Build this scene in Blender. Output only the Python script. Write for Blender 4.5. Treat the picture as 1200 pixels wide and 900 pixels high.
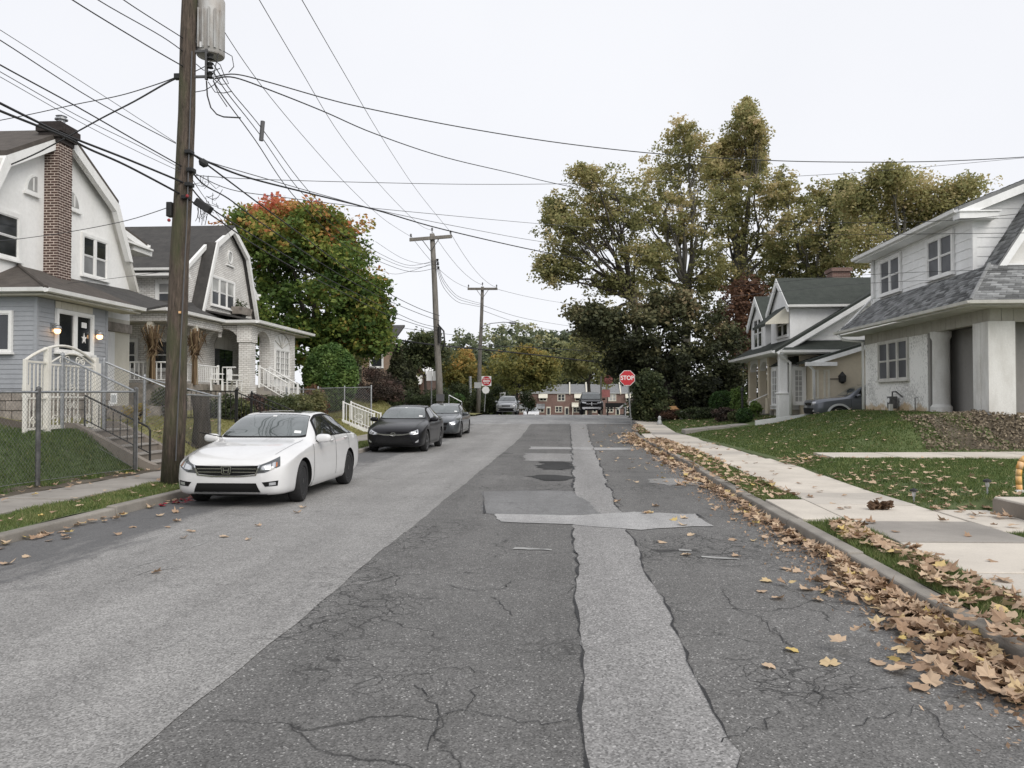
import bpy, bmesh, math, random
import numpy as np
from mathutils import Vector, Matrix
from mathutils.bvhtree import BVHTree
for _o in list(bpy.data.objects):
 bpy.data.objects.remove(_o)
S = bpy.context.scene
C = S.collection
R = math.radians
rng = random.Random(7)
nrg = np.random.default_rng(7)
cam_d = bpy.data.cameras.new('camera')
cam = bpy.data.objects.new('camera', cam_d)
C.objects.link(cam)
cam.location = (0, 0, 1.6)
cam.rotation_euler = (R(91.2), 0, R(3.61))
cam_d.sensor_width = 36.0
cam_d.lens = 28.5
cam_d.clip_end = 2000
cam_d.clip_start = 0.05
S.camera = cam
SUN_EL, SUN_AZ = 38.0, 140.0          # azimuth clockwise from +Y: behind the camera, to the right
w = bpy.data.worlds.new('World')
S.world = w
w.use_nodes = True
nt = w.node_tree
bg = nt.nodes['Background']
bg.inputs['Strength'].default_value = 0.1
sky = nt.nodes.new('ShaderNodeTexSky')
sky.sky_type = 'NISHITA'
sky.sun_disc = False
sky.sun_elevation = R(SUN_EL)
sky.sun_rotation = R(SUN_AZ)
hsv = nt.nodes.new('ShaderNodeHueSaturation')
hsv.inputs['Saturation'].default_value = 0.25
nt.links.new(sky.outputs[0], hsv.inputs['Color'])
tc = nt.nodes.new('ShaderNodeTexCoord')
nz = nt.nodes.new('ShaderNodeTexNoise')
nz.inputs['Scale'].default_value = 1.6
nz.inputs['Detail'].default_value = 5
nt.links.new(tc.outputs['Generated'], nz.inputs['Vector'])
cr = nt.nodes.new('ShaderNodeValToRGB')
cr.color_ramp.elements[0].position = 0.3
cr.color_ramp.elements[0].color = (5.95, 6.05, 6.42, 1)
cr.color_ramp.elements[1].position = 0.7
cr.color_ramp.elements[1].color = (6.5, 6.57, 6.85, 1)
nt.links.new(nz.outputs[0], cr.inputs[0])
mx = nt.nodes.new('ShaderNodeMixRGB')
mx.inputs[0].default_value = 0.9
nt.links.new(hsv.outputs[0], mx.inputs[1])
nt.links.new(cr.outputs[0], mx.inputs[2])
nt.links.new(mx.outputs[0], bg.inputs['Color'])
sun_d = bpy.data.lights.new('sun', 'SUN')
sun_d.energy = 1.5
sun_d.angle = R(40)
sun_d.color = (1.0, 0.95, 0.88)
sun = bpy.data.objects.new('sun', sun_d)
C.objects.link(sun)
_el, _az = R(SUN_EL), R(SUN_AZ)
_sd = Vector((math.sin(_az) * math.cos(_el), math.cos(_az) * math.cos(_el), math.sin(_el)))
sun.rotation_euler = (-_sd).to_track_quat('-Z', 'Y').to_euler()
S.view_settings.view_transform = 'Standard'
S.view_settings.look = 'None'
S.view_settings.exposure = 0.6
S.view_settings.gamma = 1.0
S.render.engine = 'CYCLES'
S.cycles.max_bounces = 6
S.cycles.diffuse_bounces = 3
S.cycles.glossy_bounces = 3
S.cycles.transmission_bounces = 4
S.cycles.transparent_max_bounces = 8
_F = 950.0
_ca, _sa = math.cos(R(3.61)), math.sin(R(3.61))
_cp, _sp = math.cos(R(1.2)), math.sin(R(1.2))
def ray(px, py):
 u = (px - 600) / _F
 v = (450 - py) / _F
 return Vector((-_sa * _cp + u * _ca + v * _sa * _sp, _ca * _cp + u * _sa - v * _ca * _sp, _sp + v * _cp))
def atY(px, py, Y):
 d = ray(px, py)
 return Vector((0, 0, 1.6)) + d * (Y / d.y)
def atX(px, py, X):
 d = ray(px, py)
 return Vector((0, 0, 1.6)) + d * (X / d.x)
def atZ(px, py, Z=0.0):
 d = ray(px, py)
 return Vector((0, 0, 1.6)) + d * ((Z - 1.6) / d.z)
def tag(o, label=None, cat=None, group=None, kind=None):
 if label: o['label'] = label
 if cat: o['category'] = cat
 if group: o['group'] = group
 if kind: o['kind'] = kind
 return o
def thing(name, label, cat, loc=(0, 0, 0), group=None, rz=0.0):
 o = bpy.data.objects.new(name, None)
 o.empty_display_size = 0.2
 C.objects.link(o)
 o.location = loc
 o.rotation_euler = (0, 0, rz)
 return tag(o, label, cat, group)
def structure(name, loc=(0, 0, 0)):
 o = bpy.data.objects.new(name, None)
 C.objects.link(o)
 o.location = loc
 o['kind'] = 'structure'
 return o
def origin(o):
 v = Vector((0, 0, 0))
 while o is not None:
  v = v + Vector(o.location)
  o = o.parent
 return v
def lerp(a, b, t):
 return a + (b - a) * t
def sstep(t):
 t = np.clip(t, 0, 1)
 return t * t * (3 - 2 * t)
class MB:
 def __init__(self):
  self.v = []
  self.f = []
 def add(self, vs, fs):
  n = len(self.v)
  self.v.extend([tuple(p) for p in vs])
  self.f.extend([tuple(i + n for i in f) for f in fs])
  return self
 def quad(self, a, b, c, d):
  return self.add([a, b, c, d], [(0, 1, 2, 3)])
 def poly(self, pts):
  return self.add(pts, [tuple(range(len(pts)))])
 def box(self, x0, x1, y0, y1, z0, z1):
  vs = [(x0, y0, z0), (x1, y0, z0), (x1, y1, z0), (x0, y1, z0), (x0, y0, z1), (x1, y0, z1), (x1, y1, z1), (x0, y1, z1)]
  return self.add(vs, [(0, 3, 2, 1), (4, 5, 6, 7), (0, 1, 5, 4), (1, 2, 6, 5), (2, 3, 7, 6), (3, 0, 4, 7)])
 def hexa(self, lo, hi):
  """lo, hi: four points each, same order (counter clockwise seen from above)"""
  return self.add(list(lo) + list(hi), [(3, 2, 1, 0), (4, 5, 6, 7), (0, 1, 5, 4), (1, 2, 6, 5), (2, 3, 7, 6), (3, 0, 4, 7)])
 def prism(self, pts, ext):
  n = len(pts)
  e = Vector(ext)
  vs = [Vector(p) for p in pts] + [Vector(p) + e for p in pts]
  fs = [tuple(range(n))[::-1], tuple(range(n, 2 * n))] + [(i, (i + 1) % n, n + (i + 1) % n, n + i) for i in range(n)]
  return self.add(vs, fs)
 def fbox(self, F, u0, u1, v0, v1, n0, n1):
  """box in a wall frame F=(O,u,n): u along the wall, v up, n outward"""
  vs = [F(u0, v0, n0), F(u1, v0, n0), F(u1, v0, n1), F(u0, v0, n1), F(u0, v1, n0), F(u1, v1, n0), F(u1, v1, n1), F(u0, v1, n1)]
  return self.add(vs, [(0, 3, 2, 1), (4, 5, 6, 7), (0, 1, 5, 4), (1, 2, 6, 5), (2, 3, 7, 6), (3, 0, 4, 7)])
 def fprism(self, F, uv, n0, n1):
  a = [F(u, v, n0) for u, v in uv]
  b = [F(u, v, n1) for u, v in uv]
  n = len(uv)
  fs = [tuple(range(n))[::-1], tuple(range(n, 2 * n))] + [(i, (i + 1) % n, n + (i + 1) % n, n + i) for i in range(n)]
  return self.add(a + b, fs)
 def tube(self, path, r, n=6, caps=True):
  path = [Vector(p) for p in path]
  m = len(path)
  rs = r if hasattr(r, '__len__') else [r] * m
  base = len(self.v)
  t0 = (path[1] - path[0]).normalized()
  ref = Vector((0, 0, 1)) if abs(t0.z) < 0.9 else Vector((1, 0, 0))
  a = t0.cross(ref).normalized()
  for i, p in enumerate(path):
   t = (path[min(i + 1, m - 1)] - path[max(i - 1, 0)]).normalized()
   a = (a - t * a.dot(t))
   a = a.normalized() if a.length > 1e-6 else t.orthogonal().normalized()
   b = t.cross(a)
   for k in range(n):
    th = 2 * math.pi * k / n
    self.v.append(tuple(p + (a * math.cos(th) + b * math.sin(th)) * rs[i]))
  for i in range(m - 1):
   for k in range(n):
    k2 = (k + 1) % n
    self.f.append((base + i * n + k, base + i * n + k2, base + (i + 1) * n + k2, base + (i + 1) * n + k))
  if caps:
   self.f.append(tuple(base + k for k in range(n))[::-1])
   self.f.append(tuple(base + (m - 1) * n + k for k in range(n)))
  return self
 def lathe(self, prof, o=(0, 0, 0), axis='z', n=16):
  """prof: (radius, height) list"""
  o = Vector(o)
  base = len(self.v)
  for r, h in prof:
   for k in range(n):
    th = 2 * math.pi * k / n
    c, s = r * math.cos(th), r * math.sin(th)
    p = {'z': (c, s, h), 'x': (h, c, s), 'y': (s, h, c)}[axis]
    self.v.append(tuple(o + Vector(p)))
  for i in range(len(prof) - 1):
   for k in range(n):
    k2 = (k + 1) % n
    self.f.append((base + i * n + k, base + i * n + k2, base + (i + 1) * n + k2, base + (i + 1) * n + k))
  self.f.append(tuple(base + k for k in range(n))[::-1])
  self.f.append(tuple(base + (len(prof) - 1) * n + k for k in range(n)))
  return self
 def strip(self, L, Rr):
  n = len(L)
  base = len(self.v)
  for a, b in zip(L, Rr):
   self.v.append(tuple(a)); self.v.append(tuple(b))
  for i in range(n - 1):
   self.f.append((base + 2 * i, base + 2 * i + 1, base + 2 * i + 3, base + 2 * i + 2))
  return self
 def mesh(self, name, mat, off=Vector((0, 0, 0)), smooth=False):
  me = bpy.data.meshes.new(name)
  if off.length > 0:
   vs = [(x - off.x, y - off.y, z - off.z) for x, y, z in self.v]
  else:
   vs = self.v
  me.from_pydata(vs, [], self.f)
  if mat is not None:
   me.materials.append(mat)
  if smooth:
   me.shade_smooth()
  return me
 def build(self, name, mat, parent=None, smooth=False, local=False, kind=None, bevel=0.0, bseg=2, angle=None):
  off = Vector((0, 0, 0)) if (local or parent is None) else origin(parent)
  me = self.mesh(name, mat, off, smooth)
  o = bpy.data.objects.new(name, me)
  C.objects.link(o)
  if parent is not None:
   o.parent = parent
  if kind:
   o['kind'] = kind
  if bevel > 0:
   m = o.modifiers.new('bevel', 'BEVEL')
   m.width = bevel
   m.segments = bseg
   m.limit_method = 'ANGLE'
   m.angle_limit = R(40)
  if angle is not None:
   me.shade_smooth()
   me.set_sharp_from_angle(angle=R(angle))
  return o
def frame(O, u, n):
 """wall frame: returns F(u,v,n)->point with v straight up"""
 O, u, n = Vector(O), Vector(u).normalized(), Vector(n).normalized()
 z = Vector((0, 0, 1))
 return lambda a, b, c=0.0: O + u * a + z * b + n * c
def np_mesh(name, verts, faces, mat, attr=None, parent=None, kind=None, smooth=False):
 """verts (N,3), faces (M,k) arrays -> one mesh object; attr: per-face float 'tint'"""
 me = bpy.data.meshes.new(name)
 N, (M, k) = len(verts), faces.shape
 me.vertices.add(N)
 me.vertices.foreach_set('co', np.ascontiguousarray(verts, dtype=np.float32).ravel())
 me.loops.add(M * k)
 me.loops.foreach_set('vertex_index', np.ascontiguousarray(faces, dtype=np.int32).ravel())
 me.polygons.add(M)
 me.polygons.foreach_set('loop_start', np.arange(0, M * k, k, dtype=np.int32))
 me.polygons.foreach_set('loop_total', np.full(M, k, dtype=np.int32))
 me.update(calc_edges=True)
 if attr is not None:
  a = me.attributes.new('tint', 'FLOAT', 'FACE')
  a.data.foreach_set('value', np.ascontiguousarray(attr, dtype=np.float32))
 if smooth:
  me.shade_smooth()
 me.materials.append(mat)
 o = bpy.data.objects.new(name, me)
 C.objects.link(o)
 if parent is not None:
  o.parent = parent
 if kind:
  o['kind'] = kind
 return o
def copy_child(src, parent, loc=None, name=None):
 o = src.copy()
 C.objects.link(o)
 o.parent = parent
 if loc is not None:
  o.location = loc
 return o
def copy_tree(o, parent=None):
 c = o.copy()
 C.objects.link(c)
 if parent is not None:
  c.parent = parent
 for ch in list(o.children):
  copy_tree(ch, c)
 return c
def _mat(name):
 m = bpy.data.materials.new(name)
 m.use_nodes = True
 n = m.node_tree
 return m, n, n.nodes['Principled BSDF']
def _noise(n, scale, detail=4, rough=0.55, vec=None, kind='pos', dist=0.0):
 t = n.nodes.new('ShaderNodeTexNoise')
 t.inputs['Scale'].default_value = scale
 t.inputs['Detail'].default_value = detail
 t.inputs['Roughness'].default_value = rough
 t.inputs['Distortion'].default_value = dist
 n.links.new(vec if vec is not None else _pos(n, kind), t.inputs['Vector'])
 return t.outputs[0]
def _pos(n, kind='pos'):
 if kind == 'obj':
  for x in n.nodes:
   if x.type == 'TEX_COORD': return x.outputs['Object']
  return n.nodes.new('ShaderNodeTexCoord').outputs['Object']
 for x in n.nodes:
  if x.type == 'NEW_GEOMETRY': return x.outputs['Position']
 return n.nodes.new('ShaderNodeNewGeometry').outputs['Position']
def _map(n, vec, scale=(1, 1, 1), loc=(0, 0, 0), rot=(0, 0, 0)):
 m = n.nodes.new('ShaderNodeMapping')
 m.inputs['Scale'].default_value = scale
 m.inputs['Location'].default_value = loc
 m.inputs['Rotation'].default_value = rot
 n.links.new(vec, m.inputs['Vector'])
 return m.outputs[0]
def _ramp(n, fac, stops, interp='LINEAR'):
 r = n.nodes.new('ShaderNodeValToRGB')
 r.color_ramp.interpolation = interp
 e = r.color_ramp.elements
 while len(e) < len(stops):
  e.new(0.5)
 for el, (p, c) in zip(e, stops):
  el.position = p
  el.color = (c, c, c, 1) if not hasattr(c, '__len__') else (c[0], c[1], c[2], 1)
 n.links.new(fac, r.inputs[0])
 return r.outputs[0]
def _mix(n, fac, a, b, mode='MIX'):
 m = n.nodes.new('ShaderNodeMixRGB')
 m.blend_type = mode
 for sock, val in ((m.inputs[0], fac), (m.inputs[1], a), (m.inputs[2], b)):
  if hasattr(val, 'is_output'):
   n.links.new(val, sock)
  elif hasattr(val, '__len__'):
   sock.default_value = (val[0], val[1], val[2], 1)
  else:
   sock.default_value = val if sock.type == 'VALUE' else (val, val, val, 1)
 return m.outputs[0]
def _math(n, op, a, b=0.0):
 m = n.nodes.new('ShaderNodeMath')
 m.operation = op
 for sock, val in ((m.inputs[0], a), (m.inputs[1], b)):
  if hasattr(val, 'is_output'):
   n.links.new(val, sock)
  else:
   sock.default_value = val
 return m.outputs[0]
def _bump(n, b, h, strength=0.4, dist=0.02):
 m = n.nodes.new('ShaderNodeBump')
 m.inputs['Strength'].default_value = strength
 m.inputs['Distance'].default_value = dist
 n.links.new(h, m.inputs['Height'])
 n.links.new(m.outputs[0], b.inputs['Normal'])
def plain(name, col, rough=0.6, metal=0.0, var=0.12, scale=3.0, bump=0.0, bscale=40.0, kind='pos', spec=None, coat=0.0):
 """one colour with natural mottling and optional fine relief"""
 m, n, b = _mat(name)
 f = _noise(n, scale, 5, 0.6, kind=kind)
 lo = tuple(c * (1 - var) for c in col)
 hi = tuple(min(1, c * (1 + var)) for c in col)
 n.links.new(_ramp(n, f, [(0.3, lo), (0.7, hi)]), b.inputs['Base Color'])
 b.inputs['Roughness'].default_value = rough
 b.inputs['Metallic'].default_value = metal
 if spec is not None: b.inputs['Specular IOR Level'].default_value = spec
 if coat: b.inputs['Coat Weight'].default_value = coat; b.inputs['Coat Roughness'].default_value = 0.03
 if bump: _bump(n, b, _noise(n, bscale, 4, 0.6, kind=kind), bump, 0.01)
 return m
def weathered(name, col, dirt, amount=0.4, scale=1.5, rough=0.8, bump=0.2, bscale=60, streak=True):
 """paint or stucco with irregular stains"""
 m, n, b = _mat(name)
 p = _pos(n)
 f1 = _noise(n, scale, 6, 0.65, vec=_map(n, p, (1, 1, 0.35) if streak else (1, 1, 1)))
 f2 = _noise(n, scale * 9, 4, 0.6)
 fac = _ramp(n, f1, [(0.42, 0.0), (0.75, amount)])
 c = _mix(n, fac, col, dirt)
 c = _mix(n, 1.0, c, _ramp(n, f2, [(0.25, 0.9), (0.75, 1.0)]), 'MULTIPLY')
 n.links.new(c, b.inputs['Base Color'])
 b.inputs['Roughness'].default_value = rough
 if bump: _bump(n, b, _noise(n, bscale, 5, 0.65), bump, 0.01)
 return m
def asphalt(name, base, fleck, crack=0.0, stain=0.25, fine=170.0, tone=(0.0, 0.0, 0.0), gutter=False):
 m, n, b = _mat(name)
 p = _pos(n)
 vor = n.nodes.new('ShaderNodeTexVoronoi')
 vor.inputs['Scale'].default_value = fine
 n.links.new(p, vor.inputs['Vector'])
 agg = _ramp(n, vor.outputs['Color'], [(0.0, base * 0.40), (0.3, base * 0.78), (0.6, base * 1.08), (0.84, base * 1.4), (0.95, fleck)])
 big = _noise(n, 0.55, 6, 0.6)
 mid = _noise(n, 6.0, 5, 0.65)
 c = _mix(n, 1.0, agg, _ramp(n, big, [(0.3, 1 - stain), (0.7, 1 + stain)]), 'MULTIPLY')
 c = _mix(n, 1.0, c, _ramp(n, mid, [(0.25, 0.86), (0.75, 1.1)]), 'MULTIPLY')
 c = _mix(n, 1.0, c, _ramp(n, _noise(n, 1.0, 5, 0.6, vec=_map(n, p, (1.5, 0.1, 1), (7, 1, 0))), [(0.3, 0.84), (0.7, 1.12)]), 'MULTIPLY')
 c = _mix(n, _ramp(n, _noise(n, 1.7, 4, 0.6, vec=_map(n, p, (1, 0.6, 1), (31, 5, 0))), [(0.66, 0.0), (0.74, 0.45)]), c, (0.05, 0.05, 0.05))
 c = _mix(n, 1.0, c, (1.0 + tone[0], 1.0 + tone[1], 1.0 + tone[2]), 'MULTIPLY')
 h = vor.outputs['Distance']
 if crack > 0:
  wob = n.nodes.new('ShaderNodeTexNoise')
  wob.inputs['Scale'].default_value = 2.6
  wob.inputs['Detail'].default_value = 6
  n.links.new(p, wob.inputs['Vector'])
  vm = n.nodes.new('ShaderNodeVectorMath'); vm.operation = 'MULTIPLY_ADD'
  vm.inputs[1].default_value = (0.5, 0.5, 0.0)
  n.links.new(wob.outputs['Color'], vm.inputs[0])
  n.links.new(p, vm.inputs[2])
  fine_mask = _ramp(n, _noise(n, 0.5, 3, 0.5, vec=_map(n, p, (1, 1, 1), (13, 4, 0))), [(0.5, 0.0), (0.62, 1.0)])
  wide_mask = _ramp(n, _noise(n, 0.7, 3, 0.5, vec=_map(n, p, (1, 1, 1), (3, 9, 0))), [(0.45, 0.0), (0.56, 1.0)])
  tot = None
  for sc, wd, mask in ((0.9, 0.009, wide_mask), (2.4, 0.018, fine_mask), (6.5, 0.045, fine_mask)):
   cv = n.nodes.new('ShaderNodeTexVoronoi')
   cv.feature = 'DISTANCE_TO_EDGE'
   cv.inputs['Scale'].default_value = sc
   n.links.new(vm.outputs[0], cv.inputs['Vector'])
   line = _ramp(n, cv.outputs['Distance'], [(0.0, 1.0), (wd, 0.0)])
   line = _math(n, 'MULTIPLY', line, mask)
   tot = line if tot is None else _math(n, 'MAXIMUM', tot, line)
  c = _mix(n, _math(n, 'MULTIPLY', tot, crack), c, (0.02, 0.02, 0.02))
  h = _math(n, 'SUBTRACT', h, _math(n, 'MULTIPLY', tot, 2.0))
 if gutter:
  sx = n.nodes.new('ShaderNodeSeparateXYZ'); n.links.new(p, sx.inputs[0])
  streak = _noise(n, 1.1, 6, 0.7, vec=_map(n, p, (1.6, 0.35, 1)))
  v = _math(n, 'ADD', sx.outputs[0], _math(n, 'MULTIPLY', _math(n, 'SUBTRACT', streak, 0.5), 3.4))
  c = _mix(n, _ramp(n, _math(n, 'ADD', _math(n, 'MULTIPLY', v, 0.25), 2.0), [(0.68, 0.72), (0.83, 0.0)]), c, (0.075, 0.076, 0.08))
 n.links.new(c, b.inputs['Base Color'])
 b.inputs['Roughness'].default_value = 0.86
 b.inputs['Specular IOR Level'].default_value = 0.3
 _bump(n, b, h, 0.35, 0.0022)
 return m
def concrete(name, col, dark=0.75, bump=0.25):
 m, n, b = _mat(name)
 big = _noise(n, 0.9, 6, 0.62)
 fine = _noise(n, 60, 4, 0.7)
 spots = _noise(n, 9, 5, 0.7)
 c = _mix(n, 1.0, col, _ramp(n, big, [(0.3, dark), (0.68, 1.06)]), 'MULTIPLY')
 c = _mix(n, 1.0, c, _ramp(n, fine, [(0.25, 0.84), (0.75, 1.08)]), 'MULTIPLY')
 c = _mix(n, _ramp(n, spots, [(0.62, 0.0), (0.72, 0.35)]), c, tuple(x * 0.5 for x in col))
 n.links.new(c, b.inputs['Base Color'])
 b.inputs['Roughness'].default_value = 0.9
 _bump(n, b, fine, bump, 0.004)
 return m
def soil_grass(name, g1, g2, soil, thr=0.6):
 m, n, b = _mat(name)
 f = _noise(n, 1.3, 6, 0.65)
 fine = _noise(n, 45, 4, 0.7)
 g = _mix(n, _ramp(n, fine, [(0.3, 0.0), (0.7, 1.0)]), g1, g2)
 c = _mix(n, _ramp(n, f, [(thr - 0.06, 0.0), (thr + 0.12, 1.0)]), g, soil)
 n.links.new(c, b.inputs['Base Color'])
 b.inputs['Roughness'].default_value = 0.95
 _bump(n, b, fine, 0.5, 0.012)
 return m
def tinted(name, stops, rough=0.7, trans=0.35):
 """leaf-like: colour from the per-face tint"""
 m, n, b = _mat(name)
 a = n.nodes.new('ShaderNodeAttribute')
 a.attribute_name = 'tint'
 col = _ramp(n, a.outputs['Fac'], stops)
 n.links.new(col, b.inputs['Base Color'])
 b.inputs['Roughness'].default_value = rough
 b.inputs['Specular IOR Level'].default_value = 0.25
 if trans > 0:
  tr = n.nodes.new('ShaderNodeBsdfTranslucent')
  n.links.new(col, tr.inputs['Color'])
  ms = n.nodes.new('ShaderNodeMixShader')
  ms.inputs[0].default_value = trans
  n.links.new(b.outputs[0], ms.inputs[1])
  n.links.new(tr.outputs[0], ms.inputs[2])
  n.links.new(ms.outputs[0], n.nodes['Material Output'].inputs['Surface'])
 return m
def brickmat(name, c1, c2, mortar, bw=0.21, bh=0.07, bump=0.5, axis='auto'):
 """bricks too far away to tell apart; runs on any upright wall"""
 m, n, b = _mat(name)
 p = _pos(n)
 g = n.nodes.new('ShaderNodeSeparateXYZ')
 n.links.new(p, g.inputs[0])
 nrm = n.nodes.new('ShaderNodeSeparateXYZ')
 for x in n.nodes:
  if x.type == 'NEW_GEOMETRY': n.links.new(x.outputs['True Normal'], nrm.inputs[0])
 side = _math(n, 'GREATER_THAN', _math(n, 'ABSOLUTE', nrm.outputs[0]), 0.6)
 uu = _math(n, 'ADD', _math(n, 'MULTIPLY', side, g.outputs[1]), _math(n, 'MULTIPLY', _math(n, 'SUBTRACT', 1.0, side), g.outputs[0]))
 cb = n.nodes.new('ShaderNodeCombineXYZ')
 n.links.new(uu, cb.inputs[0])
 n.links.new(g.outputs[2], cb.inputs[1])
 t = n.nodes.new('ShaderNodeTexBrick')
 t.inputs['Scale'].default_value = 1.0
 t.inputs['Brick Width'].default_value = bw
 t.inputs['Row Height'].default_value = bh
 t.inputs['Mortar Size'].default_value = 0.009
 t.inputs['Color1'].default_value = (*c1, 1)
 t.inputs['Color2'].default_value = (*c2, 1)
 t.inputs['Mortar'].default_value = (*mortar, 1)
 n.links.new(cb.outputs[0], t.inputs['Vector'])
 c = _mix(n, 1.0, t.outputs['Color'], _ramp(n, _noise(n, 1.1, 6, 0.6), [(0.3, 0.8), (0.7, 1.08)]), 'MULTIPLY')
 n.links.new(c, b.inputs['Base Color'])
 b.inputs['Roughness'].default_value = 0.9
 _bump(n, b, _math(n, 'SUBTRACT', 1.0, t.outputs['Fac']), bump, 0.012)
 return m
def shingle(name, c1, c2, rough=0.92):
 m, n, b = _mat(name)
 f = _noise(n, 3.2, 6, 0.7)
 g = _noise(n, 90, 3, 0.7)
 oi = n.nodes.new('ShaderNodeAttribute')
 oi.attribute_name = 'tint'
 c = _mix(n, _ramp(n, f, [(0.3, 0.0), (0.7, 1.0)]), c1, c2)
 c = _mix(n, 1.0, c, _ramp(n, g, [(0.3, 0.7), (0.7, 1.2)]), 'MULTIPLY')
 c = _mix(n, 1.0, c, _ramp(n, oi.outputs['Fac'], [(0.0, 1.0), (0.001, 0.42), (1.0, 1.5)]), 'MULTIPLY')
 n.links.new(c, b.inputs['Base Color'])
 b.inputs['Roughness'].default_value = rough
 _bump(n, b, g, 0.5, 0.008)
 return m
def glassy(name, col, rough=0.05, spec=0.8):
 m, n, b = _mat(name)
 f = _noise(n, 1.7, 3, 0.5)
 n.links.new(_ramp(n, f, [(0.35, tuple(c * 0.7 for c in col)), (0.7, tuple(c * 1.25 for c in col))]), b.inputs['Base Color'])
 b.inputs['Roughness'].default_value = rough
 b.inputs['Specular IOR Level'].default_value = spec
 return m
def bark(name, c1, c2, moss=None, scale=14):
 m, n, b = _mat(name)
 p = _pos(n)
 f = _noise(n, scale, 6, 0.7, vec=_map(n, p, (1, 1, 0.12)), dist=0.4)
 c = _ramp(n, f, [(0.3, c1), (0.7, c2)])
 if moss:
  f2 = _noise(n, 2.2, 5, 0.6, vec=_map(n, p, (1, 1, 0.3)))
  c = _mix(n, _ramp(n, f2, [(0.45, 0.0), (0.62, 0.8)]), c, moss)
 n.links.new(c, b.inputs['Base Color'])
 b.inputs['Roughness'].default_value = 0.95
 _bump(n, b, f, 0.9, 0.03)
 return m
M = {}
M['asphalt_dark'] = asphalt('asphalt_dark', 0.135, 0.45, crack=0.9, stain=0.14, fine=105, tone=(0.02, 0, -0.03))
M['asphalt_light'] = asphalt('asphalt_light', 0.255, 0.42, crack=0.3, stain=0.09, fine=100, tone=(0.02, 0, -0.03), gutter=True)
M['asphalt_patch'] = asphalt('asphalt_patch', 0.25, 0.5, crack=0.0, stain=0.06, fine=90, tone=(0.02, 0, -0.02))
M['asphalt_pale'] = asphalt('asphalt_pale', 0.33, 0.5, crack=0.0, stain=0.1, fine=160, tone=(0.02, 0.01, 0))
M['asphalt_mid'] = asphalt('asphalt_mid', 0.175, 0.36, crack=0.3, stain=0.12, fine=160)
M['asphalt_far'] = asphalt('asphalt_far', 0.30, 0.4, crack=0.2, stain=0.2, fine=90)
M['tar'] = plain('tar', (0.018, 0.018, 0.019), 0.7, var=0.3, scale=30, bump=0.5)
M['pothole'] = asphalt('pothole', 0.03, 0.08, crack=0.0, stain=0.4, fine=60)
M['paint_worn'] = weathered('paint_worn', (0.36, 0.36, 0.35), (0.14, 0.14, 0.14), 0.9, 6, 0.9, 0.1, streak=False)
M['concrete_pale'] = concrete('concrete_pale', (0.60, 0.55, 0.48), 0.78)
M['concrete_mid'] = concrete('concrete_mid', (0.52, 0.48, 0.425), 0.74)
M['concrete_grey'] = concrete('concrete_grey', (0.335, 0.31, 0.28), 0.68)
M['concrete_old'] = concrete('concrete_old', (0.27, 0.235, 0.20), 0.7, 0.4)
M['kerb'] = concrete('kerb', (0.32, 0.295, 0.26), 0.48, 0.8)
M['lawn_near'] = soil_grass('lawn_near', (0.065, 0.095, 0.028), (0.11, 0.135, 0.05), (0.09, 0.075, 0.04), 0.66)
M['lawn_left'] = soil_grass('lawn_left', (0.045, 0.07, 0.02), (0.075, 0.105, 0.033), (0.06, 0.05, 0.03), 0.68)
M['lawn_dry'] = soil_grass('lawn_dry', (0.19, 0.19, 0.07), (0.26, 0.24, 0.10), (0.20, 0.16, 0.08), 0.6)
M['dirt'] = soil_grass('dirt', (0.05, 0.04, 0.03), (0.10, 0.08, 0.055), (0.13, 0.11, 0.08), 0.55)
M['ground'] = soil_grass('ground', (0.05, 0.06, 0.025), (0.08, 0.085, 0.035), (0.11, 0.09, 0.05), 0.55)
M['blade'] = tinted('blade', [(0.0, (0.05, 0.085, 0.024)), (0.4, (0.115, 0.165, 0.05)), (0.75, (0.22, 0.24, 0.095)), (1.0, (0.34, 0.295, 0.16))], 0.6, 0.3)
M['dead_leaf'] = tinted('dead_leaf', [(0.0, (0.13, 0.08, 0.05)), (0.3, (0.33, 0.22, 0.145)), (0.75, (0.52, 0.385, 0.27)), (0.93, (0.58, 0.45, 0.31)), (1.0, (0.60, 0.45, 0.16))], 0.75, 0.15)
M['white_paint'] = weathered('white_paint', (0.84, 0.84, 0.825), (0.5, 0.49, 0.45), 0.35, 2.0, 0.55, 0.05)
M['white_wall'] = weathered('white_wall', (0.86, 0.86, 0.845), (0.6, 0.59, 0.55), 0.3, 1.2, 0.85, 0.25, 45)
M['cream'] = weathered('cream', (0.66, 0.63, 0.54), (0.35, 0.32, 0.26), 0.4, 2.0, 0.7, 0.1)
M['siding_white'] = weathered('siding_white', (0.86, 0.865, 0.86), (0.5, 0.5, 0.47), 0.35, 1.5, 0.55, 0.03)
M['siding_blue'] = weathered('siding_blue', (0.34, 0.355, 0.38), (0.2, 0.215, 0.235), 0.35, 1.5, 0.6, 0.03)
M['roof_brown'] = shingle('roof_brown', (0.052, 0.044, 0.038), (0.105, 0.09, 0.078))
M['roof_dark'] = shingle('roof_dark', (0.034, 0.033, 0.032), (0.07, 0.066, 0.062))
M['roof_grey'] = shingle('roof_grey', (0.15, 0.155, 0.158), (0.27, 0.275, 0.275))
M['roof_green'] = shingle('roof_green', (0.028, 0.034, 0.029), (0.05, 0.058, 0.05))
M['roof_far'] = shingle('roof_far', (0.14, 0.145, 0.15), (0.24, 0.245, 0.25))
M['brick_dark'] = plain('brick_dark', (0.075, 0.043, 0.035), 0.9, var=0.45, scale=9, bump=0.4)
M['brick_sooty'] = plain('brick_sooty', (0.03, 0.024, 0.022), 0.95, var=0.4, scale=9, bump=0.4)
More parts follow.
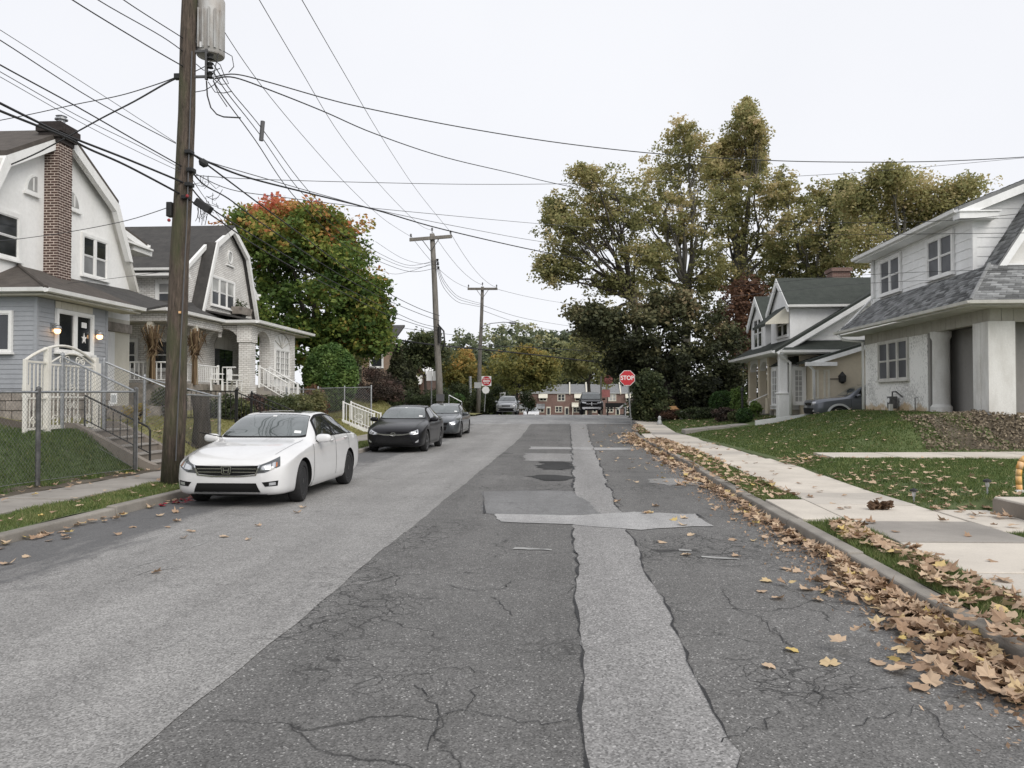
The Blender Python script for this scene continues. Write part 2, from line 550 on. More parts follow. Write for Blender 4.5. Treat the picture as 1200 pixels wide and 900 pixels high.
M['mortar'] = plain('mortar', (0.58, 0.50, 0.44), 0.95, var=0.15, scale=12, bump=0.4)
M['brick_white'] = brickmat('brick_white', (0.82, 0.81, 0.78), (0.70, 0.68, 0.65), (0.42, 0.40, 0.37), 0.215, 0.078, 0.7)
M['brick_red'] = brickmat('brick_red', (0.185, 0.10, 0.08), (0.145, 0.08, 0.066), (0.25, 0.2, 0.175), 0.22, 0.075, 0.3)
M['brick_tan'] = brickmat('brick_tan', (0.30, 0.20, 0.13), (0.24, 0.16, 0.11), (0.3, 0.26, 0.22), 0.22, 0.075, 0.3)
M['stone'] = plain('stone', (0.27, 0.24, 0.21), 0.9, var=0.4, scale=4, bump=0.6, bscale=18)
M['glass'] = glassy('glass', (0.022, 0.025, 0.028))
M['glass_blind'] = glassy('glass_blind', (0.20, 0.205, 0.21), 0.15)
M['curtain'] = glassy('curtain', (0.42, 0.42, 0.41), 0.2, 0.6)
M['screen'] = glassy('screen', (0.075, 0.08, 0.09), 0.35, 0.4)
M['black_void'] = plain('black_void', (0.012, 0.012, 0.012), 0.9)
M['iron'] = plain('iron', (0.02, 0.02, 0.02), 0.5, 0.3, var=0.3, scale=20)
M['galv'] = plain('galv', (0.36, 0.37, 0.38), 0.45, 0.75, var=0.25, scale=8)
M['galv_dark'] = plain('galv_dark', (0.12, 0.12, 0.12), 0.55, 0.6, var=0.4, scale=9)
M['wire_mesh'] = plain('wire_mesh', (0.20, 0.20, 0.20), 0.6, 0.5, var=0.3, scale=12)
M['pole_wood'] = bark('pole_wood', (0.018, 0.014, 0.011), (0.15, 0.115, 0.09), (0.06, 0.068, 0.03), 30)
M['pole_far'] = bark('pole_far', (0.11, 0.10, 0.09), (0.24, 0.225, 0.20), None, 14)
M['bark_dark'] = bark('bark_dark', (0.025, 0.022, 0.018), (0.07, 0.06, 0.05), None, 10)
M['bark_pale'] = bark('bark_pale', (0.055, 0.052, 0.045), (0.16, 0.15, 0.125), None, 6)
M['cable'] = plain('cable', (0.016, 0.016, 0.017), 0.6)
M['cable_grey'] = plain('cable_grey', (0.075, 0.075, 0.08), 0.6)
M['transformer'] = weathered('transformer', (0.46, 0.46, 0.45), (0.20, 0.14, 0.09), 0.7, 5, 0.5, 0.05)
M['straw'] = tinted('straw', [(0.0, (0.08, 0.05, 0.03)), (0.5, (0.22, 0.15, 0.09)), (1.0, (0.36, 0.28, 0.17))], 0.8, 0.1)
M['sign_red'] = plain('sign_red', (0.46, 0.018, 0.028), 0.45, var=0.05)
M['sign_white'] = plain('sign_white', (0.78, 0.78, 0.77), 0.5, var=0.04)
M['sign_grey'] = plain('sign_grey', (0.46, 0.47, 0.47), 0.5, 0.3, var=0.1)
M['orange'] = weathered('orange', (0.75, 0.33, 0.03), (0.78, 0.68, 0.52), 0.95, 4, 0.6, 0.1)
M['beige'] = weathered('beige', (0.62, 0.55, 0.43), (0.5, 0.44, 0.33), 0.5, 1.0, 0.9, 0.2)
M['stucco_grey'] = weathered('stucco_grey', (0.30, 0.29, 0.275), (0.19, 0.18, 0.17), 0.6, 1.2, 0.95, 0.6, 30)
def stucco_worn(name):
 m, n, b = _mat(name)
 p = _pos(n)
 chips = _noise(n, 13, 6, 0.72, dist=0.6)
 zone = _noise(n, 0.8, 4, 0.6)
 c = _mix(n, _ramp(n, _math(n, 'MULTIPLY', chips, _ramp(n, zone, [(0.3, 0.75), (0.7, 1.25)])), [(0.53, 0.0), (0.61, 0.55)]), (0.80, 0.795, 0.765), (0.25, 0.245, 0.235))
 sz = n.nodes.new('ShaderNodeSeparateXYZ'); n.links.new(p, sz.inputs[0])
 low = _ramp(n, _math(n, 'ADD', sz.outputs[2], _math(n, 'MULTIPLY', _noise(n, 1.8, 4, 0.6), -1.0)), [(0.9, 1.0), (1.7, 0.0)])
 rust = _ramp(n, _noise(n, 0.45, 3, 0.5, vec=_map(n, p, (1, 1, 1), (0, 2.3, 0))), [(0.40, 0.0), (0.52, 0.75)])
 c = _mix(n, _math(n, 'MULTIPLY', low, rust), c, (0.40, 0.26, 0.10))
 n.links.new(c, b.inputs['Base Color'])
 b.inputs['Roughness'].default_value = 0.95
 _bump(n, b, chips, 0.6, 0.02)
 return m
M['stucco_worn'] = stucco_worn('stucco_worn')
M['stucco_plain'] = weathered('stucco_plain', (0.72, 0.715, 0.69), (0.40, 0.38, 0.34), 0.6, 2.4, 0.95, 0.6, 26)
M['planks_cream'] = weathered('planks_cream', (0.40, 0.385, 0.335), (0.26, 0.24, 0.2), 0.6, 2.0, 0.85, 0.1)
M['trim_cream'] = weathered('trim_cream', (0.60, 0.59, 0.55), (0.33, 0.31, 0.27), 0.6, 3.0, 0.7, 0.1)
# ================================================================== ground, road, pavements
def roadz(Y):
 Y = np.asarray(Y, dtype=float)
 return np.interp(Y, [-40, 30, 34, 38, 42, 46, 52, 60, 64, 72, 84, 110, 150, 500], [0, 0, 0.03, 0.12, 0.25, 0.36, 0.44, 0.50, 0.50, 0.3, -0.5, -1.6, -1.95, -2.0])
def kx(Y):
 return np.interp(Y, [-40, 5, 12, 20, 34, 39, 42, 44, 45.5, 46.5], [2.66, 2.70, 2.80, 2.98, 3.12, 3.3, 3.65, 4.3, 5.6, 9])
def sl(Y):
 return np.interp(Y, [-40, 0, 6, 12, 23, 34, 46], [3.2, 3.22, 3.40, 3.55, 3.9, 3.75, 4.0])
def sr(Y):
 return np.interp(Y, [-40, 0, 13.6, 20.7, 32, 36, 46], [4.75, 4.75, 4.95, 5.35, 5.3, 4.95, 5.25])
def right_z(X, Y):
 X = np.asarray(X, float); Y = np.asarray(Y, float)
 h = roadz(Y) + 0.125 + 0.185 * sstep((X - 4.9) / 1.3) * (1 - (X < 5.75) * (Y > 8.9) * (Y < 11.5))
 bank = sstep((Y - 20.2) / 1.6) * (1 - 0.48 * sstep((Y - 29.5) / 4.5))
 h = h + 0.94 * sstep((X - 5.8) / 4.4) * bank
 return h
def left_z(X, Y):
 X = np.asarray(X, float); Y = np.asarray(Y, float)
 t = sstep((-8.75 - X) / 1.55)
 top = 0.80 + 0.35 * sstep((-10.5 - X) / 4) + 0.55 * sstep((Y - 41) / 4) - 0.25 * sstep((Y - 33) / 3) * (1 - sstep((Y - 40) / 2))
 wob = 0.03 * np.sin(X * 3.1 + Y * 1.7) + 0.02 * np.sin(Y * 4.3)
 return roadz(Y) * 0.6 + 0.14 + t * (top + wob)
def sheet(name, x0, x1, ys, zf, nx, mat, parent=None, local_kind='structure'):
 """a ground strip between the lines x0(Y) and x1(Y)"""
 ys = np.asarray(ys, float)
 a = np.array([x0(y) if callable(x0) else x0 for y in ys])
 b = np.array([x1(y) if callable(x1) else x1 for y in ys])
 t = np.linspace(0, 1, nx)
 X = a[:, None] + (b - a)[:, None] * t[None, :]
 Y = np.repeat(ys[:, None], nx, axis=1)
 Z = zf(X, Y)
 v = np.stack([X, Y, Z], -1).reshape(-1, 3)
 i = np.arange((len(ys) - 1) * nx).reshape(len(ys) - 1, nx)[:, :-1]
 f = np.stack([i, i + 1, i + nx + 1, i + nx], -1).reshape(-1, 4)
 return np_mesh(name, v, f, mat, parent=parent, kind=local_kind if parent is None else None, smooth=True)
def ysp(*seg):
 out = []
 for a, b, s in seg:
  out += list(np.arange(a, b, s))
 return out + [seg[-1][1]]
YS = ysp((-30, 0, 5), (0, 30, 0.5), (30, 64, 1.0), (64, 100, 2), (100, 420, 20))
sheet('ground', -300, 300, YS, lambda X, Y: roadz(Y) - 0.25 - 0.0 * X, 41, M['ground'])
rz_ = lambda e: (lambda X, Y: roadz(Y) + e)
def road_l(y): return -6.2 if y < 43 else (-6.2 - max(0, (y - 43)) ** 2 * 0.5 if y < 47 else (-60 if y < 58.5 else -6.4))
def road_r(y): return float(kx(y)) + 0.02 if y < 46.4 else (60 if y < 57.5 else 5.2)
road = sheet('road', lambda y: max(-6.2, -6.2), lambda y: float(kx(min(y, 44.9))) + 0.02, ysp((-30, 0, 5), (0, 64, 0.5), (64, 110, 2)), rz_(0.0), 12, M['asphalt_dark'])
sheet('cross_street', -70, 70, ysp((45, 58, 0.5)), rz_(0.004), 60, M['asphalt_far'])
sheet('far_street', -6.4, 5.0, ysp((58, 70, 1.0), (70, 186, 4)), rz_(0.008), 12, M['asphalt_far'])
def patch(name, outline, e, mat, wob=0.03, sub=0.12):
 """a laid patch of asphalt with a ragged outline; outline in ground metres"""
 pts = []
 n = len(outline)
 for i in range(n):
  a, b = Vector(outline[i]), Vector(outline[(i + 1) % n])
  k = max(1, int((b - a).length / sub))
  d = (b - a)
  nn = Vector((-d.y, d.x)).normalized()
  for j in range(k):
   p = a + d * (j / k) + nn * (rng.gauss(0, wob * 0.5) + wob * math.sin(j * 0.37 + i))
   pts.append(p)
 bm = bmesh.new()
 vs = [bm.verts.new((p.x, p.y, float(roadz(p.y)) + e)) for p in pts]
 es = [bm.edges.new((vs[i], vs[(i + 1) % len(vs)])) for i in range(len(vs))]
 bmesh.ops.triangle_fill(bm, edges=es, use_beauty=True)
 for f in bm.faces:
  if f.normal.z < 0: f.normal_flip()
 me = bpy.data.meshes.new(name)
 bm.to_mesh(me); bm.free()
 me.materials.append(mat)
 o = bpy.data.objects.new(name, me)
 C.objects.link(o)
 o.parent = road
 return o, pts
def seam(pts, e, wid=0.022):
 mb = MB()
 L, Q = [], []
 for i in range(len(pts)):
  a, b = pts[max(0, i - 1)], pts[min(len(pts) - 1, i + 1)]
  d = (b - a); d = d.normalized() if d.length > 0 else Vector((0, 1))
  nn = Vector((-d.y, d.x))
  ww = wid * (0.15 + rng.random() * 1.3) * (0.12 if math.sin(i * .9) * math.sin(i * .31 + 2) > .45 else 1)
  p = pts[i] + nn * rng.gauss(0, wid * .45)
  L.append((p.x - nn.x * ww, p.y - nn.y * ww, float(roadz(p.y)) + e))
  Q.append((p.x + nn.x * ww, p.y + nn.y * ww, float(roadz(p.y)) + e))
 mb.strip(Q, L)
 return mb.build('tar_seam', M['tar'], road)
def along(x0, x1, step=0.5, y0=0, y1=1):
 pass
def light_lane():
 ys = ysp((-20, 0, 2), (0, 45, 0.25))
 gx = -6.2
 rx = lambda y: -1.93 + 0.012 * math.sin(y * 1.3) + 0.008 * math.sin(y * 5.7) + 0.004 * max(0, y - 8)
 sheet('asphalt_lane', gx, rx, ys, rz_(0.004), 8, M['asphalt_light'], parent=road)
light_lane()
pw = [(0.10, 1.0), (0.10, 3.6), (0.13, 10.4), (0.20, 16), (0.26, 24), (0.33, 34), (0.37, 45.0)]
pe = [(1.30, 45.0), (1.12, 34), (0.98, 24), (0.86, 16), (0.80, 10.4), (0.77, 3.6), (0.76, 1.0)]
strip_o, sp = patch('trench_patch', pw + pe, 0.004, M['asphalt_patch'], 0.022, 0.16)
W = [p for p in sp if p.x < 0.5 and 1.0 < p.y < 44]; W.sort(key=lambda p: p.y)
Eg = [p for p in sp if p.x > 0.5 and 1.0 < p.y < 44]; Eg.sort(key=lambda p: p.y)
seam([p for p in W if p.y < 10.3], 0.009, 0.011); seam([p for p in W if p.y > 14], 0.009, 0.02)
seam([p for p in Eg if p.y < 10.2], 0.009, 0.009); seam([p for p in Eg if p.y > 11.7], 0.009, 0.016)
_, cp_ = patch('cross_patch', [(-0.95, 11.45), (0.2, 11.35), (1.0, 11.75), (1.86, 11.62), (1.92, 10.5), (0.82, 10.15), (0.1, 10.55), (-0.80, 10.72)], 0.008, M['asphalt_pale'], 0.03)
seam([Vector((0.15, 10.42)), Vector((0.45, 10.33)), Vector((0.8, 10.2))], 0.012, 0.008)
seam([Vector((1.88, 11.6)), Vector((1.93, 11.1)), Vector((1.93, 10.5))], 0.012, 0.016)
patch('square_patch', [(-1.12, 11.5), (-1.42, 14.2), (-0.5, 14.55), (0.16, 14.5), (0.55, 11.6), (0.2, 11.3), (-0.9, 11.42)], 0.006, M['asphalt_mid'], 0.03)
seam([Vector((-1.12, 11.5)), Vector((-1.28, 13)), Vector((-1.4, 14.2)), Vector((-0.9, 14.45)), Vector((-0.3, 14.55)), Vector((0.2, 14.5))], 0.011, 0.02)
patch('cross_patch', [(-1.15, 28.4), (-1.1, 26.7), (0.3, 26.9), (1.0, 26.5), (2.35, 26.8), (2.3, 27.9), (0.3, 28.0)], 0.008, M['asphalt_pale'], 0.03)
patch('square_patch', [(-1.2, 24.9), (-1.05, 21.6), (0.35, 21.5), (0.35, 24.6)], 0.006, M['asphalt_patch'], 0.05)
patch('pothole_patch', [(-0.65, 21.3), (-0.5, 18.9), (0.1, 18.7), (0.22, 20.4), (0.0, 21.2)], 0.0065, M['pothole'], 0.11)
patch('pothole_patch', [(-0.75, 17.2), (-0.5, 16.3), (0.08, 16.1), (0.16, 17.3), (-0.3, 17.5)], 0.0065, M['pothole'], 0.10)
patch('bare_patch', [(1.6, 16.1), (2.0, 15.4), (2.6, 15.6), (2.75, 16.3), (2.3, 16.9), (1.8, 16.8)], 0.006, M['asphalt_light'], 0.06)
for (a, b) in (((601, 643), (647, 645)), ((821, 653), (867, 656)), ((205, 650), (245, 634)), ((138, 673), (190, 655)), ((795, 645), (812, 646))):
 p, q = atZ(*a), atZ(*b)
 patch('paint_mark', [(p.x, p.y - .05), (q.x, q.y - .04), (q.x, q.y + .06), (p.x, p.y + .05)], 0.0075, M['paint_worn'], 0.02, 0.06)
for path in ([(440, 797), (500, 788), (550, 783), (575, 793)], [(488, 803), (505, 822), (519, 840), (508, 860), (500, 885)], [(519, 840), (548, 834), (600, 842), (635, 847), (677, 845)],
    [(520, 685), (560, 693), (590, 690), (600, 680)], [(575, 700), (590, 712), (602, 724)], [(548, 834), (552, 810), (566, 800)],
    [(905, 735), (915, 750), (925, 770), (945, 785)], [(845, 690), (862, 715), (890, 722), (905, 740), (930, 760)], [(920, 815), (960, 812), (1010, 812), (1060, 806)],
    [(950, 800), (965, 815), (955, 830), (935, 820)], [(1000, 850), (1040, 838), (1090, 830), (1100, 850), (1110, 875)], [(860, 640), (900, 650), (960, 648)], [(840, 870), (900, 850), (920, 830)],
    [(215, 665), (175, 670), (150, 678)], [(160, 610), (240, 600), (300, 605)]):
 P = [atZ(*p) for p in path]
 pts = []
 for a, b in zip(P, P[1:]):
  k = max(2, int((b - a).length / 0.05))
  for j in range(k):
   q = a.lerp(b, j / k)
   pts.append(Vector((q.x + rng.gauss(0, 0.014), q.y + rng.gauss(0, 0.022))))
 mb = MB()
 L, Q = [], []
 for i in range(len(pts)):
  d = (pts[min(len(pts) - 1, i + 1)] - pts[max(0, i - 1)])
  d = d.normalized() if d.length > 0 else Vector((0, 1))
  nn = Vector((-d.y, d.x)); ww = 0.0012 + 0.0032 * rng.random()
  L.append((pts[i].x - nn.x * ww, pts[i].y - nn.y * ww, 0.0055)); Q.append((pts[i].x + nn.x * ww, pts[i].y + nn.y * ww, 0.0055))
 mb.strip(Q, L).build('crack', M['tar'], road)
kerb_l = structure('kerb')
y = 1.0
while y < 44:
 ln = 2.35 + rng.random() * 0.3
 dz = rng.uniform(-0.018, 0.012); dx = rng.uniform(-0.02, 0.02)
 y1 = y + ln - 0.02
 z0, z1 = float(roadz(y)), float(roadz(y1))
 mb = MB()
 mb.hexa([(-6.38 + dx, y, z0 - .2), (-6.2 + dx, y, z0 - .2), (-6.2 + dx * 2, y1, z1 - .2), (-6.38 + dx, y1, z1 - .2)],
   [(-6.38 + dx, y, z0 + .13 + dz), (-6.225 + dx, y, z0 + .125 + dz), (-6.225 + dx * 2, y1, z1 + .125 + dz), (-6.38 + dx, y1, z1 + .13 + dz)])
 mb.build('kerb_stone', M['kerb'], kerb_l, bevel=0.02)
 y += ln
kerb_r = structure('kerb')
y = 1.0
while y < 45.5:
 ln = (2.2 + rng.random() * 0.4) if y < 36 else 1.0
 y1 = min(y + ln - 0.015, 46)
 low = 0.05 if 31.5 < y < 35.5 else 0.0
 dz = rng.uniform(-0.02, 0.012) - low
 z0, z1 = float(roadz(y)), float(roadz(y1))
 a, b = float(kx(y)), float(kx(y1))
 mb = MB()
 mb.hexa([(a, y, z0 - .2), (a + .18, y, z0 - .2), (b + .18, y1, z1 - .2), (b, y1, z1 - .2)],
   [(a + .02, y, z0 + .125 + dz), (a + .18, y, z0 + .13 + dz), (b + .18, y1, z1 + .13 + dz), (b + .02, y1, z1 + .125 + dz)])
 mb.build('kerb_stone', M['kerb'], kerb_r, bevel=0.02)
 y += ln
rv = lambda X, Y: roadz(Y) + 0.11 + 0.03 * np.sin(X * 9 + Y * 2.1) * 0.5
sheet('left_verge', -7.32, -6.36, ysp((-5, 44, 0.4)), rv, 6, M['lawn_near'])
sheet('right_verge', lambda y: float(kx(min(y, 45))) + .17, lambda y: float(sl(y)) + .05, ysp((-5, 10.25, 0.3)), rv, 6, M['lawn_near'])
sheet('right_verge', lambda y: float(kx(y)) + .17, lambda y: float(sl(y)) + .05, ysp((12.35, 31.0, 0.4)), rv, 6, M['lawn_near'])
sheet('right_verge', lambda y: float(kx(y)) + .17, lambda y: max(float(sl(y)) + .05, float(kx(y)) + .2), ysp((35.2, 43.5, 0.4)), rv, 6, M['lawn_near'])
walk_r = structure('sidewalk')
def slab(parent, x0a, x1a, y0, x0b, x1b, y1, za, zb, mat, th=0.12, gap=0.016):
 mb = MB()
 t = rng.uniform(-0.006, 0.006); s = rng.uniform(-0.005, 0.005)
 y0 += gap; y1 -= gap
 mb.hexa([(x0a, y0, za - th), (x1a, y0, za - th), (x1b, y1, zb - th), (x0b, y1, zb - th)],
   [(x0a, y0, za + t), (x1a, y0, za + t + s), (x1b, y1, zb + t - s), (x0b, y1, zb - s)])
 return mb.build('slab', mat, parent, bevel=0.006, bseg=1)
y = -2.0
edges = list(np.arange(-2, 47, 1.52))
for y0, y1 in zip(edges, edges[1:]):
 m_ = M['concrete_mid'] if int(y0 * 7) % 3 == 0 else M['concrete_pale']
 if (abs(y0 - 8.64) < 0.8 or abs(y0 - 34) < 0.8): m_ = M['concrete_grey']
 slab(walk_r, float(sl(y0)), float(sr(y0)), y0, float(sl(y1)), float(sr(y1)), y1, float(roadz(y0)) + .145, float(roadz(y1)) + .145, m_)
pad = structure('kerb_walkway')
slab(pad, float(kx(10.3)) + .19, float(sl(10.3)) - .01, 10.3, float(kx(12.3)) + .19, float(sl(12.3)) - .01, 12.3, .135, .14, M['concrete_pale'])
slab(pad, float(kx(31.2)) + .19, float(sl(31.2)) - .01, 31.2, float(kx(33.1)) + .19, float(sl(33.1)) - .01, 33.1, .10, .13, M['concrete_pale'])
slab(pad, float(kx(33.1)) + .19, float(sl(33.1)) - .01, 33.1, float(kx(35.0)) + .19, float(sl(35.0)) - .01, 35.0, .13, .2, M['concrete_pale'])
apron = structure('walkway_apron')
slab(apron, float(sr(9.4)) + .01, 5.62, 9.4, float(sr(11.2)) + .01, 5.62, 11.2, .15, .15, M['concrete_pale'])
block = structure('raised_walkway')
for i, (xa, xb) in enumerate(((5.64, 7.2), (7.22, 8.8), (8.82, 10.4))):
 MB().box(xa, xb, 9.25, 11.05, 0.0, 0.345).build('walkway_slab', M['concrete_pale'] , block, bevel=0.015)
MB().box(5.625, 5.638, 9.25, 11.05, 0.0, 0.32).build('step_riser', M['concrete_old'], block)
path_ = structure('garden_path')
for i in range(5):
 xa = 6.05 + i * 1.45
 mb = MB()
 mb.hexa([(xa, 18.7, .1), (xa + 1.43, 18.7, .1), (xa + 1.43, 20.1, .1), (xa, 20.1, .1)],
   [(xa, 18.7, .345 + .012 * i), (xa + 1.43, 18.7, .352 + .012 * i), (xa + 1.43, 20.1, .36 + .012 * i), (xa, 20.1, .352 + .012 * i)])
 mb.build('slab', M['concrete_pale'], path_, bevel=0.01)
far_path = structure('garden_path')
for i in range(4):
 xa = 5.15 + i * 1.0
 MB().hexa([(xa, 34.6 + i * .25, 0), (xa + .98, 34.8 + i * .25, 0), (xa + .98, 36 + i * .25, 0), (xa, 35.8 + i * .25, 0)],
    [(xa, 34.6 + i * .25, .36 + i * .09), (xa + .98, 34.8 + i * .25, .44 + i * .09), (xa + .98, 36 + i * .25, .46 + i * .09), (xa, 35.8 + i * .25, .38 + i * .09)]).build('slab', M['concrete_grey'], far_path)
sheet('dirt_strip', -8.95, -8.38, ysp((2, 16.5, 0.3)), lambda X, Y: np.maximum(left_z(X, Y) + .012, .148) + .012 * np.sin(Y * 5), 5, M['dirt'])
walk_l = structure('sidewalk')
edges = list(np.arange(2, 46, 1.6))
for y0, y1 in zip(edges, edges[1:]):
 slab(walk_l, -8.42, -7.28, y0, -8.42, -7.28, y1, float(roadz(y0)) * .8 + .15, float(roadz(y1)) * .8 + .15, M['concrete_grey'])
lawn_l = sheet('left_lawn', -60, -8.40, ysp((-8, 16.45, 0.35)), left_z, 4, M['lawn_left'])
bpy.data.objects.remove(lawn_l)
def lawn_sheet(name, xs, ys, zf, mat, edge=None):
 xs = np.asarray(xs, float); ys = np.asarray(ys, float)
 X, Y = np.meshgrid(xs, ys)
 if edge is not None:
  X = X + 0.0
  X[:, 0] = [edge(y) for y in ys]
 Z = zf(X, Y)
 v = np.stack([X, Y, Z], -1).reshape(-1, 3)
 nx = len(xs)
 i = np.arange((len(ys) - 1) * nx).reshape(len(ys) - 1, nx)[:, :-1]
 f = np.stack([i, i + 1, i + nx + 1, i + nx], -1).reshape(-1, 4)
 return np_mesh(name, v, f, mat, kind='structure', smooth=True)
XL = list(np.linspace(-80, -16, 9)) + list(np.arange(-15, -8.3, 0.22)) + [-8.38]
lawn_sheet('left_lawn', XL, ysp((-8, 16.55, 0.35)), left_z, M['lawn_left'])
lawn_sheet('middle_lawn', XL, ysp((18.25, 45.6, 0.4)), left_z, M['lawn_dry'])
XLs = list(np.linspace(-80, -16, 9)) + list(np.arange(-15, -10.4, 0.4))
lawn_sheet('house_terrace', XLs, ysp((16.55, 18.25, 0.34)), left_z, M['dirt'])
XR = [0] + list(np.arange(5.0, 12.5, 0.22)) + list(np.linspace(13, 90, 10))
lawn_sheet('right_lawn', XR, ysp((-8, 8, 1.0), (8, 34.4, 0.3), (34.4, 46, 0.6)), right_z, M['lawn_near'], edge=lambda y: float(sr(y)) - 0.02)
lawn_sheet('far_left_lawn', list(np.linspace(-120, -6.4, 30)), ysp((58.4, 112, 1.5)), lambda X, Y: np.maximum(roadz(Y), roadz(Y) * .3 + .0) + 0.12 + 1.0 * sstep((-8 - X) / 8), M['lawn_dry'])
lawn_sheet('far_right_lawn', list(np.linspace(5.0, 120, 30)), ysp((58.4, 112, 1.5)), lambda X, Y: np.maximum(roadz(Y), roadz(Y) * .3) + 0.12 + 0.5 * sstep((X - 6) / 8), M['lawn_dry'])
# ================================================================== building helpers
def window(parent, F, u0, u1, v0, v1, cols=1, sash=True, trim=0.09, depth=0.05, frame_m='white_paint', pane_m='glass', lower_m=None, sill=True, label=None, grid=None):
 """a real window: casing and sashes proud of the wall, each pane its own sheet of glass"""
 mb = MB()
 mb.fbox(F, u0 - trim, u0, v0 - trim * .6, v1 + trim, 0.0, depth)
 mb.fbox(F, u1, u1 + trim, v0 - trim * .6, v1 + trim, 0.0, depth)
 mb.fbox(F, u0 + .001, u1 - .001, v1, v1 + trim, 0.0, depth - .004)
 mb.fbox(F, u0 + .001, u1 - .001, v0 - trim * .6, v0, 0.0, depth - .004)
 if sill:
  mb.fbox(F, u0 - trim - .03, u1 + trim + .03, v0 - trim * .6 - .05, v0 - trim * .6 - .002, 0.0, depth + .05)
 cw = (u1 - u0) / cols
 mull = 0.05 if cols > 1 else 0
 for i in range(1, cols):
  c = u0 + cw * i
  mb.fbox(F, c - mull, c + mull, v0 + .001, v1 - .001, 0.0, depth - .008)
 wd = mb.build('window', M[frame_m], parent)
 if label: wd['label'] = label
 st = 0.028
 for i in range(cols):
  a = u0 + cw * i + (mull if i > 0 else 0)
  b = u0 + cw * (i + 1) - (mull if i < cols - 1 else 0)
  parts = [(v0, (v0 + v1) / 2), ((v0 + v1) / 2, v1)] if sash else [(v0, v1)]
  for k, (c, d) in enumerate(parts):
   nn = depth - .018 - (0.012 if (sash and k == 0) else 0)
   s = MB()
   s.fbox(F, a + .001, a + st, c + .001, d - .001, 0.004, nn)
   s.fbox(F, b - st, b - .001, c + .001, d - .001, 0.004, nn)
   s.fbox(F, a + st, b - st, c + .001, c + st, 0.004, nn - .002)
   s.fbox(F, a + st, b - st, d - st, d - .001, 0.004, nn - .002)
   if grid:
    gc, gr = grid
    for q in range(1, gc):
     x = lerp(a + st, b - st, q / gc)
     s.fbox(F, x - .011, x + .011, c + st, d - st, 0.004, nn - .003)
    for q in range(1, gr):
     z = lerp(c + st, d - st, q / gr)
     s.fbox(F, a + st, b - st, z - .011, z + .011, 0.004, nn - .005)
   s.build('sash', M[frame_m], wd)
   pm = pane_m if (k == 1 or not sash or lower_m is None) else lower_m
   MB().fbox(F, a + st, b - st, c + st, d - st, 0.002, 0.012 if nn > .02 else .006).build('pane', M[pm], wd)
 return wd
def siding(parent, F, u0, u1, v0, v1, e, mat, clip=None, t=0.018, name='siding_board'):
 """lap boards, one object each; clip(v)->(u0,u1) follows a sloping edge"""
 v = v0
 while v < v1 - 0.02:
  h = min(e, v1 - v)
  a, b = clip(v + h * .5) if clip else (u0, u1)
  a2, b2 = clip(v + h) if clip else (u0, u1)
  a1, b1 = clip(v) if clip else (u0, u1)
  if b - a > 0.08:
   mb = MB()
   vs = [F(a1, v, 0.001), F(b1, v, 0.001), F(b1, v, t), F(a1, v, t), F(max(a2, a1 if clip is None else a2), v + h, 0.001), F(max(b2, a2 + .01), v + h, 0.001), F(max(b2, a2 + .01), v + h, 0.006), F(a2, v + h, 0.006)]
   mb.add(vs, [(0, 3, 2, 1), (4, 5, 6, 7), (0, 1, 5, 4), (1, 2, 6, 5), (2, 3, 7, 6), (3, 0, 4, 7)])
   mb.build(name, M[mat], parent)
  v += e
def shingles(parent, P, nu, nv, mat, th=0.02, name='shingles', skip=None):
 """courses of roof tabs laid over the patch P(s,t) (s along the eave 0..1, t up the slope 0..1); real tabs, one joined part"""
 vs, fs, tint = [], [], []
 for j in range(nv):
  t0, t1 = j / nv, min(1.0, (j + 1.25) / nv)
  off = (j % 2) * 0.5
  for i in range(-1, nu):
   s0 = max(0, (i + off + 0.04) / nu); s1 = min(1, (i + 1 + off) / nu)
   if s1 - s0 < 0.15 / nu: continue
   if skip and skip((s0 + s1) / 2, t0): continue
   a, b, c, d = P(s0, t0), P(s1, t0), P(s1, t1), P(s0, t1)
   n = (b - a).cross(d - a).normalized()
   if n.z < 0: n = -n
   h = th * (0.7 + 0.7 * rng.random())
   base = len(vs)
   vs += [a + n * 0.003, b + n * 0.003, a + n * h, b + n * h, c + n * 0.003, d + n * 0.003]
   fs += [(base, base + 1, base + 3, base + 2), (base + 2, base + 3, base + 4, base + 5)]
   tv = 0.02 + rng.random() * 0.98
   tint += [tv, tv]
 off = origin(parent)
 V = np.array([tuple(v - off) for v in vs])
 o = np_mesh(name, V, np.array(fs), M[mat], np.array(tint), parent=parent, kind='stuff')
 return o
def bilerp(a, b, c, d):
 a, b, c, d = Vector(a), Vector(b), Vector(c), Vector(d)
 return lambda s, t: (a.lerp(b, s)).lerp(d.lerp(c, s), t)
def roof_slab(parent, pts, th, mat, name='roof'):
 """a sloping slab; pts are its top face, thickness straight down"""
 mb = MB()
 top = [Vector(p) for p in pts]
 mb.prism([p - Vector((0, 0, th)) for p in top], (0, 0, th))
 return mb.build(name, M[mat], parent)
def gutter(parent, a, b, mat='white_paint', s=0.11, out=None, name='gutter'):
 a, b = Vector(a), Vector(b)
 d = (b - a).normalized()
 o = Vector(out) if out is not None else Vector((0, 0, 1)).cross(d).normalized()
 mb = MB()
 prof = [(0, 0), (s, 0.02), (s * 1.15, s), (s * 1.02, s), (s * .9, .035), (0.012, 0.02), (0.012, s), (0, s)]
 n = len(prof)
 vs = [a + o * x + Vector((0, 0, z - s)) for x, z in prof] + [b + o * x + Vector((0, 0, z - s)) for x, z in prof]
 fs = [(i, (i + 1) % n, n + (i + 1) % n, n + i) for i in range(n)] + [tuple(range(n))[::-1], tuple(range(n, 2 * n))]
 mb.add(vs, fs)
 return mb.build(name, M[mat], parent)
